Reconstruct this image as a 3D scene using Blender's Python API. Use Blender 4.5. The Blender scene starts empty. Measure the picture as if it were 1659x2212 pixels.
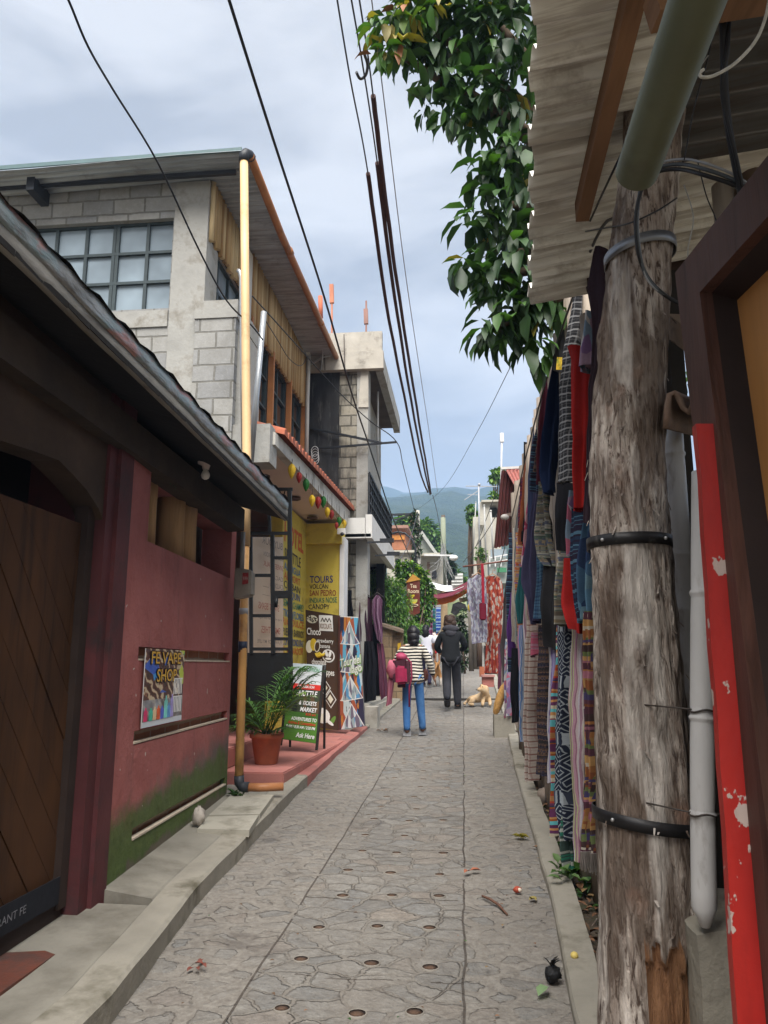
import bpy, bmesh, math, random
from mathutils import Vector, Matrix, noise as mnoise
random.seed(7)
R = math.radians
C = bpy.context.scene.collection
# ---------------------------------------------------------------- camera model: a pixel of the 1659x2212 view -> a point in the street
FL = 1661.6; CX, CY = 829.5, 1106.0; EYE = 1.5
PITCH = math.atan((1440 - 1106) / FL); YAW = math.atan((1003 - 829.5) * math.cos(PITCH) / FL)
_cp, _sp, _cy, _sy = math.cos(PITCH), math.sin(PITCH), math.cos(YAW), math.sin(YAW)
FW = Vector((-_sy * _cp, _cy * _cp, _sp)); RT = Vector((_cy, _sy, 0)); UP = Vector((_sy * _sp, -_cy * _sp, _cp))
EYEV = Vector((0, 0, EYE))
def ray(px, py): return FW * FL + RT * (px - CX) - UP * (py - CY)
def PY(px, py, Y): d = ray(px, py); return EYEV + d * (Y / d.y)
def PX(px, py, X): d = ray(px, py); return EYEV + d * (X / d.x)
def PZ(px, py, Z): d = ray(px, py); return EYEV + d * ((Z - EYE) / d.z)
def PV(px, py, x0, y0, dx, dy):
    d = ray(px, py); n = Vector((dy, -dx, 0)); t = (n.x * x0 + n.y * y0) / (n.x * d.x + n.y * d.y); return EYEV + d * t
def gz(y):
    if y < 0: return .018 * y
    return .018 * y + .0015 * y * y if y < 26 else 1.482 + .096 * (y - 26)
def PG(px, py, off=0):
    d = ray(px, py); y = .5
    while y < 90:
        t = y / d.y
        if EYE + d.z * t <= gz(y) + off: break
        y += .01
    return EYEV + d * t
def lerp(a, b, t): return a + (b - a) * t
def interp(tab, y):
    if y <= tab[0][0]: return tab[0][1]
    for (a, b), (c, d) in zip(tab, tab[1:]):
        if y <= c: return b + (d - b) * (y - a) / (c - a)
    return tab[-1][1]
# ---------------------------------------------------------------- mesh builder
class MB:
    def __init__(s): s.bm = bmesh.new(); s.mi = 0; s.uv = s.bm.loops.layers.uv.new('UVMap')
    def face(s, pts, mi=None, uvs=None):
        try: f = s.bm.faces.new([s.bm.verts.new(p) for p in pts])
        except ValueError: return None
        f.material_index = s.mi if mi is None else mi
        if uvs:
            for l, u in zip(f.loops, uvs): l[s.uv].uv = u
        return f
    def grid(s, pts, nu, nv, mi=None, uvs=None, smooth=True, closeu=False):
        vs = [s.bm.verts.new(p) for p in pts]; out = []
        for j in range(nv - 1):
            for i in range(nu if closeu else nu - 1):
                i2 = (i + 1) % nu; idx = (j * nu + i, j * nu + i2, (j + 1) * nu + i2, (j + 1) * nu + i)
                f = s.bm.faces.new([vs[k] for k in idx]); f.material_index = s.mi if mi is None else mi; f.smooth = smooth
                if uvs:
                    for l, k in zip(f.loops, idx): l[s.uv].uv = uvs[k]
                out.append(f)
        return vs
    def hexa(s, p, mi=None):
        v = [s.bm.verts.new(q) for q in p]
        for idx in ((3, 2, 1, 0), (4, 5, 6, 7), (0, 1, 5, 4), (1, 2, 6, 5), (2, 3, 7, 6), (3, 0, 4, 7)):
            f = s.bm.faces.new([v[k] for k in idx]); f.material_index = s.mi if mi is None else mi
    def box(s, x0, x1, y0, y1, z0, z1, mi=None):
        s.hexa([(x0, y0, z0), (x1, y0, z0), (x1, y1, z0), (x0, y1, z0), (x0, y0, z1), (x1, y0, z1), (x1, y1, z1), (x0, y1, z1)], mi)
    def slab(s, quad, nrm, mi=None):           # a quad given as 4 points, thickened along nrm
        n = Vector(nrm); q = [Vector(p) for p in quad]; s.hexa(q + [p + n for p in q], mi)
    def bar(s, a, b, w, h=None, up=(0, 0, 1), mi=None):
        a, b = Vector(a), Vector(b); h = h or w; d = (b - a).normalized(); u = Vector(up)
        if abs(d.dot(u)) > .98: u = Vector((0, 1, 0))
        r = d.cross(u).normalized() * (w / 2); u = r.cross(d).normalized() * (h / 2)
        s.hexa([a - r - u, a + r - u, a + r + u, a - r + u, b - r - u, b + r - u, b + r + u, b - r + u], mi)
    def tube(s, path, rad, seg=10, mi=None, cap=True, wob=0, squash=None):
        P = [Vector(p) for p in path]; n = len(P); rr = rad if isinstance(rad, (list, tuple)) else [rad] * n
        prev = None; rings = []
        for i in range(n):
            t = (P[min(i + 1, n - 1)] - P[max(i - 1, 0)]).normalized()
            if prev is None:
                u = Vector((0, 0, 1)) if abs(t.z) < .9 else Vector((1, 0, 0)); prev = (u - t * u.dot(t)).normalized()
            else: prev = (prev - t * prev.dot(t)).normalized()
            b = t.cross(prev); ring = []
            for k in range(seg):
                a = 2 * math.pi * k / seg; r = rr[i] * (1 + (random.uniform(-wob, wob) if wob else 0))
                ring.append(s.bm.verts.new(P[i] + (prev * math.cos(a) + b * math.sin(a)) * r))
            rings.append(ring)
        m = s.mi if mi is None else mi
        for i in range(n - 1):
            for k in range(seg):
                k2 = (k + 1) % seg; f = s.bm.faces.new((rings[i][k], rings[i][k2], rings[i + 1][k2], rings[i + 1][k])); f.material_index = m; f.smooth = True
        if cap:
            for ring in (rings[0], rings[-1]):
                f = s.bm.faces.new(ring); f.material_index = m
    def lathe(s, c, prof, seg=16, mi=None):
        c = Vector(c); rings = [[s.bm.verts.new(c + Vector((r * math.cos(2 * math.pi * k / seg), r * math.sin(2 * math.pi * k / seg), z))) for k in range(seg)] for r, z in prof]
        m = s.mi if mi is None else mi
        for i in range(len(prof) - 1):
            for k in range(seg):
                k2 = (k + 1) % seg; f = s.bm.faces.new((rings[i][k], rings[i][k2], rings[i + 1][k2], rings[i + 1][k])); f.material_index = m; f.smooth = True
        for ring in (rings[0], rings[-1]):
            try: f = s.bm.faces.new(ring); f.material_index = m
            except ValueError: pass
    def ball(s, c, r, seg=12, mi=None, jit=0):
        c = Vector(c); r = Vector(r) if not isinstance(r, (int, float)) else Vector((r, r, r)); n = seg // 2 + 1
        pts = []
        for j in range(n):
            th = math.pi * j / (n - 1)
            for k in range(seg):
                a = 2 * math.pi * k / seg; v = Vector((math.sin(th) * math.cos(a), math.sin(th) * math.sin(a), math.cos(th)))
                q = 1 + (jit * mnoise.noise(v * 2.1 + c * 3) if jit else 0)
                pts.append(c + Vector((v.x * r.x, v.y * r.y, v.z * r.z)) * q)
        s.grid(pts, seg, n, mi, closeu=True)
    def plate(s, pts, nrm, mi=None):           # n-gon outline thickened along nrm
        a = [s.bm.verts.new(p) for p in pts]; b = [s.bm.verts.new(Vector(p) + Vector(nrm)) for p in pts]; m = s.mi if mi is None else mi
        for vs in (a[::-1], b):
            try: s.bm.faces.new(vs).material_index = m
            except ValueError: pass
        n = len(a)
        for i in range(n): s.bm.faces.new((a[i], a[(i + 1) % n], b[(i + 1) % n], b[i])).material_index = m
    def wall(s, O, U, L, H, holes, N, mi=0, top=None):
        """front of a wall from O along unit U (length L), height H; holes (u0,u1,v0,v1,depth,back material or None); N points outward"""
        O, U, N = Vector(O), Vector(U), Vector(N); us = sorted({0, L, *[h[0] for h in holes], *[h[1] for h in holes]}); vs = sorted({0, H, *[h[2] for h in holes], *[h[3] for h in holes]})
        P = lambda u, v, d=0: O + U * u + Vector((0, 0, v)) - N * d
        def hole(u, v):
            for h in holes:
                if h[0] < u < h[1] and h[2] < v < h[3]: return h
        for a, b in zip(us, us[1:]):
            for c, d in zip(vs, vs[1:]):
                if not hole((a + b) / 2, (c + d) / 2): s.face([P(a, c), P(b, c), P(b, d), P(a, d)], mi)
        for h in holes:
            a, b, c, d, e, m = h[:6]; rm = h[6] if len(h) > 6 else mi
            s.face([P(a, c), P(a, c, e), P(a, d, e), P(a, d)], rm); s.face([P(b, c), P(b, d), P(b, d, e), P(b, c, e)], rm)
            s.face([P(a, c), P(b, c), P(b, c, e), P(a, c, e)], rm); s.face([P(a, d), P(a, d, e), P(b, d, e), P(b, d)], rm)
            if m is not None: s.face([P(a, c, e), P(b, c, e), P(b, d, e), P(a, d, e)], m)
    def jitter(s, amp, freq):
        for v in s.bm.verts: v.co += Vector((mnoise.noise(v.co * freq), mnoise.noise(v.co * freq + Vector((9, 3, 1))), mnoise.noise(v.co * freq + Vector((2, 7, 5))))) * amp
    def build(s, name, mats, parent=None, normals=True, weld=False):
        if weld: bmesh.ops.remove_doubles(s.bm, verts=s.bm.verts, dist=.0005)
        if normals: bmesh.ops.recalc_face_normals(s.bm, faces=s.bm.faces)
        me = bpy.data.meshes.new(name); s.bm.to_mesh(me); s.bm.free()
        for m in (mats if isinstance(mats, (list, tuple)) else [mats]): me.materials.append(m)
        return link(name, me, parent)
def wpos(o):
    p = Vector(o.location)
    while o.parent: o = o.parent; p += o.location
    return p
def link(name, me, parent=None):
    o = bpy.data.objects.new(name, me); C.objects.link(o)
    if parent:
        o.parent = parent; me.transform(Matrix.Translation(-wpos(parent)))
    elif len(me.vertices):
        co = [v.co for v in me.vertices]; c = Vector((sum(v.x for v in co) / len(co), sum(v.y for v in co) / len(co), min(v.z for v in co)))
        me.transform(Matrix.Translation(-c)); o.location = c
    return o
def thing(name, label, cat, loc=(0, 0, 0), group=None):
    o = bpy.data.objects.new(name, None); C.objects.link(o); o.location = loc; o.empty_display_size = .1
    o['label'] = label; o['category'] = cat
    if group: o['group'] = group
    return o
def tag(o, label, cat, group=None):
    o['label'] = label; o['category'] = cat
    if group: o['group'] = group
    return o
def struct(o): o['kind'] = 'structure'; return o
def copy_tree(o, parent=None):
    c = o.copy(); C.objects.link(c)
    if parent: c.parent = parent
    for ch in list(o.children): copy_tree(ch, c)
    return c
def text_mesh(txt, size, font_shear=0, bold=0):
    cu = bpy.data.curves.new('t', 'FONT'); cu.body = txt; cu.size = size; cu.shear = font_shear; cu.offset = bold; cu.resolution_u = 3
    o = bpy.data.objects.new('t', cu); C.objects.link(o); bpy.context.view_layer.update()
    me = bpy.data.meshes.new_from_object(o.evaluated_get(bpy.context.evaluated_depsgraph_get()))
    C.objects.unlink(o); bpy.data.objects.remove(o); return me
def letter(mb, txt, O, U, V, width=None, height=.1, mi=0, shear=0, bold=0, lift=.003, center=False, mirror=False, wob=0):
    """writes txt into mb: baseline start O, reading direction U, up V (unit vectors); width scales the line to fit"""
    me = text_mesh(txt, 1.0, shear, bold)
    if not len(me.vertices): return
    xs = [v.co.x for v in me.vertices]; ys = [v.co.y for v in me.vertices]; w = max(xs) - min(xs); x0 = min(xs)
    sy = height / .7; sx = (width / w) if width else sy
    O, U, V = Vector(O), Vector(U), Vector(V); n = U.cross(V).normalized()
    if mirror: n = -n
    off = -(w * sx) / 2 if center else 0
    wv = lambda c: (wob * mnoise.noise(Vector((c.x * 1.3, c.y * .8, len(txt)))), wob * mnoise.noise(Vector((c.x * 1.1, c.y * .8, len(txt) + 9)))) if wob else (0, 0)
    vs = [mb.bm.verts.new(O + U * ((v.co.x + wv(v.co)[0] - x0) * sx + off) + V * ((v.co.y + wv(v.co)[1]) * sy) + n * lift) for v in me.vertices]
    for p in me.polygons:
        try: f = mb.bm.faces.new([vs[i] for i in p.vertices]); f.material_index = mi
        except ValueError: pass
    bpy.data.meshes.remove(me)
# ---------------------------------------------------------------- materials
class NT:
    def __init__(s, name):
        s.m = bpy.data.materials.new(name); s.m.use_nodes = True; s.t = s.m.node_tree; s.N = s.t.nodes; s.b = s.N['Principled BSDF']
    def n(s, typ, _out=0, _props=None, **kw):
        d = s.N.new('ShaderNode' + typ)
        for k, v in (_props or {}).items(): setattr(d, k, v)
        for k, v in kw.items():
            i = d.inputs[int(k[1:])] if k[0] == 'i' and k[1:].isdigit() else d.inputs[k.replace('_', ' ')]
            s.set(i, v)
        return d.outputs[_out]
    def set(s, i, v):
        if isinstance(v, bpy.types.NodeSocket): s.t.links.new(v, i)
        else: i.default_value = v
    def pos(s): return s.n('NewGeometry')
    def uv(s): return s.n('TexCoord', _out=2)
    def math(s, op, a, b=0.0, c=0.0, clamp=False): return s.n('Math', _props=dict(operation=op, use_clamp=clamp), i0=a, i1=b, i2=c)
    def vmath(s, op, a, b=(0, 0, 0)): return s.n('VectorMath', _props=dict(operation=op), i0=a, i1=b)
    def mapping(s, v, scale=(1, 1, 1), rot=(0, 0, 0), loc=(0, 0, 0)): return s.n('Mapping', Vector=v, Scale=scale, Rotation=rot, Location=loc)
    def noise(s, v, scale=5, detail=4, rough=.55, dist=0): return s.n('TexNoise', Vector=v, Scale=scale, Detail=detail, Roughness=rough, Distortion=dist)
    def ramp(s, f, stops, interp='LINEAR'):
        d = s.N.new('ShaderNodeValToRGB'); s.t.links.new(f, d.inputs[0]); cr = d.color_ramp; cr.interpolation = interp
        while len(cr.elements) < len(stops): cr.elements.new(.5)
        for e, (p, c) in zip(cr.elements, stops): e.position = p; e.color = (*c[:3], 1) if not isinstance(c, (int, float)) else (c, c, c, 1)
        return d.outputs[0]
    def mix(s, f, a, b, mode='MIX'):
        d = s.N.new('ShaderNodeMix'); d.data_type = 'RGBA'; d.blend_type = mode
        for i, v in ((d.inputs[0], f), (d.inputs[6], a), (d.inputs[7], b)):
            if isinstance(v, tuple) and len(v) == 3: v = (*v, 1)
            s.set(i, v)
        return d.outputs[2]
    def sep(s, v): d = s.N.new('ShaderNodeSeparateXYZ'); s.t.links.new(v, d.inputs[0]); return d.outputs
    def comb(s, x=0.0, y=0.0, z=0.0): return s.n('CombineXYZ', X=x, Y=y, Z=z)
    def bump(s, h, strength=.3, dist=.02, normal=None):
        d = s.N.new('ShaderNodeBump'); s.t.links.new(h, d.inputs['Height']); d.inputs['Strength'].default_value = strength; d.inputs['Distance'].default_value = dist
        if normal: s.t.links.new(normal, d.inputs['Normal'])
        return d.outputs[0]
    def out(s, col=None, rough=.8, normal=None, metal=0, spec=.3):
        if col is not None: s.set(s.b.inputs['Base Color'], (*col, 1) if isinstance(col, tuple) and len(col) == 3 else col)
        s.set(s.b.inputs['Roughness'], rough); s.set(s.b.inputs['Metallic'], metal); s.set(s.b.inputs['Specular IOR Level'], spec)
        if normal: s.t.links.new(normal, s.b.inputs['Normal'])
        return s.m
MC = {}
def sc(c, k): return tuple(max(0, min(1, x * k)) for x in c)
def M(col, rough=.8, var=.18, scale=5, bump=.15, bscale=60, metal=0, spec=.3, dirt=None, damt=.5, dscale=2.5, stretch=(1, 1, 1), bdist=.01):
    key = ('M', col, rough, var, scale, bump, bscale, metal, spec, dirt, damt, dscale, stretch)
    if key in MC: return MC[key]
    t = NT('surface'); p = t.mapping(t.pos(), scale=stretch)
    c = t.ramp(t.noise(p, scale, 5), [(.25, sc(col, 1 - var)), (.5, col), (.75, sc(col, 1 + var))])
    if dirt: c = t.mix(t.ramp(t.noise(p, dscale, 6, .65), [(.62 - .3 * damt, 0.0), (.82 - .3 * damt, 1.0)]), c, dirt)
    n = t.bump(t.noise(p, bscale, 4, .6), bump, bdist) if bump else None
    MC[key] = t.out(c, rough, n, metal, spec); return MC[key]
def glass(col=(.02, .03, .035), rough=.06):
    t = NT('window_glass'); c = t.ramp(t.noise(t.pos(), 1.2, 3), [(.35, sc(col, .7)), (.65, sc(col, 1.3))]); return t.out(c, rough, None, 0, .6)
def wood(col, axis='z', dark=.5, sc_=1.0, rough=.75, bump=.35):
    t = NT('wood'); s_ = {'x': (1.2, 14, 14), 'y': (14, 1.2, 14), 'z': (14, 14, 1.2)}[axis]; s_ = tuple(a * sc_ for a in s_)
    p = t.mapping(t.pos(), scale=s_); f = t.noise(p, 1.0, 6, .65, .6); g = t.noise(t.pos(), 1.7, 3)
    c = t.ramp(f, [(.25, sc(col, dark)), (.5, col), (.78, sc(col, 1.25))]); c = t.mix(t.ramp(g, [(.3, .0), (.7, .55)]), c, sc(col, dark * 1.1))
    return t.out(c, rough, t.bump(f, bump, .01), 0, .25)
def textile(palette, mode='h', period=.35, bands=14, seed=1, weave=True, wob=.006, accent=None):
    """woven cloth on UV metres: 'h' bands across, 'v' bands along, 'plaid', 'ikat' (broken rows), 'plain', 'diamond', 'blotch'"""
    rnd = random.Random(seed); t = NT('woven_cloth'); uv = t.uv(); x, y, _ = t.sep(uv)
    wobn = t.math('MULTIPLY', t.math('SUBTRACT', t.noise(uv, 9, 2), .5), wob * 4); x = t.math('ADD', x, wobn); y = t.math('ADD', y, wobn)
    def bandset(coord, per, nb, pal):
        st = []; pos_ = 0.0
        ws = [rnd.choice([.4, .6, 1, 1, 1.6, 2.2]) for _ in range(nb)]; tot = sum(ws); last = None
        for w in ws:
            c = rnd.choice([q for q in pal if q != last] or pal); last = c; st.append((pos_, sc(c, rnd.uniform(.8, 1.15)))); pos_ += w / tot
        return t.ramp(t.math('FRACT', t.math('DIVIDE', coord, per)), st[:30], 'CONSTANT')
    if mode == 'plain': c = t.ramp(t.noise(uv, 3, 4), [(.3, sc(palette[0], .75)), (.7, sc(palette[0], 1.2))])
    elif mode == 'h': c = bandset(y, period, bands, palette)
    elif mode == 'v': c = bandset(x, period, bands, palette)
    elif mode == 'plaid': c = t.mix(.5, bandset(x, period, bands, palette), bandset(y, period, bands, palette))
    elif mode == 'ikat':
        a = bandset(y, period, bands, palette); b = bandset(t.math('ADD', y, .13), period, bands, palette)
        k = t.math('GREATER_THAN', t.math('FRACT', t.math('MULTIPLY', x, 26.0)), t.ramp(t.math('FRACT', t.math('DIVIDE', y, period * .37)), [(0, .25), (.3, .9), (.5, .5), (.8, 1.0)], 'CONSTANT')); c = t.mix(k, a, b)
    elif mode == 'check':
        a = t.math('GREATER_THAN', t.math('FRACT', t.math('MULTIPLY', x, 1 / period)), .78); b = t.math('GREATER_THAN', t.math('FRACT', t.math('MULTIPLY', y, 1 / period)), .78)
        b2 = t.math('GREATER_THAN', t.math('FRACT', t.math('MULTIPLY', y, 2 / period)), .85)
        c = t.mix(t.math('MULTIPLY', b2, .25), palette[0], palette[1]); c = t.mix(t.math('MULTIPLY', a, .35), c, palette[1]); c = t.mix(t.math('MULTIPLY', b, .8), c, palette[1])
    elif mode == 'diamond':
        fx = t.math('ABSOLUTE', t.math('SUBTRACT', t.math('FRACT', t.math('DIVIDE', x, period)), .5)); fy = t.math('ABSOLUTE', t.math('SUBTRACT', t.math('FRACT', t.math('DIVIDE', y, period * 1.6)), .5))
        d = t.math('FRACT', t.math('MULTIPLY', t.math('ADD', fx, fy), 4.0)); c = t.mix(t.math('GREATER_THAN', d, .72), palette[0], palette[1]); c = t.mix(t.math('GREATER_THAN', t.math('FRACT', t.math('DIVIDE', y, period * 4.8)), .8), c, bandset(x, .07, 5, palette))
    else:
        v = t.n('TexVoronoi', _out=1, Vector=t.mapping(uv, scale=(1, .55, 1)), Scale=1 / period); r_, g_, b_ = t.sep(v)
        st = [(i / len(palette), q) for i, q in enumerate(palette)]; c = t.ramp(r_, st, 'CONSTANT')
    if weave: c = t.mix(t.math('MULTIPLY', t.noise(t.mapping(uv, scale=(1, 1, 1)), 90, 2), .5), c, t.mix(1.0, c, (.45, .45, .45), 'MULTIPLY'))
    h = t.noise(uv, 180, 2)
    return t.out(c, .95, t.bump(h, .25, .004), 0, .1)
def corrugate(name_col, rust=(.09, .04, .02), rough=.45, metal=.6, axis='y', damt=.45):
    t = NT('corrugated_metal'); p = t.pos(); st = {'y': (6, 1.2, 6), 'x': (1.2, 6, 6), 'z': (6, 6, 1.2)}[axis]
    c = t.ramp(t.noise(t.mapping(p, scale=st), 1.3, 5, .6), [(.3, sc(name_col, .7)), (.7, sc(name_col, 1.2))])
    s2 = {'y': (30, .8, 30), 'x': (.8, 30, 2), 'z': (30, 30, .8)}[axis]; c = t.mix(t.ramp(t.noise(t.mapping(p, scale=s2), 1.0, 5, .7), [(.42, .6), (.54, 0.0)]), c, sc(rust, 1.15))
    k = t.ramp(t.noise(p, 3.3, 7, .7), [(.58 - .2 * damt, 0.0), (.8 - .2 * damt, 1.0)]); c = t.mix(k, c, rust)
    return t.out(c, rough, t.bump(t.noise(p, 30, 4), .12, .01), metal, .4)
# ================================================================ world, light, camera
scn = bpy.context.scene
W = bpy.data.worlds.new('World'); scn.world = W; W.use_nodes = True
nt = W.node_tree; nn = nt.nodes; bg = nn['Background']
sky = nn.new('ShaderNodeTexSky'); sky.sky_type = 'NISHITA'; sky.sun_disc = False; sky.sun_elevation = R(60); sky.sun_rotation = R(176)
tc = nn.new('ShaderNodeTexCoord'); mp = nn.new('ShaderNodeMapping'); mp.inputs['Scale'].default_value = (1, 1, 3.4); mp.inputs['Location'].default_value = (1.3, 4.4, .9)
nt.links.new(tc.outputs['Generated'], mp.inputs[0])
n1 = nn.new('ShaderNodeTexNoise'); n1.inputs['Scale'].default_value = 2.9; n1.inputs['Detail'].default_value = 10; n1.inputs['Roughness'].default_value = .52; n1.inputs['Distortion'].default_value = .5
nt.links.new(mp.outputs[0], n1.inputs['Vector'])
cr = nn.new('ShaderNodeValToRGB'); nt.links.new(n1.outputs[0], cr.inputs[0]); e = cr.color_ramp.elements
e[0].position = .39; e[0].color = (.72, .725, .735, 1); e[1].position = .63; e[1].color = (1.28, 1.265, 1.25, 1)
mxs = nn.new('ShaderNodeMix'); mxs.data_type = 'RGBA'; mxs.inputs[0].default_value = .99
nt.links.new(sky.outputs[0], mxs.inputs[6]); nt.links.new(cr.outputs[0], mxs.inputs[7]); nt.links.new(mxs.outputs[2], bg.inputs[0]); bg.inputs[1].default_value = .1
sl = bpy.data.lights.new('sun', 'SUN'); sl.energy = 1.5; sl.angle = R(50); sl.color = (1, .965, .91)
so = bpy.data.objects.new('sun', sl); C.objects.link(so); so.rotation_euler = (R(30), 0, R(4)); so.location = (0, 0, 30)
sky.sun_rotation = R(176)
cd = bpy.data.cameras.new('camera'); cam = bpy.data.objects.new('camera', cd); C.objects.link(cam); scn.camera = cam
cd.sensor_fit = 'VERTICAL'; cd.sensor_height = 36; cd.lens = FL / 2212 * 36; cd.clip_start = .05; cd.clip_end = 6000
cam.location = EYEV; cam.rotation_euler = (R(90) + PITCH, 0, YAW)
scn.view_settings.view_transform = 'Standard'; scn.view_settings.look = 'None'; scn.view_settings.gamma = 1; scn.view_settings.exposure = 2.75
scn.cycles.max_bounces = 8; scn.cycles.diffuse_bounces = 4; scn.cycles.volume_bounces = 1; scn.cycles.use_denoising = True; scn.cycles.transparent_max_bounces = 12
scn.cycles.sample_clamp_indirect = 6
# ================================================================ road, kerbs, sidewalks
LK = [(-2, -1.45), (3.35, -1.47), (4.8, -1.6), (8.2, -1.69), (10.2, -1.69), (12.8, -1.61), (17.7, -1.39), (25, -1.25), (60, -1.2)]
RK = [(-2, .35), (3.5, .41), (5, .48), (8.6, .54), (14, .68), (25, .8), (60, .85)]
lk = lambda y: interp(LK, y); rk = lambda y: interp(RK, y)
GRASS = lambda y: gz(y)
YS = [-2 + .12 * i for i in range(0, 190)] + [21 + .5 * i for i in range(80)]
def road_mat():
    t = NT('cobbled_road'); p = t.pos(); x, y, z = t.sep(p)
    nv = t.n('TexNoise', _out=1, Vector=p, Scale=4.0, Detail=5.0, Roughness=.6); q = t.vmath('ADD', p, t.vmath('MULTIPLY', t.vmath('SUBTRACT', nv, (.5, .5, .5)), (.17, .17, 0)))
    q2 = t.n('Mapping', Vector=q, Scale=(1, 1, 0))
    big = t.n('TexVoronoi', _props=dict(feature='DISTANCE_TO_EDGE', voronoi_dimensions='2D'), Vector=t.mapping(q2, scale=(5.2, 6.6, 1)), Scale=1.0)
    cell = t.n('TexVoronoi', _out=1, _props=dict(voronoi_dimensions='2D'), Vector=t.mapping(q2, scale=(5.2, 6.6, 1)), Scale=1.0)
    cr_, cg_, cb_ = t.sep(cell)
    rough_n = t.noise(p, 3.2, 6, .6); fine = t.noise(p, 46, 4, .6); mid = t.noise(p, 13, 5, .65)
    # the middle lane lies between two saw-cut grooves
    gl = t.math('ADD', -1.02, t.math('MULTIPLY', y, .004)); dl = t.math('SUBTRACT', x, gl); dr = t.math('ADD', x, t.math('ADD', .03, t.math('MULTIPLY', t.math('SUBTRACT', t.noise(t.comb(y=y), 2.0, 2), .5), .05)))
    lane = t.math('MULTIPLY', t.math('GREATER_THAN', dl, 0), t.math('LESS_THAN', dr, 0))
    groove = t.math('MAXIMUM', t.math('LESS_THAN', t.math('ABSOLUTE', dl), .006), t.math('LESS_THAN', t.math('ABSOLUTE', dr), .006))
    groove = t.math('MULTIPLY', groove, t.math('GREATER_THAN', t.noise(p, 2.6, 3), .4))
    cross = t.math('LESS_THAN', t.math('ABSOLUTE', t.math('SUBTRACT', t.math('FRACT', t.math('ADD', t.math('DIVIDE', y, 1.12), t.math('MULTIPLY', mid, .05))), .5)), .006)
    cross = t.math('MULTIPLY', cross, t.math('MULTIPLY', lane, t.math('GREATER_THAN', t.noise(p, 4.0, 3), .46)))
    # stones: tight in the lane, sunk in mortar beside it
    edge_l = t.math('ADD', .015, t.math('MULTIPLY', mid, .05)); edge_s = t.math('ADD', .05, t.math('MULTIPLY', mid, .3))
    edge = t.math('ADD', t.math('MULTIPLY', lane, edge_l), t.math('MULTIPLY', t.math('SUBTRACT', 1.0, lane), edge_s))
    k = t.math('DIVIDE', t.math('SUBTRACT', big, edge), .05, clamp=True)
    smear = t.ramp(t.noise(t.mapping(p, loc=(7, 2, 0)), 2.3, 5, .65), [(.4, .1), (.64, .95)])
    crack = t.math('MULTIPLY', t.math('LESS_THAN', t.math('ABSOLUTE', t.math('SUBTRACT', big, edge)), t.math('MULTIPLY', t.noise(p, 7, 3), .036)), t.math('GREATER_THAN', t.noise(p, 6.5, 4), .52))
    stone = t.mix(t.math('MULTIPLY', cr_, .9), (.175, .172, .165), (.275, .26, .235)); stone = t.mix(t.math('MULTIPLY', t.math('GREATER_THAN', cg_, .75), .4), stone, (.18, .19, .195)); stone = t.mix(t.math('MULTIPLY', t.math('GREATER_THAN', cb_, .8), .5), stone, (.25, .2, .16)); stone = t.mix(t.ramp(t.noise(p, 28, 5, .7), [(.35, .4), (.6, 0.0)]), stone, (.12, .108, .095))
    mort = t.mix(rough_n, (.2, .186, .165), (.29, .268, .236)); mort = t.mix(t.math('MULTIPLY', lane, .6), mort, (.21, .195, .172)); mort = t.mix(t.ramp(t.noise(p, 34, 4, .7), [(.38, .45), (.6, 0.0)]), mort, (.12, .1, .085))
    c = t.mix(t.math('MULTIPLY', k, t.math('ADD', .25, t.math('MULTIPLY', smear, .75))), mort, stone)
    c = t.mix(t.math('MULTIPLY', crack, t.ramp(t.noise(p, 3.3, 3), [(.43, .05), (.67, .65)])), c, (.055, .043, .035)); c = t.mix(t.math('MULTIPLY', t.math('MAXIMUM', groove, cross), .85), c, (.05, .038, .03))
    c = t.mix(t.ramp(mid, [(.35, .5), (.62, 0.0)]), c, t.mix(1.0, c, (.55, .52, .5), 'MULTIPLY')); c = t.mix(t.ramp(fine, [(.3, .35), (.6, 0.0)]), c, (.1, .09, .08))
    c = t.mix(t.ramp(t.noise(t.mapping(p, loc=(4.2, 1.3, 0)), .9, 5, .6), [(.58, 0.0), (.72, .5)]), c, (.16, .14, .12))
    damp = t.ramp(t.noise(t.mapping(p, loc=(.35, 8.1, 0)), 1.5, 4, .6), [(.62, 0.0), (.68, 1.0)]); c = t.mix(t.math('MULTIPLY', damp, .45), c, (.07, .06, .055))
    h = t.math('ADD', t.math('MULTIPLY', t.math('MULTIPLY', t.math('POWER', k, .6), smear), .95), t.math('ADD', t.math('MULTIPLY', mid, .5), t.math('MULTIPLY', fine, .16)))
    h = t.math('SUBTRACT', h, t.math('MULTIPLY', t.math('MAXIMUM', t.math('MAXIMUM', groove, cross), t.math('MULTIPLY', crack, t.math('ADD', .08, t.math('MULTIPLY', lane, .5)))), .9))
    return t.out(c, t.math('SUBTRACT', .82, t.math('MULTIPLY', damp, .35)), t.bump(h, .9, .026), 0, .3)
ROADM = road_mat()
mb = MB(); pts = []; NU = 46
def roadz(x, y):
    a, b = lk(y) - .03, rk(y) + .03; return gz(y) + .018 * mnoise.noise(Vector((x * 1.6, y * 1.6, 0))) + .009 * mnoise.noise(Vector((x * 5, y * 5, 3))) - .02 * (1 - abs(2 * (x - a) / (b - a) - 1))
for y in YS:
    a, b = lk(y) - .03, rk(y) + .03
    for i in range(NU):
        x = lerp(a, b, i / (NU - 1)); pts.append((x, y, roadz(x, y)))
mb.grid(pts, NU, len(YS)); struct(mb.build('road', ROADM))
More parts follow.
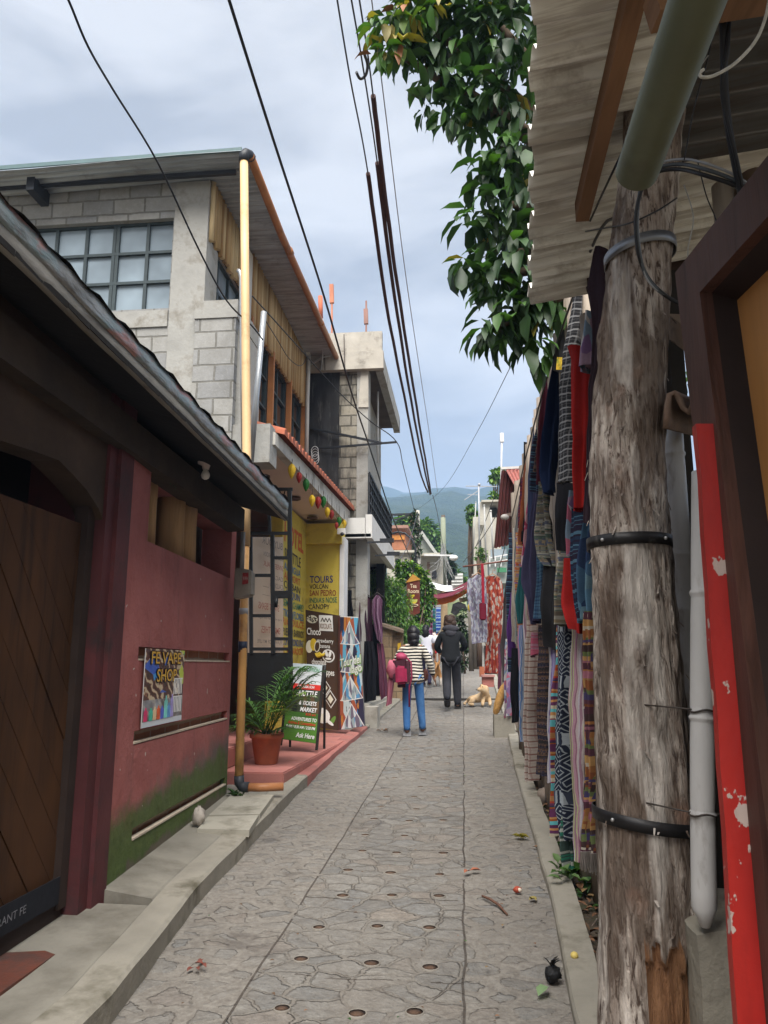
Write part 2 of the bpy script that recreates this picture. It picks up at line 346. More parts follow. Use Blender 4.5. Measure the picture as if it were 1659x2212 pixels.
# small round sockets in rows down the lane (rim standing proud, rusty silt inside)
RIM = M((.21, .19, .165), .85, bump=.3); SILT = M((.085, .05, .033), .9, .35, 30, .3)
mb = MB(); rnd = random.Random(3); r = 0; y = 3.06
while y < 17:
    for j, x in enumerate((-.8, -.5, -.21)):
        if rnd.random() < .06: continue
        xx = x + rnd.uniform(-.03, .03); yy = y + rnd.uniform(-.03, .03); zz = max(roadz(xx + a, yy + b) for a in (-.035, 0, .035) for b in (-.035, 0, .035)) + .002; q = rnd.uniform(.032, .039)
        mb.lathe((xx, yy, zz), [(q + .006, -.03), (q + .006, .0005), (q + .003, .003), (q, .0025), (q - .001, -.016)], 14, 0); mb.lathe((xx, yy, zz), [(q - .0005, .0014), (.001, .0022)], 12, 1)
    y += .5
sock = mb.build('road_sockets', [RIM, SILT]); struct(sock)
CONC = M((.215, .2, .168), .9, .28, 1.6, .4, 30, dirt=(.11, .098, .078), damt=.45, dscale=1.5)
CONCK = M((.26, .24, .2), .9, .26, 2.6, .5, 24, dirt=(.095, .085, .06), damt=.4, dscale=2.6)
PINK = M((.35, .135, .115), .85, .14, 3, .25, 50, dirt=(.22, .12, .1), damt=.3)
def strip(name, mats, ys, xa, xb, za, zb, side=None, mi=lambda y: 0):
    """a long strip from xa(y) to xb(y); with side faces down to the road on the xa side"""
    mb = MB()
    prof = lambda y: [(xa(y), gz(y) - .12), (xa(y) + .004, za(y) - .015), (xa(y) + (.014 if xb(y) > xa(y) else -.014), za(y)), ((xa(y) + xb(y)) / 2, (za(y) + zb(y)) / 2), (xb(y), zb(y)), (xb(y), gz(y) - .12)]
    for y0, y1 in zip(ys, ys[1:]):
        a, b = prof(y0), prof(y1)
        jit = lambda p, y: (p[0] + .008 * mnoise.noise(Vector((y * 3, p[0], 1))), y, p[1] + .006 * mnoise.noise(Vector((y * 2.3, p[0] * 4, 7))))
        for i in range(5): mb.face([jit(a[i], y0), jit(a[i + 1], y0), jit(b[i + 1], y1), jit(b[i], y1)], mi((y0 + y1) / 2))
    for y in (ys[0], ys[-1]): mb.face([(p[0], y, p[1]) for p in prof(y)])
    return struct(mb.build(name, mats, weld=True))
ys1 = [-1 + .15 * i for i in range(150)] + [21.5 + i for i in range(30)]
kh = lambda y: gz(y) + interp([(0, .12), (4, .12), (7.5, .13), (9, .1), (13, .06), (20, .05), (60, .05)], y)
strip('left_kerb', [CONCK, PINK], ys1, lk, lambda y: lk(y) - .17, kh, lambda y: kh(y) + .004, mi=lambda y: 1 if 8.4 < y < 12.9 else 0)
wallx = lambda y: -2.05 - .05 * (y - 4.5)
ysw = [-1 + .12 * i for i in range(46)]
strip('left_sidewalk_near', [CONC], [y for y in ysw if y <= 4.5], lambda y: lk(y) - .178, lambda y: -2.75, lambda y: kh(y) - .012, lambda y: kh(y) - .0)
strip('left_sidewalk', [CONC], [4.47 + .2 * i for i in range(17)], lambda y: lk(y) - .178, lambda y: wallx(y) - .1, lambda y: kh(y) + .0, lambda y: kh(y) + .055 - .03 * max(0, (y - 4.5) / 3))
strip('right_kerb', [CONCK], ys1, rk, lambda y: rk(y) + .15, lambda y: gz(y) + .06, lambda y: gz(y) + .065)
SOIL = M((.07, .052, .038), .95, .45, 14, .8, 30, dirt=(.04, .05, .02), damt=.4, dscale=3, bdist=.03)
mb = MB(); pts = []; ysl = [-1 + .2 * i for i in range(100)] + [19 + i for i in range(40)]
for y in ysl:
    for i in range(12):
        x = rk(y) + .13 + i * .2 * (1 if i < 6 else 2.2); pts.append((x, y, gz(y) - .02 + .04 * mnoise.noise(Vector((x * 4, y * 4, 2))) + (.25 if i > 7 else 0)))
mb.grid(pts, 12, len(ysl)); struct(mb.build('soil_strip', SOIL))
# the ground the whole quarter stands on, far out to the hills
mb = MB(); pts = []; gy = [-60, -20, -6, 0, 6, 12, 18, 26, 40, 60, 90, 140, 240, 400, 700, 1100]; gx = [-900, -400, -150, -60, -25, -12, -6, 0, 6, 12, 25, 60, 150, 400, 900]
for y in gy:
    for x in gx: pts.append((x, y, gz(max(min(y, 60), -5)) - .35 + max(0, y - 60) * .09))
mb.grid(pts, len(gx), len(gy)); struct(mb.build('ground', M((.12, .105, .075), .95, .3, .4, .2, 8)))
# drainage grate across the road
GRT = M((.05, .045, .04), .6, .2, 20, .2, metal=.5)
t_ = thing('drain_grate', 'narrow dark iron drain grate crossing the lane behind the walking man', 'drain grate', (-.35, 17.6, gz(17.6)))
mb = MB(); mb.box(-1.36, .74, 17.56, 17.585, gz(17.6) - .03, gz(17.6) + .014); mb.box(-1.36, .74, 17.75, 17.775, gz(17.7) - .02, gz(17.7) + .018); mb.build('frame', GRT, t_)
mb = MB()
for i in range(52): mb.box(-1.35 + i * .04, -1.33 + i * .04, 17.585, 17.75, gz(17.6) - .02, gz(17.65) + .012)
mb.build('bars', GRT, t_)
# ================================================================ the hill in the clouds and the air in front of it
def hill_mat():
    t = NT('forested_hill'); p = t.pos(); f = t.noise(p, .035, 6, .65); g = t.noise(p, .25, 4, .7)
    c = t.ramp(f, [(.3, (.018, .035, .014)), (.5, (.035, .06, .02)), (.72, (.075, .095, .035))]); c = t.mix(t.ramp(g, [(.3, .6), (.6, 0.0)]), c, (.012, .025, .012))
    return t.out(c, .95, t.bump(g, 1.0, 6.0), 0, .1)
mb = MB(); pts = []; NX, NY = 110, 60
for j in range(NY):
    y = 180 + j * 18
    for i in range(NX):
        x = -700 + i * 1400 / (NX - 1); v = Vector((x * .006, y * .006, 1)); ridge = 1 - min(1, abs((y - 900) / 700))
        z = 10 + max(0, (min(y, 1100) - 180)) * .275 * (1 + .16 * mnoise.noise(v * .6)) + 22 * mnoise.noise(v * 1.7 + Vector((3, 3, 3))) * min(1, (y - 170) / 400) + 5 * mnoise.noise(v * 9) - max(0, y - 1100) * .6; pts.append((x, y, z))
HTOP = max(p[2] for p in pts); mb.grid(pts, NX, NY); struct(mb.build('hills', hill_mat()))
def volume(name, dens, col, build, aniso=0.0):
    t = NT(name); t.N.remove(t.b); v = t.N.new('ShaderNodeVolumePrincipled'); v.inputs['Color'].default_value = (*col, 1); v.inputs['Density'].default_value = dens; v.inputs['Anisotropy'].default_value = aniso
    t.t.links.new(v.outputs[0], t.N['Material Output'].inputs['Volume']); mb = MB(); build(mb); o = mb.build(name, t.m); o['kind'] = 'stuff'; return o
HAZE = True
if HAZE:
    volume('haze', .0008, (.46, .66, 1.0), lambda mb: mb.box(-760, 760, -70, 1290, -14, HTOP + 4))
# ================================================================ LEFT: the red house
def redwall_mat():
    t = NT('red_stucco'); p = t.pos(); x, y, z = t.sep(p); zz = t.math('SUBTRACT', z, t.math('MULTIPLY', y, .045))
    c = t.ramp(t.noise(p, 2.2, 6, .6), [(.25, (.25, .078, .07)), (.5, (.33, .108, .098)), (.78, (.4, .145, .13))])
    c = t.mix(t.ramp(t.noise(p, 9, 5, .7), [(.55, 0.0), (.75, .35)]), c, (.36, .15, .14))
    w = t.math('ADD', zz, t.math('MULTIPLY', t.math('SUBTRACT', t.noise(p, 2.4, 6, .65), .5), .55)); w = t.math('SUBTRACT', w, t.math('MULTIPLY', t.math('SUBTRACT', y, 5.6), .09))
    c = t.mix(t.ramp(w, [(.36, .85), (.56, 0.0)]), c, (.10, .095, .085))
    g = t.math('ADD', zz, t.math('MULTIPLY', t.math('SUBTRACT', t.noise(p, 4.0, 6, .6), .5), .35)); gm = t.ramp(g, [(.06, .25), (.11, 1.0), (.38, .9), (.48, 0.0)]); c = t.mix(gm, c, t.mix(t.noise(p, 14, 4), (.045, .075, .016), (.11, .15, .045)))
    chips = t.ramp(t.noise(p, 17, 2, .4), [(.75, 0.0), (.765, 1.0)]); c = t.mix(chips, c, (.5, .42, .38))
    h = t.math('ADD', t.noise(p, 24, 6, .7), t.math('MULTIPLY', t.noise(p, 5, 4, .6), 2.2)); c = t.mix(t.ramp(t.noise(t.mapping(p, scale=(3, 3, .5)), 2.2, 6, .7), [(.56, 0.0), (.72, .5)]), c, (.13, .06, .055))
    return t.out(c, .85, t.bump(h, .5, .014), 0, .25)
REDW = redwall_mat()
def brick_mat(name, c1, c2, mortar, bw=.24, bh=.075, axis='y', msize=.012, bumpd=.006, stain=None):
    t = NT(name); p = t.pos(); x, y, z = t.sep(p); v = t.comb(y if axis == 'y' else x, z, 0.0)
    v = t.vmath('ADD', v, t.vmath('MULTIPLY', t.vmath('SUBTRACT', t.n('TexNoise', _out=1, Vector=p, Scale=6.0), (.5, .5, .5)), (.02, .02, 0)))
    d = t.N.new('ShaderNodeTexBrick'); t.t.links.new(v, d.inputs['Vector']); d.inputs['Scale'].default_value = 1; d.inputs['Brick Width'].default_value = bw; d.inputs['Row Height'].default_value = bh; d.inputs['Mortar Size'].default_value = msize; d.inputs['Mortar Smooth'].default_value = .3
    d.inputs['Color1'].default_value = (*c1, 1); d.inputs['Color2'].default_value = (*c2, 1); d.inputs['Mortar'].default_value = (*mortar, 1)
    c = t.mix(t.ramp(t.noise(p, 5, 6, .7), [(.35, .0), (.7, .6)]), d.outputs[0], t.mix(1.0, d.outputs[0], (.62, .6, .55), 'MULTIPLY'))
    c = t.mix(t.ramp(t.noise(p, 22, 4, .6), [(.55, 0.0), (.8, .3)]), c, sc(c1, 1.5))
    if stain: c = t.mix(t.ramp(t.noise(t.mapping(p, scale=(1.3, 1.3, .35)), 2.0, 6, .7), stain[1]), c, stain[0])
    h = t.math('ADD', t.math('MULTIPLY', t.math('SUBTRACT', 1.0, d.outputs[1]), 1.0), t.math('MULTIPLY', t.noise(p, 40, 5, .7), .35))
    return t.out(c, .92, t.bump(h, .7, bumpd), 0, .15)
ADOBE = brick_mat('adobe_brick', (.42, .19, .11), (.36, .17, .1), (.42, .33, .25), .3, .12)
WU = Vector((-.05, 1, 0)).normalized(); WN = Vector((1, .05, 0)).normalized(); WO = Vector((-2.05, 4.5, -.3))
LW = lambda px, py: PV(px, py, -2.05, 4.5, -.05, 1)
def uvw(px, py): p = LW(px, py) - WO; return p.dot(WU), p.z
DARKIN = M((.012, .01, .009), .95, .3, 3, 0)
house = thing('red_house', 'low red plastered house with dark eave, plank gate and mossy foot at the near left', 'house', (-2.3, 5.5, .2))
wl = 2.72
def gr_(l, r_, hgt):
    (u0, v0), (u1, v1) = uvw(*l), uvw(*r_); v = (v0 + v1) / 2; return (u0, u1, v - hgt, v, .05, 1, 0)
ua, va = uvw(318, 1168); ub, vb = uvw(497, 1250); va = (va + vb) / 2
mb = MB(); mb.wall(WO, WU, wl, 3.15, [gr_((300, 1393), (495, 1413), .085), gr_((290, 1568), (490, 1543), .085), gr_((286, 1783), (487, 1683), .075), (ua, ub, va, 3.08, .28, None)], WN)
e_ = WO + WU * wl; mb.face([e_, e_ - Vector((2.6, 0, 0)), e_ + Vector((-2.6, 0, 3.5)), e_ + Vector((0, 0, 3.15))], 0)
mb.face([WO, WO - WN * .5, WO - WN * .5 + Vector((0, 0, 3.15)), WO + Vector((0, 0, 3.15))], 0)
mb.build('wall', [REDW, ADOBE], house)
# pale lips of mortar under the grooves
mb = MB()
for l, r_ in (((300, 1418), (495, 1433)), ((290, 1592), (490, 1560)), ((286, 1803), (487, 1700))):
    (u0, v0), (u1, v1) = uvw(*l), uvw(*r_); v = (v0 + v1) / 2 - .006
    mb.hexa([WO + WU * u + WN * d + Vector((0, 0, z)) for z in (v, v + .012) for u, d in ((u0, -.03), (u1, -.03), (u1, .004), (u0, .004))])
mb.jitter(.004, 9); mb.build('groove_sill', M((.5, .42, .33), .9, .2, 30, .3), house)
SLATW = wood((.42, .25, .12), 'z', .55)
for a, b, top, bot in ((330, 346, 1010, 1172), (346, 361, 1020, 1184), (393, 412, 1050, 1208), (412, 433, 1062, 1222)):
    (u0, v0), (u1, v1) = uvw(a, bot), uvw(b, bot); mb = MB(); c_ = WO + WU * ((u0 + u1) / 2) - WN * .14
    mb.tube([c_ + Vector((0, 0, z)) for z in (va - .04, va + .3, va + .7, 3.1)], [(u1 - u0) * .53, (u1 - u0) * .5, (u1 - u0) * .54, (u1 - u0) * .5], 10); mb.build('window_slat', SLATW, house)
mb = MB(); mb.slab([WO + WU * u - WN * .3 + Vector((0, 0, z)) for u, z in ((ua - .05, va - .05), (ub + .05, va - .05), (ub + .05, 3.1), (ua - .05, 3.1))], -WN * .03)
mb.build('window_backing', M((.035, .026, .02), .95, .5, 12, .5, 25), house)  # near-black sheet painted for the darkness behind the slats
# gate pillar, arch and gate
PIL = M((.085, .022, .024), .7, .25, 3, .25, 40, dirt=(.03, .02, .02), damt=.35)
mb = MB(); mb.box(-2.55, -2.06, 4.21, 4.42, .05, 3.2); mb.box(-2.4, -2.035, 4.31, 4.49, .05, 3.2); mb.jitter(.006, 4); mb.build('gate_pillar', PIL, house)
arch = [(-120, 935), (0, 951), (70, 973), (127, 994), (160, 1028), (187, 1058), (213, 1098), (230, 1134)]
AP = lambda px, py: PV(px, py, -2.08, 4.21, 0, 1)
mb = MB(); lo = [AP(*a) for a in arch] ; lo[-1].y = 4.23; lo = [Vector((-2.08, -.5, lo[0].z + .05))] + lo
for a, b in zip(lo, lo[1:]): mb.hexa([a - Vector((.16, 0, 0)), a, b, b - Vector((.16, 0, 0)), Vector((-2.24, a.y, 3.6)), Vector((-2.08, a.y, 3.6)), Vector((-2.08, b.y, 3.6)), Vector((-2.24, b.y, 3.6))])
mb.build('arch', M((.055, .034, .022), .9, .4, 3.5, .5, 16, dirt=(.05, .03, .02), damt=.6, dscale=3), house)
mb = MB(); a = AP(-100, 700); b = AP(290, 988); mb.bar((-2.03, -.5, a.z + .1), (-2.1, 6.9, b.z + .02), .16, .2); mb.jitter(.02, 3); mb.build('eave_beam', M((.04, .027, .018), .9, .4, 4, .5, 14), house)
GATEW = wood((.07, .028, .009), 'z', .2, .7, bump=.5)
mb = MB(); gx_ = -2.16; n_ = Vector((1, 0, 0))
def clip_poly(poly, y0, y1, z0, z1):
    for ax, lim, sgn in ((0, y0, 1), (0, y1, -1), (1, z0, 1), (1, z1, -1)):
        out = []
        for i in range(len(poly)):
            a, b = poly[i], poly[(i + 1) % len(poly)]; da, db = sgn * (a[ax] - lim), sgn * (b[ax] - lim)
            if da >= 0: out.append(a)
            if da * db < 0: t = da / (da - db); out.append((lerp(a[0], b[0], t), lerp(a[1], b[1], t)))
        poly = out
        if len(poly) < 3: return None
    return poly
for k in range(-8, 22):
    c0 = k * .245; q = clip_poly([(1.2, c0 + 2.1), (4.6, c0 - 2.1 + .2), (4.6, c0 - 2.1 + .435), (1.2, c0 + 2.335)], 1.2, 4.18, .3, 2.3)
    if q: mb.plate([(gx_ + random.uniform(-.004, .004), y, z) for y, z in q], (-.035, 0, 0))
gate = mb.build('gate', GATEW, house)
mb = MB(); mb.box(-2.2, -2.12, 4.12, 4.2, .26, 2.4); mb.box(-2.2, -2.14, 1.0, 4.19, .2, .3); mb.build('gate_frame', M((.03, .018, .014), .8, .3, 5), gate)
mb = MB(); mb.box(-5.5, -2.56, -.6, 7.1, -.2, 3.3); o = mb.build('dark_room', DARKIN, house)  # solid near-black block; its colour stands in for the unlit interior
# threshold and the dark cloth sign with its lettering on the gate's foot
mb = MB(); mb.hexa([(-2.75, -.5, -.1), (-1.93, -.5, -.1), (-1.9, 3.7, -.1), (-2.75, 4.18, -.1), (-2.75, -.5, .2), (-1.93, -.5, .2), (-1.9, 3.7, .2), (-2.75, 4.18, .2)]); mb.jitter(.008, 3); mb.build('threshold', M((.13, .04, .025), .75, .35, 3, .3, dirt=(.06, .04, .035), damt=.5), house)
bnr = thing('cloth_sign', 'black cloth sign with white lettering along the foot of the plank gate', 'sign', (-2.28, 3.6, .25))
mb = MB(); mb.slab([(-2.11, 2.3, .3), (-2.11, 4.1, .3), (-2.11, 4.1, .43), (-2.11, 2.3, .43)], (-.008, 0, 0)); mb.build('cloth', M((.008, .009, .014), .8, .3, 8, .3, 20), bnr)
mb = MB(); letter(mb, 'RESTAURANT FE', (-2.108, 3.33, .35), (0, 1, 0), (0, 0, 1), .45, .036); mb.build('lettering', M((.2, .2, .22), .8), bnr)
# eave: boards, black sheet, flashing strip
E0 = PY(0, 524, 2.5); E1 = PY(620, 1123, 6.95); ED = (E1 - E0) / (E1.y - E0.y); EE = lambda y: E0 + ED * (y - E0.y)
FLT = PY(0, 429, 2.5).z - E0.z; FLT2 = PY(606, 1079, 6.95).z - E1.z
fl = lambda y: lerp(FLT, FLT2, (y - 2.5) / 4.45)
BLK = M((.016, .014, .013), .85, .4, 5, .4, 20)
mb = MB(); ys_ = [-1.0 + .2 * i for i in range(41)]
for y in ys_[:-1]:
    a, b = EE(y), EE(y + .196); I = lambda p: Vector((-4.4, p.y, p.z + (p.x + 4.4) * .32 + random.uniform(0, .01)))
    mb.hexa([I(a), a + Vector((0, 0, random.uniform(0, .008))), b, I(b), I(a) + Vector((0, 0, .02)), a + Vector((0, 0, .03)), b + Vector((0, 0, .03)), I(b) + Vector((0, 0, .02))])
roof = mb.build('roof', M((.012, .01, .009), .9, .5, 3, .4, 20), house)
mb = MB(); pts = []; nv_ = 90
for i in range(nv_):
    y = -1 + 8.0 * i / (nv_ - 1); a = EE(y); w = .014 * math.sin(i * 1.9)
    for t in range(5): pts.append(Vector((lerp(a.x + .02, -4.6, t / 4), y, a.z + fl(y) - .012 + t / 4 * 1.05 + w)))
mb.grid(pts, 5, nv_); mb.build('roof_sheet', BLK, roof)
def flash_mat():
    t = NT('flashing_painted_sheen'); p = t.pos(); n = t.noise(t.mapping(p, scale=(3, .8, 3)), 2.2, 5, .6)
    c = t.ramp(n, [(.3, (.16, .15, .13)), (.45, (.3, .29, .27)), (.55, (.22, .27, .26)), (.62, (.42, .2, .17)), (.75, (.36, .33, .3))]); c = t.mix(t.ramp(t.noise(p, 6, 6, .7), [(.5, 0.0), (.7, .7)]), c, (.12, .09, .07))  # teal and pink stops paint reflections into the metal's colour
    return t.out(c, .38, t.bump(t.noise(t.mapping(p, scale=(6, 2, 6)), 3, 4, .6), .5, .03), .55, .5)
mb = MB(); pts = []
for i in range(60):
    y = -1 + 7.97 * i / 59; a = EE(y); h = fl(y); pts += [Vector((a.x + dx, y, a.z + h * f)) + Vector((mnoise.noise(Vector((y * 2, f, 1))) * .008, 0, 0)) for dx, f in ((-.03, -.03), (-.006, -.03), (-.002, .2), (.0, .46), (-.03, .47))]
mb.grid(pts, 5, 60); mb.build('eave_board', M((.2, .185, .16), .7, .25, 3, .3, 30, dirt=(.09, .075, .06), damt=.4, stretch=(3, .8, 3)), roof)
FLS = flash_mat(); mb = MB(); pts = []; n_f = 110
for i in range(n_f):
    y = -1 + 7.98 * i / (n_f - 1); a = EE(y); h = fl(y); cr_ = .3 + .7 * max(0, (y - 4.5) / 2.4)
    for j, (dx, f) in enumerate(((-.03, .42), (.004, .42), (.01, .5), (.012, .7), (.006, .93), (-.012, 1.0), (-.1, 1.05))):
        v = Vector((a.x + dx, y, a.z + h * f)); v += Vector((mnoise.noise(v * 6), 0, mnoise.noise(v * 6 + Vector((5, 5, 5))))) * .018 * cr_; pts.append(v)
    
mb.grid(pts, 7, n_f); mb.build('eave_flashing', FLS, roof)
# bulb under the eave
lp = thing('eave_lamp', 'white ceiling lamp holder with a bare bulb under the dark eave', 'lamp', PY(445, 1003, 5.5))
c_ = Vector(lp.location); WHT = M((.72, .7, .66), .5, .1, 8, .1)
mb = MB(); mb.lathe(c_, [(.062, .02), (.062, .004), (.03, -.012), (.024, -.04)], 16); mb.lathe(c_, [(.02, .02), (.02, .16)], 8); mb.build('lamp_holder', M((.55, .45, .42), .6), lp)
mb = MB(); mb.lathe(c_, [(.014, -.035), (.02, -.05), (.031, -.075), (.033, -.09), (.027, -.108), (.012, -.118), (.001, -.12)], 16); mb.build('bulb', WHT, lp)
mb = MB(); pts = []
for i in range(14):
    for j in range(5):
        px = lerp(358, 424, i / 13); p = LW(px, lerp(1018, 1066, i / 13) + j * 7 - (4 * math.sin(i * 1.3) if j == 0 else 0)); pts.append(p + WN * (.03 + .03 * mnoise.noise(Vector((i * .5, j * .9, 0)))))
mb.grid(pts, 14, 5); o = mb.build('green_cloth', M((.01, .13, .06), .8, .4, 12, .4)); tag(o, 'crumpled scrap of green cloth tucked under the dark eave', 'cloth')
# poster on the red wall
pq = [LW(297, 1571), LW(384, 1557), LW(386, 1408), LW(301, 1397)]
P0 = pq[0] + WN * .02; PU = (pq[1] - pq[0]); PU.z = 0; pw = PU.length; PU.normalize(); ph = ((pq[3] - pq[0]).z + (pq[2] - pq[1]).z) / 2; P0.z = (pq[0].z + pq[1].z) / 2
Zv = Vector((0, 0, 1))
def poster_mat():
    t = NT('printed_poster'); uv = t.uv(); x, y, _ = t.sep(uv)
    wv = t.n('TexWave', _out=1, _props=dict(wave_type='BANDS', bands_direction='DIAGONAL'), Vector=uv, Scale=3.2, Distortion=9.0, Detail=3.0, Detail_Scale=1.4)
    c = t.ramp(wv, [(0, (.03, .012, .01)), (.35, (.11, .02, .015)), (.55, (.02, .015, .015)), (.75, (.28, .09, .04)), (.9, (.55, .45, .3))])
    v = t.n('TexVoronoi', _out=1, Vector=uv, Scale=4.0); r_, g_, b_ = t.sep(v); blot = t.math('MULTIPLY', t.math('GREATER_THAN', r_, .62), t.math('GREATER_THAN', y, .42)); c = t.mix(blot, c, t.ramp(g_, [(0, (.02, .1, .5)), (.4, (.04, .3, .7)), (.6, (.5, .6, .06)), (.85, (.02, .3, .2))], 'CONSTANT'))
    c = t.mix(t.math('MULTIPLY', t.math('LESS_THAN', y, .34), .75), c, t.ramp(t.noise(uv, 3, 3), [(.4, (.1, .09, .09)), (.6, (.4, .45, .5))])); c = t.mix(t.math('LESS_THAN', y, .07), c, (.62, .66, .72))
    return t.out(c, .35, None, 0, .5)
pos_ = thing('wall_poster', 'glossy poster with yellow lettering and coloured bottles on the red wall', 'poster', P0 + PU * pw / 2)
mb = MB(); q = [P0, P0 + PU * pw, P0 + PU * pw + Zv * ph, P0 + Zv * ph]; mb.face([p + WN * .006 for p in q], 0, [(0, 0), (1, 0), (1, 1), (0, 1)]); mb.slab(q, WN * .005, 1); mb.build('board', [poster_mat(), M((.6, .6, .6), .4)], pos_)
YEL = M((.62, .36, .04), .4, .12, 30, 0); BLKP = M((.01, .01, .01), .5, 0, 5, 0); WHTP = M((.75, .75, .75), .5, .03, 5, 0)
def lit(parent, lines, O, U, V, W_, H_, name='lettering', lift=.008, **k):
    """lines: (text, x0, y0, width, height, material index) in fractions of the board; materials list given by k['mats']"""
    for l in lines:
        mb = MB(); tx, x, y, w, h, mi = l[:6]; letter(mb, tx, O + U * (x * W_) + V * (y * H_), U, V, w * W_ if w else None, h * H_, mi, lift=lift, shear=k.get('shear', 0), bold=l[6] if len(l) > 6 else k.get('bold', 0), mirror=k.get('mirror', False)); mb.build(name, k['mats'], parent, normals=False)
lit(pos_, [('FE VAPE', .1, .805, .8, .165, 1, .045), ('SHOP', .25, .565, .55, .175, 1, .045)], P0, PU, Zv, pw, ph, 'lettering_outline', .0085, mats=[YEL, BLKP])
lit(pos_, [('FE VAPE', .12, .81, .76, .155, 0, .012), ('SHOP', .27, .57, .51, .165, 0, .012)], P0, PU, Zv, pw, ph, 'lettering', .012, mats=[YEL, BLKP])
BT = [(.7, .03, .15), (.06, .5, .35), (.7, .5, .3), (.75, .12, .03), (.08, .12, .55), (.2, .65, .6), (.1, .3, .6), (.35, .3, .65)]
for i, (x, h, ci) in enumerate(((.0, .17, 0), (.12, .16, 1), (.21, .17, 2), (.3, .18, 3), (.39, .17, 4), (.48, .3, 5), (.56, .2, 6), (.64, .31, 7))):
    mb = MB(); o_ = P0 + PU * (x + .03) * pw + Zv * .075 * ph + WN * .007; w_ = .075 * pw; hh = h * ph
    mb.plate([o_, o_ + PU * w_, o_ + PU * w_ + Zv * hh * .75, o_ + PU * w_ * .65 + Zv * hh * .82, o_ + PU * w_ * .6 + Zv * hh, o_ + PU * w_ * .35 + Zv * hh, o_ + PU * w_ * .3 + Zv * hh * .82, o_ + Zv * hh * .75], WN * .002); mb.build('printed_bottle', M(BT[ci], .4, .35, 14, 0), pos_)
mb = MB()
for r_ in range(2):
    for k in range(6):
        o_ = P0 + PU * (.735 + .041 * k) * pw + Zv * (.13 + .25 * r_) * ph + WN * .007; mb.plate([o_, o_ + PU * .014 * pw, o_ + PU * .014 * pw + Zv * .21 * ph, o_ + Zv * .21 * ph], WN * .002)
    o_ = P0 + PU * .725 * pw + Zv * (.34 + .25 * r_) * ph + WN * .007; mb.plate([o_, o_ + PU * .25 * pw, o_ + PU * .25 * pw + Zv * .015 * ph, o_ + Zv * .015 * ph], WN * .002)
mb.build('price_list', WHTP, pos_)
# power meter box, conduit and drain pipe at the corner
mbx = thing('meter_box', 'grey weathered electric meter box with a red label at the red wall corner', 'meter box', PY(528, 1300, 6.95))
c_ = PY(528, 1262, 6.95); BOXM = M((.27, .24, .2), .7, .25, 9, .3, 40, dirt=(.12, .09, .06), damt=.4)
mb = MB(); mb.hexa([c_ + Vector(v) for v in ((-.09, -.05, -.14), (.075, -.05, -.11), (.085, .08, -.11), (-.09, .08, -.14), (-.085, -.05, .15), (.07, -.05, .13), (.08, .08, .12), (-.085, .08, .15))]); bmesh.ops.bevel(mb.bm, geom=list(mb.bm.edges), offset=.015, segments=2, affect='EDGES'); mb.build('box', BOXM, mbx)
mb = MB(); mb.plate([c_ + Vector(v) for v in ((-.005, -.053, -.01), (.05, -.053, 0), (.05, -.053, .1), (-.005, -.053, .1))], (0, -.003, 0)); mb.build('label', M((.3, .03, .03), .6, .5, 60, 0), mbx)
mb = MB(); letter(mb, 'KWH', c_ + Vector((.003, -.057, .03)), (1, 0, 0), (0, 0, 1), .042, .035); mb.build('lettering', M((.6, .5, .45), .6), mbx)
mb = MB(); mb.tube([c_ + Vector((-.03, 0, .14)), PY(525, 1150, 7.0)], .022, 10); mb.build('conduit', M((.3, .3, .29), .5), mbx)
CREAM = M((.62, .42, .22), .45, .1, 3, .05, 20, dirt=(.35, .2, .1), damt=.2); ORNG = M((.38, .16, .065), .45, .18, 4, .05, dirt=(.25, .1, .04), damt=.25); BLKPL = M((.03, .033, .04), .5, .2, 6, .05)
pp = thing('drain_pipe', 'long cream plastic downpipe falling from the orange roof gutter to the pavement', 'pipe', PY(516, 1690, 7.12))
top = PY(527, 340, 7.72); path = [top, PY(530, 660, 7.58), PY(533, 1000, 7.46), PY(530, 1180, 7.32), PY(524, 1420, 7.22), PY(516, 1688, 7.12)]
mb = MB(); mb.tube(path[:4], .047, 14); mb.build('upper_pipe', CREAM, pp); mb = MB(); mb.tube(path[3:], .04, 14); mb.build('lower_pipe', M((.55, .3, .1), .45, .2, 3, .05, dirt=(.2, .1, .05), damt=.35), pp)
mb = MB(); e1 = path[-1]; mb.tube([e1 + Vector((0, 0, .05)), e1 + Vector((.005, 0, -.01)), e1 + Vector((.03, .005, -.045)), e1 + Vector((.09, .01, -.05))], .047, 12); mb.build('elbow', BLKPL, pp)
mb = MB(); mb.tube([e1 + Vector((.06, .01, -.05)), e1 + Vector((.2, .02, -.052)), PY(612, 1699, 7.2)], .037, 14); mb.build('outlet_pipe', ORNG, pp)
for k, (py, w) in enumerate(((1408, .05), (1330, .03))):
    q = lerp(path[3], path[5], (py - 1180) / 508); mb = MB(); mb.tube([q - Vector((0, 0, w)), q + Vector((0, 0, w))], .044, 14); mb.build('tape_wrap', [M((.02, .03, .06), .5), M((.4, .4, .42), .6)][k], pp)
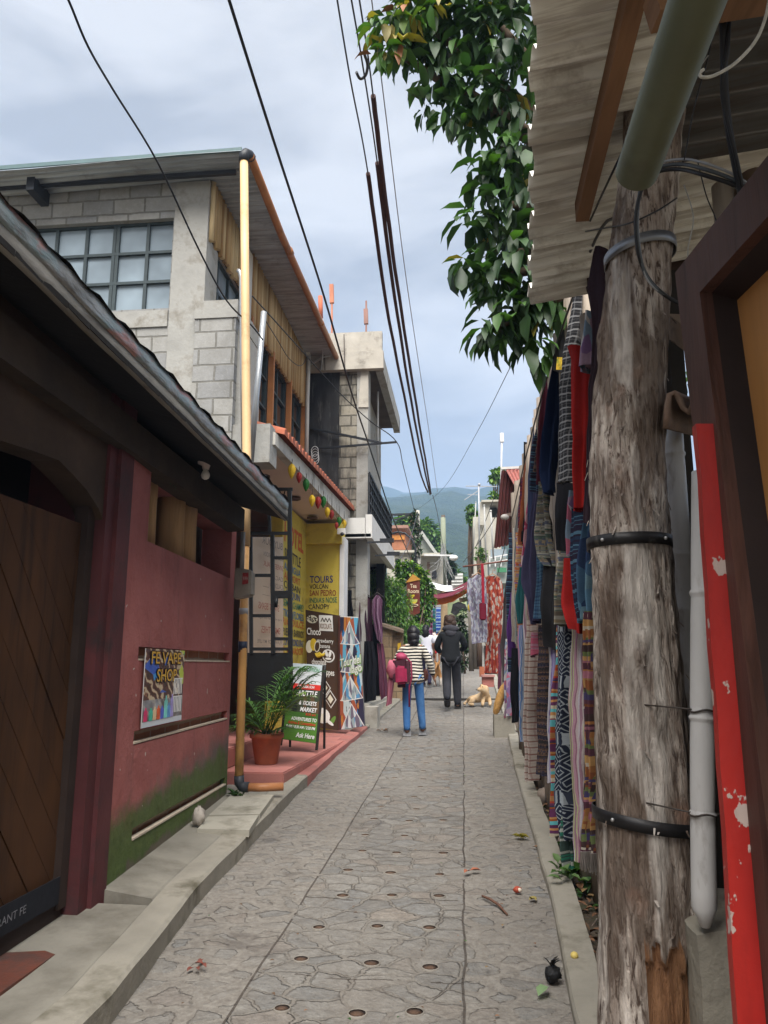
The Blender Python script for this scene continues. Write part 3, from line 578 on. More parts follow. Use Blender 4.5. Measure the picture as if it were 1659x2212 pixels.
# loose slabs, white stone, weeds by the corner
rs = M((.33, .31, .26), .9, .15, 4, .35, 30, dirt=(.12, .11, .08), damt=.35)
for k, (q, lab) in enumerate((([(424, 1797), (538, 1797), (560, 1766), (450, 1768)], 'cracked concrete slab lying loose by the white stone, nearer one'), ([(452, 1764), (562, 1764), (592, 1722), (500, 1722)], 'concrete cover slab with a curved crack below the drain pipe, farther one'))):
    mb = MB(); mb.plate([PG(*a, off=.15 + .0 * k) + Vector((0, 0, .02)) for a in q], (0, 0, -.05)); mb.jitter(.012, 5); tag(mb.build('concrete_slab', rs), lab, 'slab', 'loose slabs on the sidewalk')
c_ = PG(428, 1780, .17); mb = MB(); mb.ball(c_ + Vector((0, 0, .06)), (.05, .045, .065), 12, jit=.7); tag(mb.build('white_stone', M((.4, .36, .32), .9, .2, 8, .4)), 'small whitish stone leaning against the mossy wall foot', 'stone')
def leaf(mb, base, d, L, w, mi=0, fold=.25, droop=.25, up=None):
    d = Vector(d).normalized(); s_ = d.cross(up or Vector((0, 0, 1)))
    if s_.length < .05: s_ = Vector((1, 0, 0))
    s_.normalize(); n = s_.cross(d); base = Vector(base)
    c = [base, base + d * L * .35 - n * L * droop * .1, base + d * L * .72 - n * L * droop * .45, base + d * L - n * L * droop]
    v = [mb.bm.verts.new(p) for p in c]; e = [mb.bm.verts.new(c[1] + s_ * w * .5 + n * w * fold), mb.bm.verts.new(c[2] + s_ * w * .4 + n * w * fold), mb.bm.verts.new(c[1] - s_ * w * .5 + n * w * fold), mb.bm.verts.new(c[2] - s_ * w * .4 + n * w * fold)]
    for f in ((v[0], e[0], v[1]), (v[1], e[0], e[1], v[2]), (v[2], e[1], v[3]), (v[0], v[1], e[2]), (v[1], v[2], e[3], e[2]), (v[2], v[3], e[3])):
        q = mb.bm.faces.new(f); q.material_index = mi; q.smooth = True
def leafmat(col, var=.35, rough=.55, trans=.25):
    t = NT('leaf'); c = t.ramp(t.noise(t.pos(), 3.5, 3), [(.3, sc(col, 1 - var)), (.7, sc(col, 1 + var))]); t.out(c, rough, None, 0, .45)
    t.b.inputs['Transmission Weight'].default_value = 0; t.b.inputs['Subsurface Weight'].default_value = 0
    tr = t.N.new('ShaderNodeBsdfTranslucent'); t.t.links.new(t.mix(1.0, c, (1.3, 1.5, .5), 'MULTIPLY'), tr.inputs[0]); ms = t.N.new('ShaderNodeMixShader'); ms.inputs[0].default_value = trans
    t.t.links.new(t.b.outputs[0], ms.inputs[1]); t.t.links.new(tr.outputs[0], ms.inputs[2]); t.t.links.new(ms.outputs[0], t.N['Material Output'].inputs[0]); return t.m
LF1, LF2, LF3 = leafmat((.03, .075, .018)), leafmat((.055, .13, .025)), leafmat((.12, .2, .03)); LFY = leafmat((.25, .2, .03)); LFD = leafmat((.011, .028, .011), rough=.35)
mb = MB(); b_ = PY(512, 1722, 7.1)
for k in range(9): leaf(mb, b_ + Vector((random.uniform(-.04, .06), random.uniform(-.05, .02), 0)), (random.uniform(-1, 1), random.uniform(-1, .2), random.uniform(.3, 1.2)), random.uniform(.08, .14), .06, random.randint(0, 1))
tag(mb.build('weed', [LF1, LF2]), 'small green weed growing at the foot of the drain pipe', 'plant')
# ================================================================ LEFT: the grey block house over the tour shop
BLOCK_X = brick_mat('concrete_block_wall', (.36, .355, .34), (.26, .264, .27), (.2, .195, .18), .4, .205, 'x', .013, .014)
BLOCK_Y = brick_mat('concrete_block_side', (.33, .315, .29), (.28, .275, .26), (.2, .19, .17), .4, .205, 'y', .014, .01)
CEM = M((.34, .335, .315), .92, .2, 3, .5, 18, dirt=(.17, .15, .12), damt=.35, dscale=3)
MET = M((.045, .062, .068), .5, .15, 8, .05); PANE = glass((.25, .31, .36), .12); PANED = glass((.02, .026, .03), .08)
bh = thing('block_house', 'two storey grey block house with bamboo cladding and tin roof above the yellow tour shop', 'house', (-3, 11, .4))
Y8 = 8.2
mb = MB(); mb.wall((-7.5, Y8, 3.0), (1, 0, 0), 7.5 - 3.0, 4.36, [(7.5 - 5.25, 7.5 - 3.42, 2.69, 3.88, .14, None, 1)], (0, -1, 0), 0)
mb.box(-3.4, -2.98, Y8 - .025, Y8 + .4, 3.0, 7.34, 1); mb.box(-7.4, -3.42, Y8 - .02, Y8 + .05, 5.45, 5.66, 1); pass
mb.box(-3.06, -2.57, Y8 - .06, Y8 + .8, 3.6, 5.5, 0); mb.box(-3.07, -2.55, Y8 - .075, Y8 + .85, 5.5, 5.72, 1); mb.box(-3.02, -2.13, Y8 - .03, Y8 + .3, 3.75, 4.2, 1)
mb.box(-2.57, -2.5, Y8 + .05, Y8 + .8, 3.7, 5.4, 1); mb.build('wall', [BLOCK_X, CEM], bh)
def window_grid(parent, O, U, N, W_, H_, cols, rows, fr, pane, name='window', bw=.04):
    """metal window: frame and bars as one mesh, panes as its child; O lower left corner"""
    O, U, N = Vector(O), Vector(U), Vector(N); mb = MB(); Z = Vector((0, 0, 1))
    for i, x in enumerate(cols): w = bw * (1.5 if i in (0, len(cols) - 1) else 1); mb.bar(O + U * x * W_, O + U * x * W_ + Z * H_, w, .05, up=N)
    for i, z in enumerate(rows): w = bw * (1.5 if i in (0, len(rows) - 1) else .9); mb.bar(O + Z * z * H_ + N * .004, O + U * W_ + Z * z * H_ + N * .004, .046, w)
    f = mb.build(name, fr, parent); mb = MB(); q = [O - N * .012, O + U * W_ - N * .012, O + U * W_ + Z * H_ - N * .012, O + Z * H_ - N * .012]; mb.slab(q, -N * .008); mb.build('pane', pane, f); return f
window_grid(bh, (-5.25, Y8 + .1, 5.69), (1, 0, 0), (0, -1, 0), 1.83, 1.19, [0, .165, .38, .575, .6, .81, 1], [0, .33, .66, 1], MET, PANE)
FX = -3.0
mb = MB(); mb.wall((FX, Y8, 3.9), (0, 1, 0), 6.0, 3.5, [(.18, 1.5, 1.85, 2.72, .1, None, 1), (1.95, 5.65, .4, 2.52, .12, None, 1)], (1, 0, 0), 1)
mb.box(-7.4, -3.02, 14.1, 14.2, .3, 7.3, 0); mb.build('street_wall', [BLOCK_Y, CEM], bh)
window_grid(bh, (FX - .06, Y8 + .18, 5.75), (0, 1, 0), (1, 0, 0), 1.32, .87, [0, .33, .66, 1], [0, .5, 1], MET, PANE)
ORF = M((.42, .17, .06), .6, .2, 5, .1)
for k, y in enumerate((10.15, 11.42, 12.68)): window_grid(bh, (FX - .05, y, 4.3), (0, 1, 0), (1, 0, 0), 1.15, 2.1, [0, .5, 1], [0, .55, .78, 1], MET, PANED)
for y in (10.08, 11.36, 12.62, 13.87): mb = MB(); mb.bar((FX + .03, y, 4.3), (FX + .03, y, 6.45), .09, .07); mb.build('window_post', ORF, bh)
for q in ((.06, 9.75, 10.0, 5.0, 7.36), (.07, 13.95, 14.12, 4.2, 7.4)): mb = MB(); mb.box(FX - .02, FX + q[0], *q[1:]); mb.build('white_post', M((.62, .6, .56), .8, .1, 4, .1), bh)
BAMB = wood((.55, .38, .19), 'z', .55, .9); mb = MB()
for a, b, z0, z1 in ((Y8 + .06, 9.74, 6.6, 7.36), (10.05, 13.95, 6.38, 7.42)):
    y = a
    mb.box(FX + .012, FX + .02, a - .04, b, z0, z1, 1)  # dark brown sheet paints shade into the gaps between the canes
    while y < b: mb.tube([(FX + .035, y, z0 + random.uniform(-.03, .02)), (FX + .035, y, (z0 + z1) / 2), (FX + .035, y, z1)], random.uniform(.031, .038), 7, random.choice((0, 0, 2, 3))); y += .092
mb.build('bamboo_cladding', [BAMB, M((.06, .035, .015), .9), wood((.4, .24, .1), 'z', .5, .9), wood((.66, .5, .28), 'z', .6, .9)], bh)
ZINC = corrugate((.4, .44, .48), (.2, .2, .2), .42, .4, 'x', .15)
mb = MB(); pts = []; n_ = 560
zr = lambda y: 7.36 + .022 * (y - 7.7)
for i in range(n_):
    y = 7.7 + 6.4 * i / (n_ - 1)
    for x in (-8.2, -5, -3.2, -2.42): pts.append((x, y, zr(y) + .019 * math.sin(2 * math.pi * y / .1) + (.0 if x > -5 else -.05)))
mb.grid(pts, 4, n_); rf = mb.build('roof', ZINC, bh)
mb = MB(); mb.bar((-8.2, 7.72, 7.34), (-2.45, 7.72, 7.39), .02, .05); mb.build('roof_edge', M((.1, .16, .17), .5, .2), rf)
mb = MB(); mb.bar((-8, 8.0, 7.3), (-2.6, 8.0, 7.3), .05, .05); mb.box(-5.15, -5.05, 7.85, 8.2, 7.14, 7.32); mb.build('roof_beam', BLKPL, rf)
mb = MB(); mb.tube([top + Vector((.05, .06, .07)), (-2.4, 9.5, 7.36), (-2.39, 12, 7.42), (-2.38, 14.1, 7.46)], .052, 12); mb.tube([(-2.39, 9.9, 7.373), (-2.39, 10.02, 7.375)], .058, 12); mb.tube([(-2.39, 12.4, 7.43), (-2.39, 12.5, 7.43)], .058, 12); mb.build('roof_gutter', ORNG, bh)
mb = MB(); mb.tube([top - Vector((0, 0, .06)), top + Vector((0, 0, .03)), top + Vector((.015, .02, .065)), top + Vector((.04, .07, .08)), top + Vector((.05, .12, .075))], .06, 12); mb.build('gutter_elbow', BLKPL, bh)
GALV = M((.4, .42, .44), .35, .12, 6, .05, metal=.6)
mb = MB(); mb.tube([PY(541, 1005, 7.85), PY(556, 830, 7.85), PY(570, 674, 7.85)], .034, 10); tag(mb.build('steel_conduit', GALV), 'slanting galvanised pipe leaning beside the cream downpipe', 'pipe')
mb = MB(); mb.tube([PY(526, 985, 8.0), PY(523, 760, 8.0), PY(521, 600, 8.0), PY(519, 588, 8.0), PY(514, 584, 8.0)], .026, 10); tag(mb.build('steel_conduit', GALV), 'upright grey conduit with a hooked top behind the cream downpipe', 'pipe')
# tile awning, fascia and soffit of the shop
TILE = M((.33, .1, .055), .85, .3, 7, .3, 30, dirt=(.12, .06, .045), damt=.4); FASC = M((.55, .53, .48), .85, .15, 4, .2, dirt=(.22, .2, .17), damt=.35); SOFF = M((.62, .5, .41), .8, .05, 2, .05)
AY0, AY1 = 8.5, 15.1; az = lambda y: 4.12 + .045 * (y - 8.4)
mb = MB(); y = AY0
while y < AY1:
    z = az(y); a = Vector((-2.02, y, z + .015)); b = Vector((-3.0, y, z + .3)); pts = []
    for i in range(4):
        p = lerp(a, b, i / 3)
        for k in range(7): an = math.pi * k / 6; pts.append(p + Vector((0, math.cos(an) * .092, math.sin(an) * .1)))
    mb.grid(pts, 7, 4); pts = []
    mb.face([a + Vector((.0, math.cos(math.pi * k / 6) * .092, math.sin(math.pi * k / 6) * .1)) for k in range(7)])
    y += .205
mb.build('tile_awning', TILE, bh)
mb = MB(); mb.hexa([(-2.2, AY0 - .2, 3.99), (-2.1, AY0 - .2, 3.99), (-2.1, AY1, 4.12), (-2.2, AY1, 4.12), (-3.0, AY0 - .2, az(AY0) + .27), (-2.1, AY0 - .2, az(AY0) + .01), (-2.1, AY1, az(AY1) + .01), (-3.0, AY1, az(AY1) + .27)]); mb.build('fascia', FASC, bh)
mb = MB(); mb.hexa([(-5, 8.3, 4.0), (-2.2, 8.3, 4.0), (-2.2, 15.0, 4.08), (-5, 15.0, 4.08), (-5, 8.3, 4.1), (-2.2, 8.3, 4.1), (-2.2, 15.0, 4.2), (-5, 15.0, 4.2)]); mb.build('soffit', SOFF, bh)
for q in ((569, 1027), (637, 1075), (675, 1117)):
    c_ = PZ(*q, 4.02); mb = MB(); mb.lathe(c_ + Vector((0, 0, .0)), [(.09, .0), (.095, -.03), (.06, -.04), (.05, .0)], 16); mb.build('recessed_lamp', M((.1, .055, .035), .5), bh)
YELW = M((.56, .44, .07), .8, .14, 2.5, .15, 30, dirt=(.3, .22, .04), damt=.3); TY = 13.3
mb = MB(); mb.box(-3.4, -2.1, TY - .12, TY + .3, 3.62, 3.98); mb.build('yellow_beam', YELW, bh)
mb = MB(); mb.box(-2.9, -2.14, TY, TY + .2, .3, 3.62); mb.build('tours_wall', YELW, bh)
mb = MB(); mb.box(-2.14, -2.06, TY - .03, TY + .4, .3, 3.75); mb.build('white_pillar', M((.68, .68, .68), .8, .08, 3, .1), bh)
SX = -2.74
mb = MB(); mb.box(SX - .2, SX, 11.45, TY, .3, 4.0); mb.build('shuttle_wall', YELW, bh)
mb = MB(); mb.box(-5, SX - .25, 8.3, 8.42, .3, 4.0); mb.box(-5, -4.9, 8.3, 15, .3, 4.0); mb.box(-5, SX - .2, TY + .2, TY + .35, .3, 4); mb.build('back_wall', M((.3, .2, .14), .9, .2, 3, .1), bh)
INKS = [M(c, .7, .1, 20, 0) for c in ((.02, .02, .03), (.02, .03, .16), (.25, .04, .02), (.01, .14, .08), (.04, .15, .3), (.03, .08, .25), (.5, .1, .02), (.05, .2, .12))]
def wallline(mb, txt, px0, py0, px1, pyt, Y, mi, bold=.01): # baseline left, right limit, cap height, on the wall facing the street mouth
    a, b, c = PY(px0, py0, Y), PY(px1, py0, Y), PY(px0, pyt, Y); letter(mb, txt, a, (1, 0, 0), (0, 0, 1), b.x - a.x, c.z - a.z, mi, bold=bold, lift=.004, wob=.1)
for tx, y0, yt, x1, mi in (('TOURS', 1259, 1244, 719, 1), ('VOLCAN', 1272, 1262, 709, 0), ('SAN PEDRO', 1287, 1275, 726, 2), ("INDIA'S NOSE", 1302, 1291, 728, 3), ('CANOPY', 1316, 1305, 712, 0)): mb = MB(); wallline(mb, tx, 669 if tx != 'CANOPY' else 667, y0, x1, yt, TY - .001, mi); mb.build('tours_lettering', INKS, bh, normals=False)
mb = MB()
def sline(tx, py, h, ya, yb, mi, bold=.01): # on the wall along the street (reads towards +y)
    mb = MB(); a = PX(640, py, SX); letter(mb, tx, (SX + .001, ya, a.z), (0, 1, 0), (0, 0, 1), yb - ya, h, mi, bold=bold, lift=.004, wob=.08); mb.build('shuttle_lettering', INKS, bh, normals=False)
sline('HOTEL', 1185, .3, 11.55, 13.0, 6, .03)
for k, (tx, py, mi) in enumerate((('SHUTTLE', 1222, 0), ('ANTIGUA', 1243, 4), ('AIRPORT', 1262, 6), ('COBAN', 1280, 0), ('LANQUIN', 1297, 5), ('SEMUC CHAMPEY', 1317, 7), ('TIKAL (FLORES)', 1338, 4), ('RIO DULCE', 1355, 6), ('PUERTO BARRIOS', 1376, 0), ('COPAN HONDURAS', 1396, 5), ('EL SALVADOR', 1414, 6))): sline(tx, py, .11 if k else .17, 11.6, 13.15 if len(tx) > 8 else 12.8, mi)
# menu boards behind the gate, their print seen from behind the glass
mnu = thing('menu_board', 'tall beige menu board with reversed print behind the black gate', 'menu board', (SX + .05, 10.6, .5))
mb = MB(); a = PY(534, 1420, 9.9); mb.slab([PY(536, 1440, 9.75), PY(612, 1440, 10.9), PY(612, 1160, 10.9), PY(536, 1160, 9.75)], (-.02, .02, 0)); mb.build('board', M((.5, .38, .27), .6, .06, 3, 0), mnu)
mb = MB(); b0, b1 = PY(536, 1420, 9.75), PY(612, 1420, 10.9); mu = (b1 - b0); mu.z = 0; ml = mu.length; mu.normalize()
for tx, py, f0, f1, h in (('BUY OUR', 1180, .25, .85, .1), ('FROM THE GARDEN', 1205, .3, .9, .06), ('SWEET TALK', 1226, .3, .9, .07), ('CACAO', 1250, .5, .9, .06), ('CALDERO ____', 1268, .3, .9, .07), ('AMANO ____', 1286, .3, .9, .06), ('SWEET BEANS', 1318, .2, .8, .09), ('a cup with cream and sugar', 1338, .2, .9, .035), ('SMOOTHIES', 1368, .3, .85, .09), ('FLAVOR OF MY LIFE', 1390, .2, .9, .05), ('FROM GARDEN', 1408, .3, .9, .05)):
    mb = MB(); z = PY(575, py, 10.3).z; letter(mb, tx, Vector((b0.x, b0.y, z)) + mu * f1 * ml + Vector((.02, -.03, 0)), -mu, (0, 0, 1), (f1 - f0) * ml, h, 0 if tx[0] != 'S' else 1, lift=.002, bold=.004, mirror=True); mb.build('lettering', [M((.16, .13, .11), .7, 0), M((.3, .08, .05), .7, 0)], mnu, normals=False)
# black steel gate
GY = 9.2; g = thing('steel_gate', 'open black steel gate leaf with a solid lower panel and square bars', 'gate', PY(585, 1512, GY))
GBL = M((.006, .0065, .007), .5, .3, 6, .1)
mb = MB(); mb.slab([PY(534, 1514, GY), PY(626, 1514, GY), PY(626, 1410, GY), PY(534, 1410, GY)], (0, .03, 0)); mb.build('panel', GBL, g)
mb = MB()
for x, a, b, w in ((543, 1160, 1412, .04), (590, 1150, 1412, .045), (628, 1054, 1512, .05)): mb.bar(PY(x, b, GY), PY(x + (a - b) * .006, a, GY), w, w, up=(0, 1, 0))
for y, a, b in ((1057, 578, 632), (1152, 540, 628), (1205, 590, 628), (1243, 545, 590), (1330, 545, 590), (1380, 590, 628), (1402, 543, 628)): mb.bar(PY(a, y, GY - .004), PY(b, y, GY - .004), .038, .038)
mb.bar(PY(580, 1057, GY), PY(583, 1152, GY), .035, .035, up=(0, 1, 0)); mb.build('frame', GBL, g)
mb = MB(); mb.slab([PY(590, 1292, GY - .03), PY(627, 1292, GY - .03), PY(627, 1276, GY - .03), PY(590, 1276, GY - .03)], (0, .06, 0)); mb.tube([PY(597, 1292, GY - .03), PY(596, 1312, GY - .03)], .022, 8); mb.build('lock_box', GBL, g)
lt = thing('globe_lantern', 'small amber lantern with a wire bracket above the gate', 'lantern', PY(612, 1105, 9.6)); c_ = PY(612, 1090, 9.6)
mb = MB(); mb.lathe(c_, [(.01, -.1), (.045, -.09), (.05, .0), (.045, .08), (.02, .1)], 12); mb.build('shade', M((.62, .32, .1), .5), lt); mb = MB(); mb.tube([c_ + Vector((0, 0, .1)), c_ + Vector((.02, 0, .2)), PY(628, 1056, 9.3)], .008, 6); mb.build('bracket', GBL, lt)
# plinth
PLT = M((.42, .165, .14), .7, .12, 3, .2, 40, dirt=(.25, .11, .1), damt=.3)
mb = MB(); zt = .465; mb.hexa([(-3.6, 7.9, .0), (-1.83, 7.9, .0), (-1.66, 13.1, .0), (-3.6, 13.1, 0), (-3.6, 7.88, zt), (-1.81, 7.88, zt), (-1.64, 13.1, zt + .01), (-3.6, 13.1, zt)]); mb.box(-3.6, -2.45, 7.84, 9.6, zt, zt + .2); mb.box(-3.6, -2.72, 9.6, 13.2, zt + .001, zt + .12)
bmesh.ops.bevel(mb.bm, geom=list(mb.bm.edges), offset=.012, segments=2, affect='EDGES'); o = mb.build('shop_plinth', PLT); tag(o, 'low pink painted concrete plinth in front of the yellow tour shop', 'plinth')
# potted palm
pc = Vector((PY(575, 1640, 8.55).x, 8.55, zt)); pl = thing('potted_palm', 'feathery green palm in a terracotta pot standing on the pink plinth', 'potted plant', pc)
mb = MB(); mb.lathe(pc, [(.001, .0), (.118, .0), (.122, .01), (.165, .27), (.185, .275), (.188, .32), (.168, .325), (.16, .29), (.001, .28)], 28); mb.build('pot', M((.4, .12, .055), .65, .12, 4, .1, dirt=(.26, .09, .05), damt=.3), pl)
mb = MB(); mb.lathe(pc, [(.16, .27), (.08, .305), (.001, .31)], 14); mb.build('soil', SOIL, pl)
mb = MB(); rnd = random.Random(5)
def frond(mb, base, d, L, lift, n=17, w=.018, ll=.2, mi=0):
    base, d = Vector(base), Vector(d).normalized(); P = []
    for i in range(n + 1):
        t = i / n; P.append(base + d * L * t * (1 - .15 * t) + Vector((0, 0, 1)) * (lift * L * (t - .5 * t * t)))
    mb.tube(P[::4] + [P[-1]], .005, 5, mi)
    for i in range(3, n + 1):
        t = (P[i] - P[i - 1]).normalized(); s_ = t.cross(Vector((0, 0, 1))).normalized(); f = math.sin(math.pi * min(1, i / n * .85 + .12))
        for sg in (-1, 1): leaf(mb, P[i], t * .75 + s_ * sg * .8 + Vector((0, 0, rnd.uniform(-.3, .15))), ll * (.4 + .6 * f) * rnd.uniform(.8, 1.1), w, mi, .1, .3)
for a, L, lift in ((20, .6, 2.0), (48, .6, 2.2), (75, .5, 2.6), (-15, .62, 1.7), (110, .4, 2.4), (140, .4, 1.6), (175, .42, .9), (210, .42, .7), (250, .35, 1.2), (290, .4, 1.6), (320, .55, 1.6), (0, .42, 3.2), (60, .4, 3.4), (-50, .5, 1.0), (160, .35, 2.0), (30, .42, 3.3), (10, .7, 1.8), (-28, .6, 1.4), (340, .36, 3.4), (15, .5, 2.8), (195, .45, .3), (225, .45, .35), (25, .55, 2.5), (5, .62, 1.2), (-40, .4, .4)):
    frond(mb, pc + Vector((rnd.uniform(-.04, .04), rnd.uniform(-.04, .04), .3)), (math.cos(R(a)), math.sin(R(a)), .1), L, lift, mi=rnd.choice((0, 1, 1, 2)))
mb.build('fronds', [LF1, LF2, LF3], pl)
# A-frame board, two banners
def quadbox(name, q, thick, mat, parent): # q: BL BR TR TL, UV 0..1 on the face
    q = [Vector(p) for p in q]; n0 = (q[1] - q[0]).cross(q[3] - q[0]); d_ = q[2] - EYEV; q[2] = EYEV + d_ * (n0.dot(q[0] - EYEV) / n0.dot(d_)); n = (q[1] - q[0]).cross(q[3] - q[0]).normalized(); mb = MB(); mb.face([p + n * .002 for p in q], 0, [(0, 0), (1, 0), (1, 1), (0, 1)]); mb.slab(q, -n * thick, 1); o = mb.build(name, [mat, M((.1, .1, .1), .6)], parent, normals=False)
    return o, q, n
def qframe(q): U = (q[1] - q[0]); V = (q[3] - q[0]); return q[0], U.normalized(), V.normalized(), U.length, V.length
def panelmat(name, rows, extra=None):
    t = NT(name); uv = t.uv(); x, y, _ = t.sep(uv); c = t.ramp(y, rows, 'CONSTANT')
    if extra: c = extra(t, uv, x, y, c)
    return t.out(c, .4, None, 0, .4)
def pool(t, uv, s, pal, seed=0.0): v = t.n('TexVoronoi', _out=1, Vector=t.mapping(uv, loc=(seed, seed * 2, 0)), Scale=s); r_, g_, b_ = t.sep(v); return t.ramp(t.math('ADD', t.math('MULTIPLY', r_, .8), t.math('MULTIPLY', t.noise(uv, 9, 4), .25)), [(i / len(pal), q) for i, q in enumerate(pal)], 'CONSTANT')
af = thing('sandwich_board', 'green and white folding pavement sign with white lettering beside the potted palm', 'pavement sign', PY(660, 1612, 9.75))
def afx(t, uv, x, y, c):
    m_ = t.math('MULTIPLY', t.math('GREATER_THAN', y, .36), t.math('LESS_THAN', y, .66)); c = t.mix(m_, c, pool(t, uv, 5, [(.015, .02, .015), (.04, .05, .03), (.1, .06, .03), (.02, .05, .02)])); return c
o, q, n = quadbox('board', [PY(608, 1596, 9.8), PY(685, 1606, 9.62), PY(702, 1437, 9.95), PY(626, 1432, 10.12)], .02, panelmat('sign_print', [(0, (.08, .2, .03)), (.3, (.05, .13, .025)), (.36, (.02, .03, .015)), (.66, (.55, .03, .02)), (.73, (.55, .58, .6)), (.9, (.45, .52, .55))], afx), af)
O, U, V, w_, h_ = qframe(q)
WR = [WHTP, M((.5, .03, .02), .5), M((.08, .25, .1), .5)]
lit(af, [('Ask Here', .4, .045, .52, .06, 0), ('8 AM / 8:30 AM / 2:30 PM', .1, .155, .82, .035, 0), ('Antigua & Connections', .14, .205, .78, .04, 1), ('ADVENTURES TO', .22, .255, .72, .042, 0), ('8:30 am', .62, .33, .28, .03, 1), ('MARKET', .45, .375, .48, .055, 0), ('& TICKETS', .4, .46, .5, .05, 0), ('SHUTTLE', .3, .575, .6, .07, 0), ('INFORMATION', .3, .68, .5, .035, 0), ('BEST OPTION', .3, .9, .6, .05, 2)], O, U, V, w_, h_, mats=WR, shear=.2, bold=.02)
mb = MB(); bk = n * -.5
for p in (q[0], q[1]): mb.bar(p + V * -.08, p + V * h_, .03, .02, up=n); mb.bar(Vector((p.x, p.y, zt)) - Vector((0, -.5, 0)), p + V * h_ - n * .03, .025, .02, up=n)
mb.build('legs', M((.02, .015, .013), .6), af)
xb = thing('chocolate_banner', 'tall brown menu banner with bananas and white drink names leaning on the tours wall', 'banner', PY(700, 1575, 12.5))
def xbx(t, uv, x, y, c): return t.mix(t.math('MULTIPLY', t.noise(uv, 4, 4), .4), c, (.09, .05, .035))
o, q, n = quadbox('board', [PY(666, 1569, 12.62), PY(730, 1577, 12.4), PY(735, 1330, 13.02), PY(660, 1317, 13.14)], .02, panelmat('banner_print', [(0, (.06, .032, .024)), (.5, (.05, .028, .02))], xbx), xb)
O, U, V, w_, h_ = qframe(q)
CRM = M((.72, .7, .6), .5, .1, 9, 0); BRN = M((.18, .08, .03), .5)
lit(xb, [('Choco', .05, .775, .5, .06, 0, .02), ('strawberry', .4, .71, .58, .035, 0), ('banana', .5, .665, .36, .035, 0), ('chocolate', .2, .52, .5, .045, 0, .02), ('Frappes', .5, .435, .47, .05, 0, .02), ('XOCOLATL', .51, .835, .45, .045, 1)], O, U, V, w_, h_, mats=[WHTP, BRN], lift=.016, bold=.01)
def dsc(mb, cx, cy, rx, ry, mi, lift=.006, rot=0, n_=18):
    mb.face([O + U * ((cx + rx * math.cos(a) * math.cos(rot) - ry * math.sin(a) * math.sin(rot)) * w_) + V * ((cy + (rx * math.cos(a) * math.sin(rot) + ry * math.sin(a) * math.cos(rot)) * w_ / h_) * h_) + n * lift for a in [2 * math.pi * k / n_ for k in range(n_)]], mi)
mb = MB(); mb.face([O + U * x * w_ + V * y * h_ + n * .006 for x, y in ((.49, .815), (.98, .815), (.98, .955), (.49, .955))], 0)
for k in range(3): a_ = .56 + .12 * k; mb.bar(O + U * a_ * w_ + V * .895 * h_ + n * .01, O + U * (a_ + .06) * w_ + V * .93 * h_ + n * .01, .012, .004, up=n, mi=4); mb.bar(O + U * (a_ + .06) * w_ + V * .93 * h_ + n * .01, O + U * (a_ + .12) * w_ + V * .895 * h_ + n * .01, .012, .004, up=n, mi=4)
dsc(mb, .24, .915, .2, .13, 1); 
for k in range(22): a_ = random.random() * 6.28; r_ = random.random() ** .5; dsc(mb, .24 + .17 * r_ * math.cos(a_), .915 + .037 * r_ * math.sin(a_), .035, .016, 4, .009, a_, 8)
dsc(mb, .12, .67, .13, .2, 1, .006, -.2); dsc(mb, .27, .69, .12, .19, 2, .008); dsc(mb, .4, .675, .1, .18, 1, .01, -.2); dsc(mb, .4, .675, .075, .15, 3, .012, -.2)
for k in range(4): mb.tube([O + U * (.32 + .05 * k + .05 * i) * w_ + V * (.615 - .012 * k * 0 - .03 * math.sin(i * .75) + .004 * k) * h_ + n * .012 for i in range(5)], [.008, .02, .024, .02, .008], 6, 2)
dsc(mb, .78, .6, .22, .2, 0); dsc(mb, .78, .6, .18, .16, 3, .009); dsc(mb, .72, .62, .05, .11, 0, .012, .3); dsc(mb, .84, .615, .05, .1, 0, .012, -.3); dsc(mb, .78, .575, .11, .035, 0, .012)
for cx, cy in ((.62, .33), (.8, .24)):
    for s_, m_, l_ in ((1, 0, .006), (.86, 3, .009), (.5, 1, .012)): mb.face([O + U * (cx + dx * .2 * s_) * w_ + V * (cy + dy * .075 * s_) * h_ + n * l_ for dx, dy in ((1, 0), (0, 1), (-1, 0), (0, -1))], m_)
dsc(mb, .5, .1, .26, .22, 0); dsc(mb, .45, .08, .16, .13, 1, .009); dsc(mb, .85, .07, .16, .06, 5, .009, .9); dsc(mb, .75, .05, .14, .05, 0, .012, -.5)
mb.build('printed_pictures', [WHTP, CRM, M((.7, .5, .04), .5), M((.07, .04, .025), .5), M((.03, .02, .015), .5), M((.15, .3, .06), .5)], xb, normals=False)
tb = thing('tour_banner', 'colourful photo banner of lake tours standing at the end of the pink plinth', 'banner', PY(762, 1572, 12.2))
def tbx(t, uv, x, y, c):
    fy = t.math('FRACT', t.math('MULTIPLY', y, 4.0)); up_ = t.math('ADD', t.math('ABSOLUTE', t.math('SUBTRACT', x, .52)), t.math('MULTIPLY', fy, .55)); tri = t.math('LESS_THAN', up_, .45)
    a = pool(t, uv, 6, [(.02, .16, .45), (.12, .4, .62), (.35, .09, .05), (.5, .2, .05), (.03, .03, .07), (.5, .6, .65)]); b = pool(t, uv, 9, [(.1, .3, .55), (.6, .65, .7), (.15, .13, .2), (.3, .4, .45)], 3.0)
    c = t.mix(tri, a, b); c = t.mix(t.math('MULTIPLY', t.math('GREATER_THAN', up_, .44), t.math('LESS_THAN', up_, .475)), c, (.7, .7, .72)); return t.mix(t.math('GREATER_THAN', fy, .97), c, (.75, .75, .75))
o, q, n = quadbox('board', [PY(735, 1576, 12.35), PY(788, 1568, 12.05), PY(774, 1333, 12.6), PY(735, 1331, 12.75)], .02, panelmat('banner_photos', [(0, (.1, .2, .4))], tbx), tb)
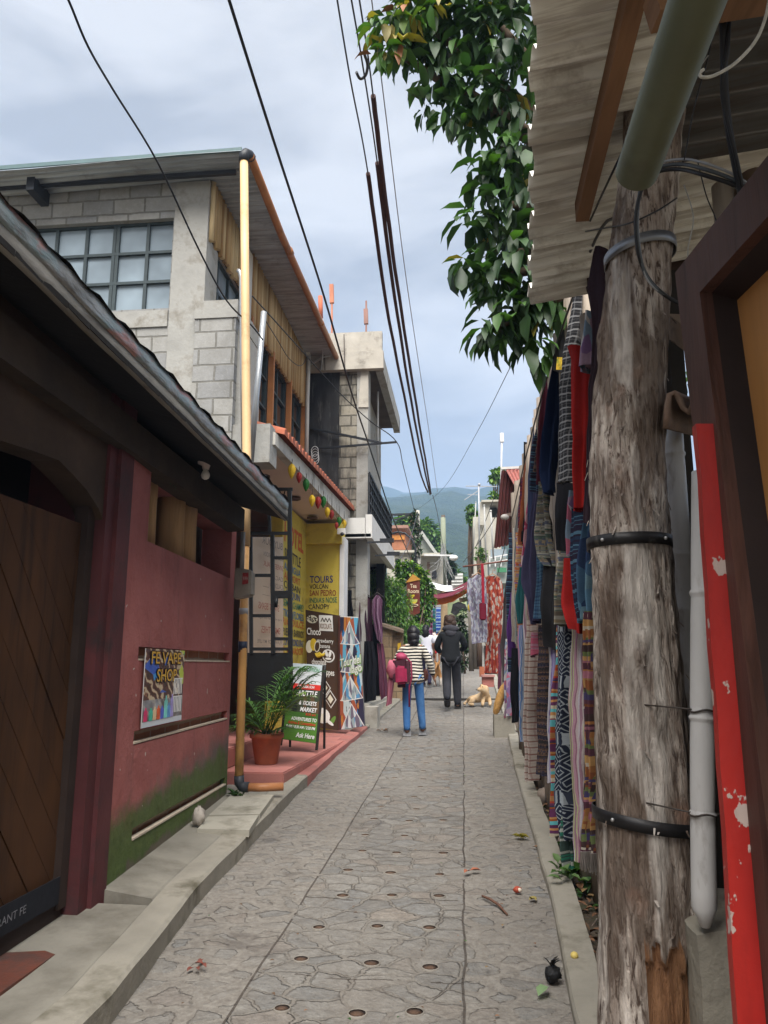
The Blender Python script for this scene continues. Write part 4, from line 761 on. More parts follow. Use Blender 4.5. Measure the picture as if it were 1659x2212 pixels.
O, U, V, w_, h_ = qframe(q)
lit(tb, [('Tour del', .0, .53, .9, .075, 1, .05), ('lago', .45, .455, .5, .075, 1, .05)], O, U, V, w_, h_, 'lettering_outline', .009, mats=[WHTP, M((.2, .4, .1), .5)])
lit(tb, [('Tour del', .02, .535, .86, .07, 0, .015), ('lago', .47, .46, .46, .07, 0, .015)], O, U, V, w_, h_, 'lettering', .014, mats=[WHTP])
mb = MB(); mb.bar(q[0] - U * .02, q[3] - U * .02, .03, .025, up=n); mb.build('frame', M((.08, .03, .025), .6), tb)
# cacao pods strung below the fascia
PODC = dict(yellow=(.62, .4, .02), red=(.3, .025, .02), green=(.02, .14, .02))
pods = [('yellow', 630, 1018, 19, 2, 'largest of all, at the near end'), ('red', 646, 1032, 14, 1, 'second pod of the string, right beside the largest'), ('green', 661, 1048, 16, 1, 'third pod of the string, nearest of the green ones'), ('yellow', 674, 1082, 15, 2, 'fourth pod of the string, right of the first green one'), ('red', 687, 1086, 15, 1, 'fifth pod of the string, right of a ribbed yellow one'), ('green', 698, 1084, 15, 1, 'sixth pod of the string, behind a red one in the middle'), ('yellow', 707, 1107, 13, 2, 'seventh pod of the string, egg shaped and knobbly'), ('red', 716, 1112, 12, 1, 'eighth pod of the string, right of the knobbly yellow one'), ('red', 727, 1136, 9, 1, 'smallest pod, hanging left of a green one'), ('green', 732, 1127, 12, 1, 'tenth pod of the string, above the smallest red one'), ('yellow', 743, 1133, 12, 2, 'eleventh pod of the string, above the camera box'), ('red', 752, 1145, 12, 1, 'twelfth pod of the string, in front of the camera box'), ('green', 762, 1142, 11, 1, 'thirteenth pod of the string, above the last yellow one'), ('yellow', 768, 1160, 13, 2, 'last yellow pod, hanging lowest at the far end'), ('red', 776, 1153, 11, 1, 'last pod of the string, at the far corner of the awning')]
for col, px, py, hh, kn, lab in pods:
    c_ = PX(px, py, -2.1); H_ = hh * c_.y / FL * .98; th = thing('cacao_pod', f'painted {col} cacao pod, {lab}', 'ornament', c_, 'painted cacao pods strung under the tile awning')
    mb = MB(); pts = []; ns = 20
    for j in range(10):
        t = j / 9; r_ = H_ * .52 * math.sin(math.pi * (t ** .85)) ** .8 * (1 - .25 * t) + .0005
        for k in range(ns): a = 2 * math.pi * k / ns; pts.append(c_ + Vector((math.cos(a), math.sin(a), 0)) * r_ * (1 + .09 * math.cos(a * 5)) + Vector((0, 0, H_ * (1 - 2 * t))))
    mb.grid(pts, ns, 10, closeu=True); mb.build('pod', M(PODC[col], .5, .25, 14, .5 if kn == 2 else .2, 45), th)
    mb = MB(); mb.tube([c_ + Vector((0, 0, H_ * .95)), c_ + Vector((.005, 0, H_ + .04)), Vector((c_.x, c_.y, max(c_.z + H_ + .06, az(c_.y) - .1)))], .004, 5); mb.build('string', M((.1, .07, .05), .9), th)
cb = thing('security_camera', 'white security camera box under the far corner of the soffit', 'camera', PY(740, 1150, 13.1)); c_ = PY(738, 1148, 13.1)
mb = MB(); mb.box(c_.x - .07, c_.x + .07, c_.y - .05, c_.y + .05, c_.z - .05, c_.z + .05); mb.build('body', WHT, cb); mb = MB(); mb.ball(c_ + Vector((.02, -.07, -.06)), .035, 10); mb.build('lens', BLKPL, cb)
# ================================================================ RIGHT: the bark post, bamboo, red board, framed panel, tin roof
def bark_mat():
    t = NT('weathered_bark'); p = t.pos(); x, y, z = t.sep(p); s1 = t.noise(t.mapping(p, scale=(20, 20, 2.6)), 1.0, 7, .68, 1.0); s2 = t.noise(t.mapping(p, scale=(70, 70, 13)), 1.0, 5, .7, .6); b = t.noise(p, 2.6, 5, .6)
    c = t.ramp(s1, [(.25, (.13, .095, .075)), (.4, (.35, .28, .235)), (.55, (.56, .49, .43)), (.75, (.72, .66, .6))]); c = t.mix(t.ramp(s2, [(.38, .95), (.5, 0.0)]), c, (.07, .045, .035))
    pt = t.noise(t.mapping(p, scale=(7, 7, 1.3)), 1.0, 5, .6, .8); c = t.mix(t.ramp(pt, [(.46, 0.0), (.56, .8)]), c, t.mix(s2, (.045, .03, .022), (.2, .145, .11))); c = t.mix(t.ramp(t.noise(t.mapping(p, scale=(8, 8, 1.1), loc=(3, 3, 3)), 1.0, 4), [(.55, 0.0), (.63, .7)]), c, (.75, .69, .63)); c = t.mix(t.ramp(b, [(.52, 0.0), (.68, .6)]), c, (.1, .065, .05)); c = t.mix(t.ramp(t.noise(p, 4.4, 3), [(.62, 0.0), (.72, .6)]), c, (.3, .17, .12))
    k = t.math('ADD', z, t.math('MULTIPLY', t.math('SUBTRACT', t.noise(t.mapping(p, scale=(16, 16, 1.0)), 1.0, 4), .5), .6)); k = t.math('ADD', k, t.math('MULTIPLY', t.math('LESS_THAN', x, .495), .6))
    bare = t.ramp(s1, [(.3, (.15, .068, .033)), (.6, (.26, .135, .07)), (.8, (.32, .2, .12))]); c = t.mix(t.ramp(k, [(.7, 1.0), (.73, 0.0)]), c, bare)
    h = t.math('ADD', t.math('MULTIPLY', s1, 1.0), t.math('MULTIPLY', s2, 1.1))
    return t.out(c, .92, t.bump(h, .9, .02), 0, .12)
BARK = bark_mat()
TR = [(230, 1352, 1478), (420, 1333, 1468), (540, 1311, 1455), (800, 1290, 1441), (1000, 1275, 1431), (1170, 1279, 1438), (1500, 1290, 1470), (1760, 1300, 1490), (2000, 1308, 1502), (2212, 1309, 1516), (2420, 1306, 1530)]
post = thing('bark_post', 'thick barked tree trunk post with three metal straps holding up the tin roof', 'post', (.55, 2.55, .05))
def trunk_ring(py): l = interp([(a, b) for a, b, c in TR], py); r_ = interp([(a, c) for a, b, c in TR], py); c_ = PY((l + r_) / 2, py, 2.6); return c_, (r_ - l) / 2 / FL * 2.6 / _cy
mb = MB(); pts = []; NS, NR = 120, 220
knots = [(1650, 3.55), (1050, 4.2), (1285, 3.65), (690, 3.9), (1400, 4.6), (1540, 4.9), (1420, 3.4), (905, 4.4), (640, 4.6)]
for j in range(NR):
    py = lerp(235, 2415, j / (NR - 1)); c_, r_ = trunk_ring(py)
    for k in range(NS):
        a = 2 * math.pi * k / NS; v = Vector((math.cos(a), math.sin(a), 0)); q = c_ + v * r_
        d = .012 * mnoise.noise(Vector((q.x * 9, q.y * 9, q.z * 1.2))) + .012 * (.35 - abs(mnoise.noise(Vector((q.x * 26, q.y * 26, q.z * 2.6))))) + .007 * mnoise.noise(Vector((q.x * 60, q.y * 60, q.z * 14)))
        fl_ = mnoise.noise(Vector((q.x * 30 + 7, q.y * 30, q.z * 4))); d += .016 * max(0, fl_ - .2)
        for kp, ka in knots:
            dd = ((py - kp) / 38) ** 2 + ((a - ka) / .2) ** 2
            if dd < 4: d += .022 * math.exp(-dd * 1.6) - .022 * math.exp(-dd * 7)
        bl = .7 + .24 * mnoise.noise(Vector((a * 3.2, 0, 5))) - (.6 if q.x < .495 else 0)
        if q.z < bl: d -= .022
        pts.append(c_ + v * (r_ * .97 + d))
mb.grid(pts, NS, NR, closeu=True); mb.build('trunk', BARK, post)
BAND = M((.018, .017, .018), .45, .4, 14, .15, 40, metal=.3, dirt=(.1, .09, .08), damt=.1, dscale=20); BANDZ = M((.2, .21, .23), .4, .2, 9, .1, metal=.6)
for py, m_, tl in ((551, BANDZ, .02), (1175, BAND, 0), (1768, BAND, -.02)):
    c_, r_ = trunk_ring(py); mb = MB(); pts = []
    for dz in (-.019, .019):
        for rr_ in ((r_ + .009), (r_ + .012)) if dz < 0 else ((r_ + .012), (r_ + .009)):
            for k in range(40): a = 2 * math.pi * k / 40; pts.append(c_ + Vector((math.cos(a) * rr_, math.sin(a) * rr_, dz + tl * math.cos(a))))
    mb.grid(pts, 40, 4, closeu=True); mb.build('metal_band', m_, post)
    if m_ is BAND:
        mb = MB()
        for a in (3.9, 5.4): mb.ball(c_ + Vector((math.cos(a), math.sin(a), 0)) * (r_ + .018) + Vector((0, 0, tl * math.cos(a))), .006, 8)
        mb.build('bolts', M((.4, .4, .4), .4, metal=.5), post)
# loose strips of bark
mb = MB(); rnd = random.Random(8)
for k in range(60):
    py = rnd.uniform(560, 1990); c_, r_ = trunk_ring(py); a = rnd.uniform(3.0, 6.3); v = Vector((math.cos(a), math.sin(a), 0)); b_ = c_ + v * (r_ + .004); s_ = Vector((-v.y, v.x, 0)); L = rnd.uniform(.01, .03); w = rnd.uniform(.002, .006)
    dn = Vector((0, 0, -1)) * L + v * rnd.uniform(.004, .016) + s_ * rnd.uniform(-.012, .012); mb.slab([b_ - s_ * w, b_ + s_ * w, b_ + s_ * w * .4 + dn, b_ - s_ * w * .5 + dn], v * .002)
mb.build('bark_flakes', BARK, post)['kind'] = 'stuff'
WB = M((.5, .49, .48), .5, .1, 4, .1, 30, dirt=(.25, .22, .2), damt=.15, dscale=6, stretch=(3, 3, 1))
def bamboo(path, r_, label, nodes, tip=False):
    th = thing('bamboo_pole', label, 'pole', path[-1], 'white painted bamboo poles beside the bark post'); mb = MB(); P = []; RR = []
    ts = sorted({*[i / 24 for i in range(25)], *[n_ + d for n_ in nodes for d in (-.008, -.002, .002, .008)]})
    for t in ts:
        if not 0 <= t <= 1: continue
        f = t * (len(path) - 1); i = min(int(f), len(path) - 2); P.append(lerp(path[i], path[i + 1], f - i)); n_ = min([abs(t - q) for q in nodes] + [1]); RR.append(r_ * (1.1 if n_ < .004 else (.97 if n_ < .012 else 1)))
    if tip: P.append(P[-1] + Vector((0, 0, -.05))); RR.append(r_ * .35)
    mb.tube(P, RR, 20); mb.build('cane', WB, th); return th
bamboo([PY(1453, 930, 2.85), PY(1468, 1150, 2.85), PY(1480, 1400, 2.85), PY(1492, 1700, 2.85), PY(1504, 1990, 2.85)], .036, 'thin white bamboo pole right behind the bark post, the farther pole of the pair', (.06, .3, .42, .58, .8))
b2 = bamboo([PY(1519, 1020, 2.35), PY(1518, 1250, 2.35), PY(1517, 1525, 2.35), PY(1518, 1750, 2.35), PY(1521, 1960, 2.35)], .0335, 'white bamboo pole with a pointed lower end beside the red board', (.28, .53, .76), True)
WIRE = M((.05, .04, .035), .5, .2, 20, 0); mb = MB()
for py in (1535, 1758): c_ = PY(1518, py, 2.35); mb.tube([c_ + Vector((math.cos(a) * .036, math.sin(a) * .036, .004 * math.sin(3 * a))) for a in [2 * math.pi * k / 20 for k in range(21)]], .003, 5); mb.tube([c_ + Vector((-.03, -.01, .004)), c_ + Vector((-.14, .12, .01))], .0025, 5); mb.tube([c_ + Vector((.036, 0, 0)), c_ + Vector((.12, .05, -.01))], .003, 5)
mb.build('tie_wire', WIRE, b2)
def red_mat():
    t = NT('chipped_red_paint'); p = t.pos(); c = t.ramp(t.noise(t.mapping(p, scale=(6, 6, 1.2)), 1.5, 5, .6), [(.3, (.3, .011, .009)), (.7, (.44, .02, .015))]); k = t.ramp(t.noise(t.mapping(p, scale=(5, 5, 3.4)), 2.6, 4, .55), [(.64, 0.0), (.65, 1.0)]); c = t.mix(k, c, (.5, .4, .36)); c = t.mix(t.ramp(t.noise(t.mapping(p, scale=(4, 4, .7)), 3.0, 6, .7), [(.5, 0.0), (.75, .65)]), c, (.22, .012, .012)); c = t.mix(t.ramp(t.noise(t.mapping(p, loc=(4, 4, 4)), 5.5, 3, .5), [(.73, 0.0), (.75, .8)]), c, (.12, .01, .01)); return t.out(c, .42, t.bump(t.math('ADD', k, t.noise(p, 30, 4)), .25, .006), 0, .45)
mb = MB(); q = [PY(1505, 915, 2.02), PY(1600, 915, 2.02), PY(1730, 2330, 2.02), PY(1596, 2330, 2.02)]; q[3].z = q[2].z = .1
nq = 14; L_ = [lerp(q[0], q[3], i / nq) + Vector((random.uniform(-.003, .003), 0, 0)) for i in range(nq + 1)]
mb.plate(L_ + [q[2], q[1]], (0, .035, 0)); tag(mb.build('red_board', red_mat()), 'tall chipped bright red board standing behind the framed plywood panel', 'board')
# framed plywood panel close to the camera
FP = lambda px, py: PV(px, py, .674, 2.3, .13, -.99)
pn = thing('framed_panel', 'orange plywood panel in a dark brown timber frame at the near right', 'panel', FP(1560, 1150)); FN = Vector((-.99, -.13, 0))
DKB = wood((.1, .048, .038), 'z', .35, 1.6, .6, .6); DKB2 = M((.02, .011, .01), .6, .3, 5, .1)
dl_ = (FP(1545, 1037) - FP(1490, 590)); dl_ /= dl_.length; O0 = FP(1490, 590); tp_ = (FP(1659, 386) - O0); tp_ /= tp_.length; I0 = FP(1546, 632); G0 = PV(1592, 649, .674 + .05, 2.3, .13, -.99)
LD, LT = 2.35, .75
mb = MB(); mb.plate([O0, O0 + tp_ * LT, I0 + tp_ * (LT - .08), I0], FN * .045); mb.build('top_rail', DKB, pn)
mb = MB(); mb.plate([O0, I0, I0 + dl_ * (LD - .05), O0 + dl_ * LD], FN * .045); mb.build('stile', DKB, pn)
sh_ = FN * -.0; mb = MB(); mb.hexa([I0 + FN * .01, G0 + sh_, G0 + sh_ + dl_ * LD, I0 + FN * .01 + dl_ * LD, I0 + FN * -.075, G0 + FN * -.075, G0 + FN * -.075 + dl_ * LD, I0 + FN * -.075 + dl_ * LD]); mb.hexa([I0 + FN * .01, I0 + FN * .01 + tp_ * LT, G0 + sh_ + tp_ * LT, G0 + sh_, I0 + FN * -.075, I0 + FN * -.075 + tp_ * LT, G0 + FN * -.075 + tp_ * LT, G0 + FN * -.075]); mb.build('inner_moulding', DKB2, pn)
mb = MB(); mb.plate([G0 - dl_ * .05, G0 + tp_ * LT - dl_ * .05, G0 + tp_ * LT + dl_ * LD, G0 + dl_ * LD], FN * -.012); mb.build('plywood', wood((.5, .235, .075), 'z', .72, .5, .5, .12), pn)
c_ = FP(1601, 1030); mb = MB(); mb.ball(c_ + FN * .046 - tp_ * .05, .008, 10); mb.build('screw', M((.12, .07, .06), .5), pn)
cb_ = M((.24, .22, .18), .95, .25, 4, .7, 22, dirt=(.1, .08, .06), damt=.4)
mb = MB(); a, b = PY(1492, 1985, 2.4), PY(1580, 1985, 2.4); pts_ = [(a.x + .02, 2.36, 0), (b.x + .3, 2.36, 0), (b.x + .3, 2.75, 0), (a.x + .02, 2.75, 0), (a.x + .0, 2.36, a.z - .02), (b.x + .3, 2.36, a.z), (b.x + .3, 2.75, a.z), (a.x, 2.75, a.z)]; mb.hexa(pts_); bmesh.ops.subdivide_edges(mb.bm, edges=list(mb.bm.edges), cuts=5, use_grid_fill=True); mb.jitter(.025, 7); mb.build('x', cb_); o = bpy.data.objects['x']; o.name = 'rubble_block'; tag(o, 'rough grey concrete block under the pointed bamboo end', 'block')
# back wall of the stall behind post and panel
mb = MB(); mb.box(.98, 1.06, 1.2, 3.6, 0, 2.1); tag(mb.build('stall_wall', M((.05, .038, .03), .95, .4, 3, .4, 14)), 'dark earthen stall wall seen through the gap beside the bark post', 'wall')
# tin roof
ROOFT = corrugate((.8, .79, .74), (.27, .23, .19), .65, .05, 'x', .28)
rt = thing('tin_roof', 'rusty corrugated tin roof reaching over the lane from the right', 'roof', (.8, 2, 3.1))
ex = lambda y: .345 + .078 * (y - 3.44)
mb = MB(); pts = []; n_ = 420
for i in range(n_):
    y = -.6 + 4.04 * i / (n_ - 1)
    for j in range(7): x = ex(y) + j * .34 - (.012 * math.sin(y * 23) if j == 0 else 0); pts.append(EYEV + (Vector((x, y + .04 * j * .34, 3.2 + (x - ex(y)) * .17 + .024 * math.sin(2 * math.pi * y / .082))) - EYEV) * 1.15)
mb.grid(pts, 7, n_); mb.build('sheet', ROOFT, rt)
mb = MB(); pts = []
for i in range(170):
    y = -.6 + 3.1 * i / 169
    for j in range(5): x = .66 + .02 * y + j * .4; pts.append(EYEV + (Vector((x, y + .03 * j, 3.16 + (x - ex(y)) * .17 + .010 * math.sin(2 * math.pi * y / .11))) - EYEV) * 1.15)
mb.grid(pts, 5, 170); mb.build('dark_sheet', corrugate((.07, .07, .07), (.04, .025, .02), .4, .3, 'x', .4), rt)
OBEAM = wood((.26, .14, .075), 'y', .5)
mb = MB(); mb.bar((.5, -.6, 3.41), (.54, 3.05, 3.41), .055, .09); mb.build('purlin', OBEAM, rt)
mb = MB(); c_ = PY(1398, 50, 1.9); mb.bar(c_ + Vector((0, -.05, 0)), c_ + Vector((.5, 0, .09)), .08, .09); mb.build('rafter', OBEAM, rt)
mb = MB(); c_ = PY(1475, 575, 3.85); mb.bar(c_ + Vector((-.5, 0, -.06)), c_ + Vector((.9, .05, .12)), .06, .1); mb.build('rafter', M((.05, .03, .025), .8), rt)
# plastic pipe
DP = M((.125, .14, .09), .55, .2, 3, .1, 30, dirt=(.08, .08, .05), damt=.35); p0 = PY(1376, 372, 1.86)
mb = MB(); mb.tube([p0, p0 + Vector((.0, -.9, .0)), p0 + Vector((.0, -2.4, .01))], .055, 28, cap=False); mb.tube([p0 + Vector((0, .002, 0)), p0 + Vector((0, -1, 0))], .049, 28, 1, cap=False)
ring = [p0 + Vector((math.cos(2 * math.pi * k / 28) * r_, 0, math.sin(2 * math.pi * k / 28) * r_)) for r_ in (.055, .049) for k in range(28)]; mb.grid(ring, 28, 2, closeu=True, mi=2)
pts = []
tag(mb.build('drain_pipe', [DP, M((.03, .03, .025), .8), M((.4, .3, .2), .6)]), 'thick grey green plastic pipe jutting out under the tin roof', 'pipe')
# cables and rope
def cable(name, label, cat, pts, r_, m_, seg=7, group=None):
    mb = MB(); P = [Vector(p) for p in pts]
    if len(P) > 2: # smooth
        Q = []
        for i in range(len(P) - 1):
            a, b, c, d = P[max(i - 1, 0)], P[i], P[i + 1], P[min(i + 2, len(P) - 1)]
            for k in range(6): t = k / 6; Q.append(.5 * ((2 * b) + (c - a) * t + (2 * a - 5 * b + 4 * c - d) * t * t + (3 * b - a - 3 * c + d) * t ** 3))
        P = Q + [P[-1]]
    mb.tube(P, r_, seg); return tag(mb.build(name, m_), label, cat, group)
CBL = M((.014, .014, .016), .5, .2, 10, 0); CBG = M((.3, .31, .33), .5, .1, 10, 0)
cable('power_cable', 'thick black cable hanging from the tin roof down to the framed panel', 'cable', [PY(1556, -60, 1.9), PY(1562, 60, 1.95), PY(1566, 200, 2.0), PY(1578, 300, 2.05), PY(1605, 432, 2.1)], .011, CBL)
cable('power_cable', 'thin black cable hanging beside the thick one under the tin roof', 'cable', [PY(1580, -60, 1.95), PY(1572, 100, 1.95), PY(1560, 200, 2.0), PY(1590, 340, 2.05), PY(1612, 440, 2.1)], .006, CBL)
for k, (r_, m_, lab) in enumerate(((.0065, CBL, 'lower black cable looping round the top of the bark post'), (.006, M((.07, .08, .09), .5), 'upper dark grey cable looping round the top of the bark post'), (.004, CBG, 'pale wire looping with the dark cables round the bark post'))):
    o_ = k * 11; cable('power_cable', lab, 'cable', [PY(1640, 440 - o_, 2.1), PY(1590, 402 - o_, 2.1), PY(1520, 378 - o_ * 1.2, 2.12), PY(1470, 366 - o_, 2.2), PY(1420, 372 - o_ * .8, 2.25), PY(1388, 405 - o_, 2.28), PY(1374 + k * 2, 470, 2.3), PY(1379 + k * 2, 545, 2.32), PY(1400, 600 + k * 3, 2.36), PY(1440, 640, 2.4), PY(1498, 672, 2.45)], r_, m_)
cable('rope', 'pale twisted rope with a hooked end hanging at the top right', 'rope', [PY(1668, -60, 1.7), PY(1658, 20, 1.7), PY(1634, 85, 1.7), PY(1590, 135, 1.7), PY(1545, 162, 1.7), PY(1518, 167, 1.7), PY(1511, 158, 1.7), PY(1520, 150, 1.7)], .0042, M((.5, .48, .43), .9, .3, 60, .3))
cable('wire', 'thin dark wire hanging from the dark roof sheet to the bark post', 'wire', [PY(1560, -40, 2.0), PY(1530, 120, 2.05), PY(1500, 230, 2.1), PY(1478, 345, 2.15)], .0022, CBL)
cable('wire', 'thin black wire slanting from the bark post top out over the clothes', 'wire', [PY(1362, 292, 2.45), PY(1310, 400, 2.7), PY(1268, 492, 3.4), PY(1235, 560, 4.0), PY(1180, 650, 5.0), PY(1110, 778, 8), PY(1030, 935, 14), PY(960, 1052, 21), PY(903, 1100, 27.5)], .0045, CBL)
# timbers and old tiles in the gap
mb = MB(); mb.bar(PY(1455, 700, 2.75), PY(1540, 762, 2.5), .07, .075); tag(mb.build('timber_beam', wood((.3, .22, .16), 'x', .5)), 'weathered timber beam end sticking out beside the bark post', 'beam')
prof = [(1432, 925), (1434, 880), (1440, 850), (1458, 843), (1468, 856), (1478, 878), (1486, 886), (1491, 868), (1495, 842), (1507, 826), (1520, 830), (1534, 858), (1545, 880)]
mb = MB(); pts = []
for d in range(8):
    for th_ in (0,):
        for px, py in prof: pts.append(PY(px, py, 2.42) + Vector((.03 * d, .055 * d, .012 * d)))
mb.grid(pts, len(prof), 8); o = mb.build('roof_tile', M((.2, .13, .095), .9, .4, 7, .6, 26, dirt=(.1, .08, .06), damt=.5)); sm_ = o.modifiers.new('s', 'SOLIDIFY'); sm_.thickness = .014; tag(o, 'broken wavy clay roof tile jutting out above the red board', 'roof tile')
LOG = wood((.42, .36, .3), 'z', .6, .9)
for i, (x, w, y, m_, z0, lab) in enumerate(((1562, 24, 2.75, LOG, 2.2, 'pale split log upright behind the framed panel, beside a brown barked one'), (1588, 20, 2.8, LOG, 2.2, 'narrow pale split log upright touching the brown barked one'), (1632, 34, 2.7, wood((.24, .17, .12), 'z', .45), 2.2, 'brown barked log upright at the right edge under the dark roof sheet'))):
    c_ = PY(x, 420, y); mb = MB(); r_ = w / FL * y; mb.tube([Vector((c_.x, y, z)) for z in (.1, 1.5, 2.6, 3.3)], [r_, r_ * .98, r_, r_ * .97], 14, wob=.04); tag(mb.build('log_upright', m_), lab, 'log', 'upright logs behind the framed panel')
# ================================================================ the stake fence with hanging clothes
fence = thing('stake_fence', 'tall fence of weathered wooden stakes behind the hanging clothes', 'fence', (.82, 8, .3)); rnd = random.Random(21)
STK = [wood((.3, .25, .2), 'z', .45), wood((.2, .165, .135), 'z', .45), wood((.36, .3, .25), 'z', .5)]
y = 3.3
while y < 11.2:
    x = interp([(3.3, .68), (4.2, .75), (5, .78)], y) + rnd.uniform(-.02, .02); zt_ = interp([(3, 3.2), (3.95, 3.3), (4.1, 3.75), (4.8, 4.05), (6, 3.95), (8.5, 3.95), (11, 3.85), (16, 3.9)], y) + rnd.uniform(-.12, .08); r_ = rnd.uniform(.05, .068)
    mb = MB(); mb.tube([(x + rnd.uniform(-.02, .02), y, gz(y) - .02), (x, y, 1.6), (x + rnd.uniform(-.01, .01), y + rnd.uniform(-.01, .01), zt_)], [r_, r_ * .95, r_ * .85], 8, wob=.08); mb.build('stake', rnd.choice(STK), fence); y += .165
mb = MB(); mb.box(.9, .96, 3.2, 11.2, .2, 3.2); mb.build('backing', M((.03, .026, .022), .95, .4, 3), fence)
cable('clothes_line', 'dark rope strung along the top of the stake fence', 'rope', [PY(1345, 480, 2.75), PY(1285, 520, 3.4), (.70, 5.5, 3.75), (.7, 8, 3.7), (.7, 12, 3.45), (.7, 16, 3.3)], .007, CBL)
GAR = 'clothes and woven cloths hung along the stake fence'
def garment(name, label, cat, rows, m_, X=.64, ang=(1, -1), folds=3.0, amp=.022, y0=None, fringe=None, group=GAR, parent=None, seed=None, nx=26, closed=True):
    rnd = random.Random(sum(ord(q) * (i + 1) for i, q in enumerate(label)) if seed is None else seed); rows = sorted(rows); cx = sum((l + r_) / 2 for _, l, r_ in rows) / len(rows)
    y0 = y0 or X * FL / (cx - 1003); dx, dy = Vector((*ang, 0)).normalized()[:2]; n = Vector((dy, -dx, 0)); n = n if n.dot(Vector((-X, -y0, 0))) > 0 else -n
    p_top, p_bot = rows[0][0], rows[-1][0]; nr = max(10, int((p_bot - p_top) / 9)); pts, uvs = [], []; ph = rnd.uniform(0, 6); h1, h2 = rnd.uniform(-9, 9), rnd.uniform(-9, 9); zt_ = PV((rows[0][1] + rows[0][2]) / 2, p_top, X, y0, dx, dy).z
    for j in range(nr):
        py = lerp(p_top, p_bot, j / (nr - 1)); l = interp([(a, b) for a, b, c in rows], py); r_ = interp([(a, c) for a, b, c in rows], py)
        l += 3.0 * mnoise.noise(Vector((py * .022, ph, 1))); r_ += 3.0 * mnoise.noise(Vector((py * .022, ph, 9)))
        hem_ = (j / (nr - 1)) ** 3; pl, pr = PV(l, py + hem_ * h1, X, y0, dx, dy), PV(r_, py + hem_ * h2, X, y0, dx, dy); pl, pr = (pl, pr) if True else (PV(l, py, X, y0, dx, dy), PV(r_, py, X, y0, dx, dy)); W_ = (pr - pl).length
        for i in range(nx):
            s_ = i / (nx - 1); p = lerp(pl, pr, s_); grow = min(1, .35 + j / nr * 1.2)
            d = amp * 1.7 * grow * (1.5 * (.5 - abs(((s_ * folds + ph + .25 * mnoise.noise(Vector((s_ * 2, p.z * .8, ph)))) % 1.0) - .5) * 2) + .7 * math.sin(s_ * folds * 6.283 + ph + .8 * mnoise.noise(Vector((s_ * 2, p.z * 1.1, ph)))) + .8 * mnoise.noise(Vector((s_ * 3.1, p.z * 2.3, ph + 3)))) + .03 * mnoise.noise(Vector((p.z * 1.7, ph, s_ * .8)))
            d -= .04 * (2 * s_ - 1) ** 2
            pts.append(p + n * d); uvs.append((s_ * max(W_ * 1.35, .1) + ph, p.z))
    mb = MB(); mb.grid(pts, nx, nr, uvs=uvs)
    if closed: # the far layer of the cloth, so that it has body from the side
        back = [p - n * (.05 + .015 * math.sin(k)) for k, p in enumerate(pts)]; back = [lerp(b, p, 1.0 if (k % nx in (0, nx - 1)) else .0) for k, (b, p) in enumerate(zip(back, pts))]; mb.grid(back, nx, nr, uvs=uvs)
    if fringe:
        base = pts[-nx:]
        for i in range(nx - 1):
            for k in range(3): p = lerp(base[i], base[i + 1], k / 3); mb.tube([p, p + Vector((rnd.uniform(-.01, .01), rnd.uniform(-.01, .01), -fringe * rnd.uniform(.7, 1.05)))], .0028, 4, 1)
    o = mb.build(name, [m_, M((.5, .46, .44), .95, .3, 20, 0)], parent, normals=False)
    if parent is None: tag(o, label, cat, group)
    return o
RG = lambda *c: [tuple(x) for x in c]
T_brown = textile(RG((.2, .07, .03), (.09, .035, .05), (.3, .13, .05), (.4, .36, .3), (.12, .15, .06), (.06, .05, .12), (.35, .2, .08), (.05, .03, .03), (.3, .12, .16)), 'ikat', .62, 26, 3)
T_ikat = textile(RG((.5, .42, .42), (.34, .2, .25), (.42, .45, .25), (.55, .5, .47), (.3, .14, .2), (.5, .45, .5), (.16, .15, .18)), 'v', .21, 22, 5)
T_diam = textile(RG((.02, .025, .045), (.3, .33, .36), (.05, .06, .09)), 'diamond', .075, seed=2)
T_rain = textile(RG((.35, .05, .03), (.1, .35, .38), (.25, .03, .06), (.4, .2, .08), (.1, .03, .08), (.45, .4, .3), (.3, .08, .02), (.03, .05, .1)), 'h', .42, 20, 8)
T_lil = textile(RG((.27, .24, .42), (.38, .36, .5), (.2, .16, .33), (.5, .48, .52)), 'v', .14, 12, 4)
T_dark = textile(RG((.03, .028, .03), (.06, .04, .035), (.02, .02, .035), (.13, .08, .06), (.045, .04, .06)), 'ikat', .3, 24, 6)
T_crm = textile(RG((.5, .44, .38), (.2, .08, .05), (.42, .38, .36), (.55, .5, .44)), 'check', .055, seed=3) if False else textile(RG((.42, .36, .32), (.19, .07, .06)), 'check', .06, seed=3)
T_bp = textile(RG((.12, .2, .38), (.4, .2, .27), (.35, .38, .45), (.1, .08, .2), (.45, .4, .4)), 'v', .18, 16, 9)
T_chk = textile(RG((.03, .03, .034), (.3, .3, .31)), 'check', .04)
T_boho = textile(RG((.2, .2, .16), (.07, .1, .08), (.28, .22, .14), (.1, .11, .15), (.16, .13, .1), (.33, .32, .28)), 'ikat', .4, 26, 12)
T_orng = textile(RG((.42, .16, .05), (.2, .12, .35), (.38, .22, .1), (.35, .08, .04), (.25, .2, .2), (.45, .3, .12)), 'ikat', .22, 24, 13)
T_creamv = textile(RG((.5, .47, .4), (.42, .36, .3), (.24, .28, .3), (.52, .5, .46)), 'v', .1, 14, 14)
T_blue = textile(RG((.03, .07, .14), (.09, .17, .24), (.02, .03, .07), (.05, .11, .19)), 'plaid', .12, 14, 15)
T_den = textile(RG((.06, .12, .2), (.1, .2, .3), (.03, .05, .11), (.14, .24, .3)), 'blotch', .08, seed=16)
T_pink = textile(RG((.45, .08, .16), (.5, .28, .32), (.33, .05, .1), (.5, .4, .4)), 'blotch', .05, seed=17)
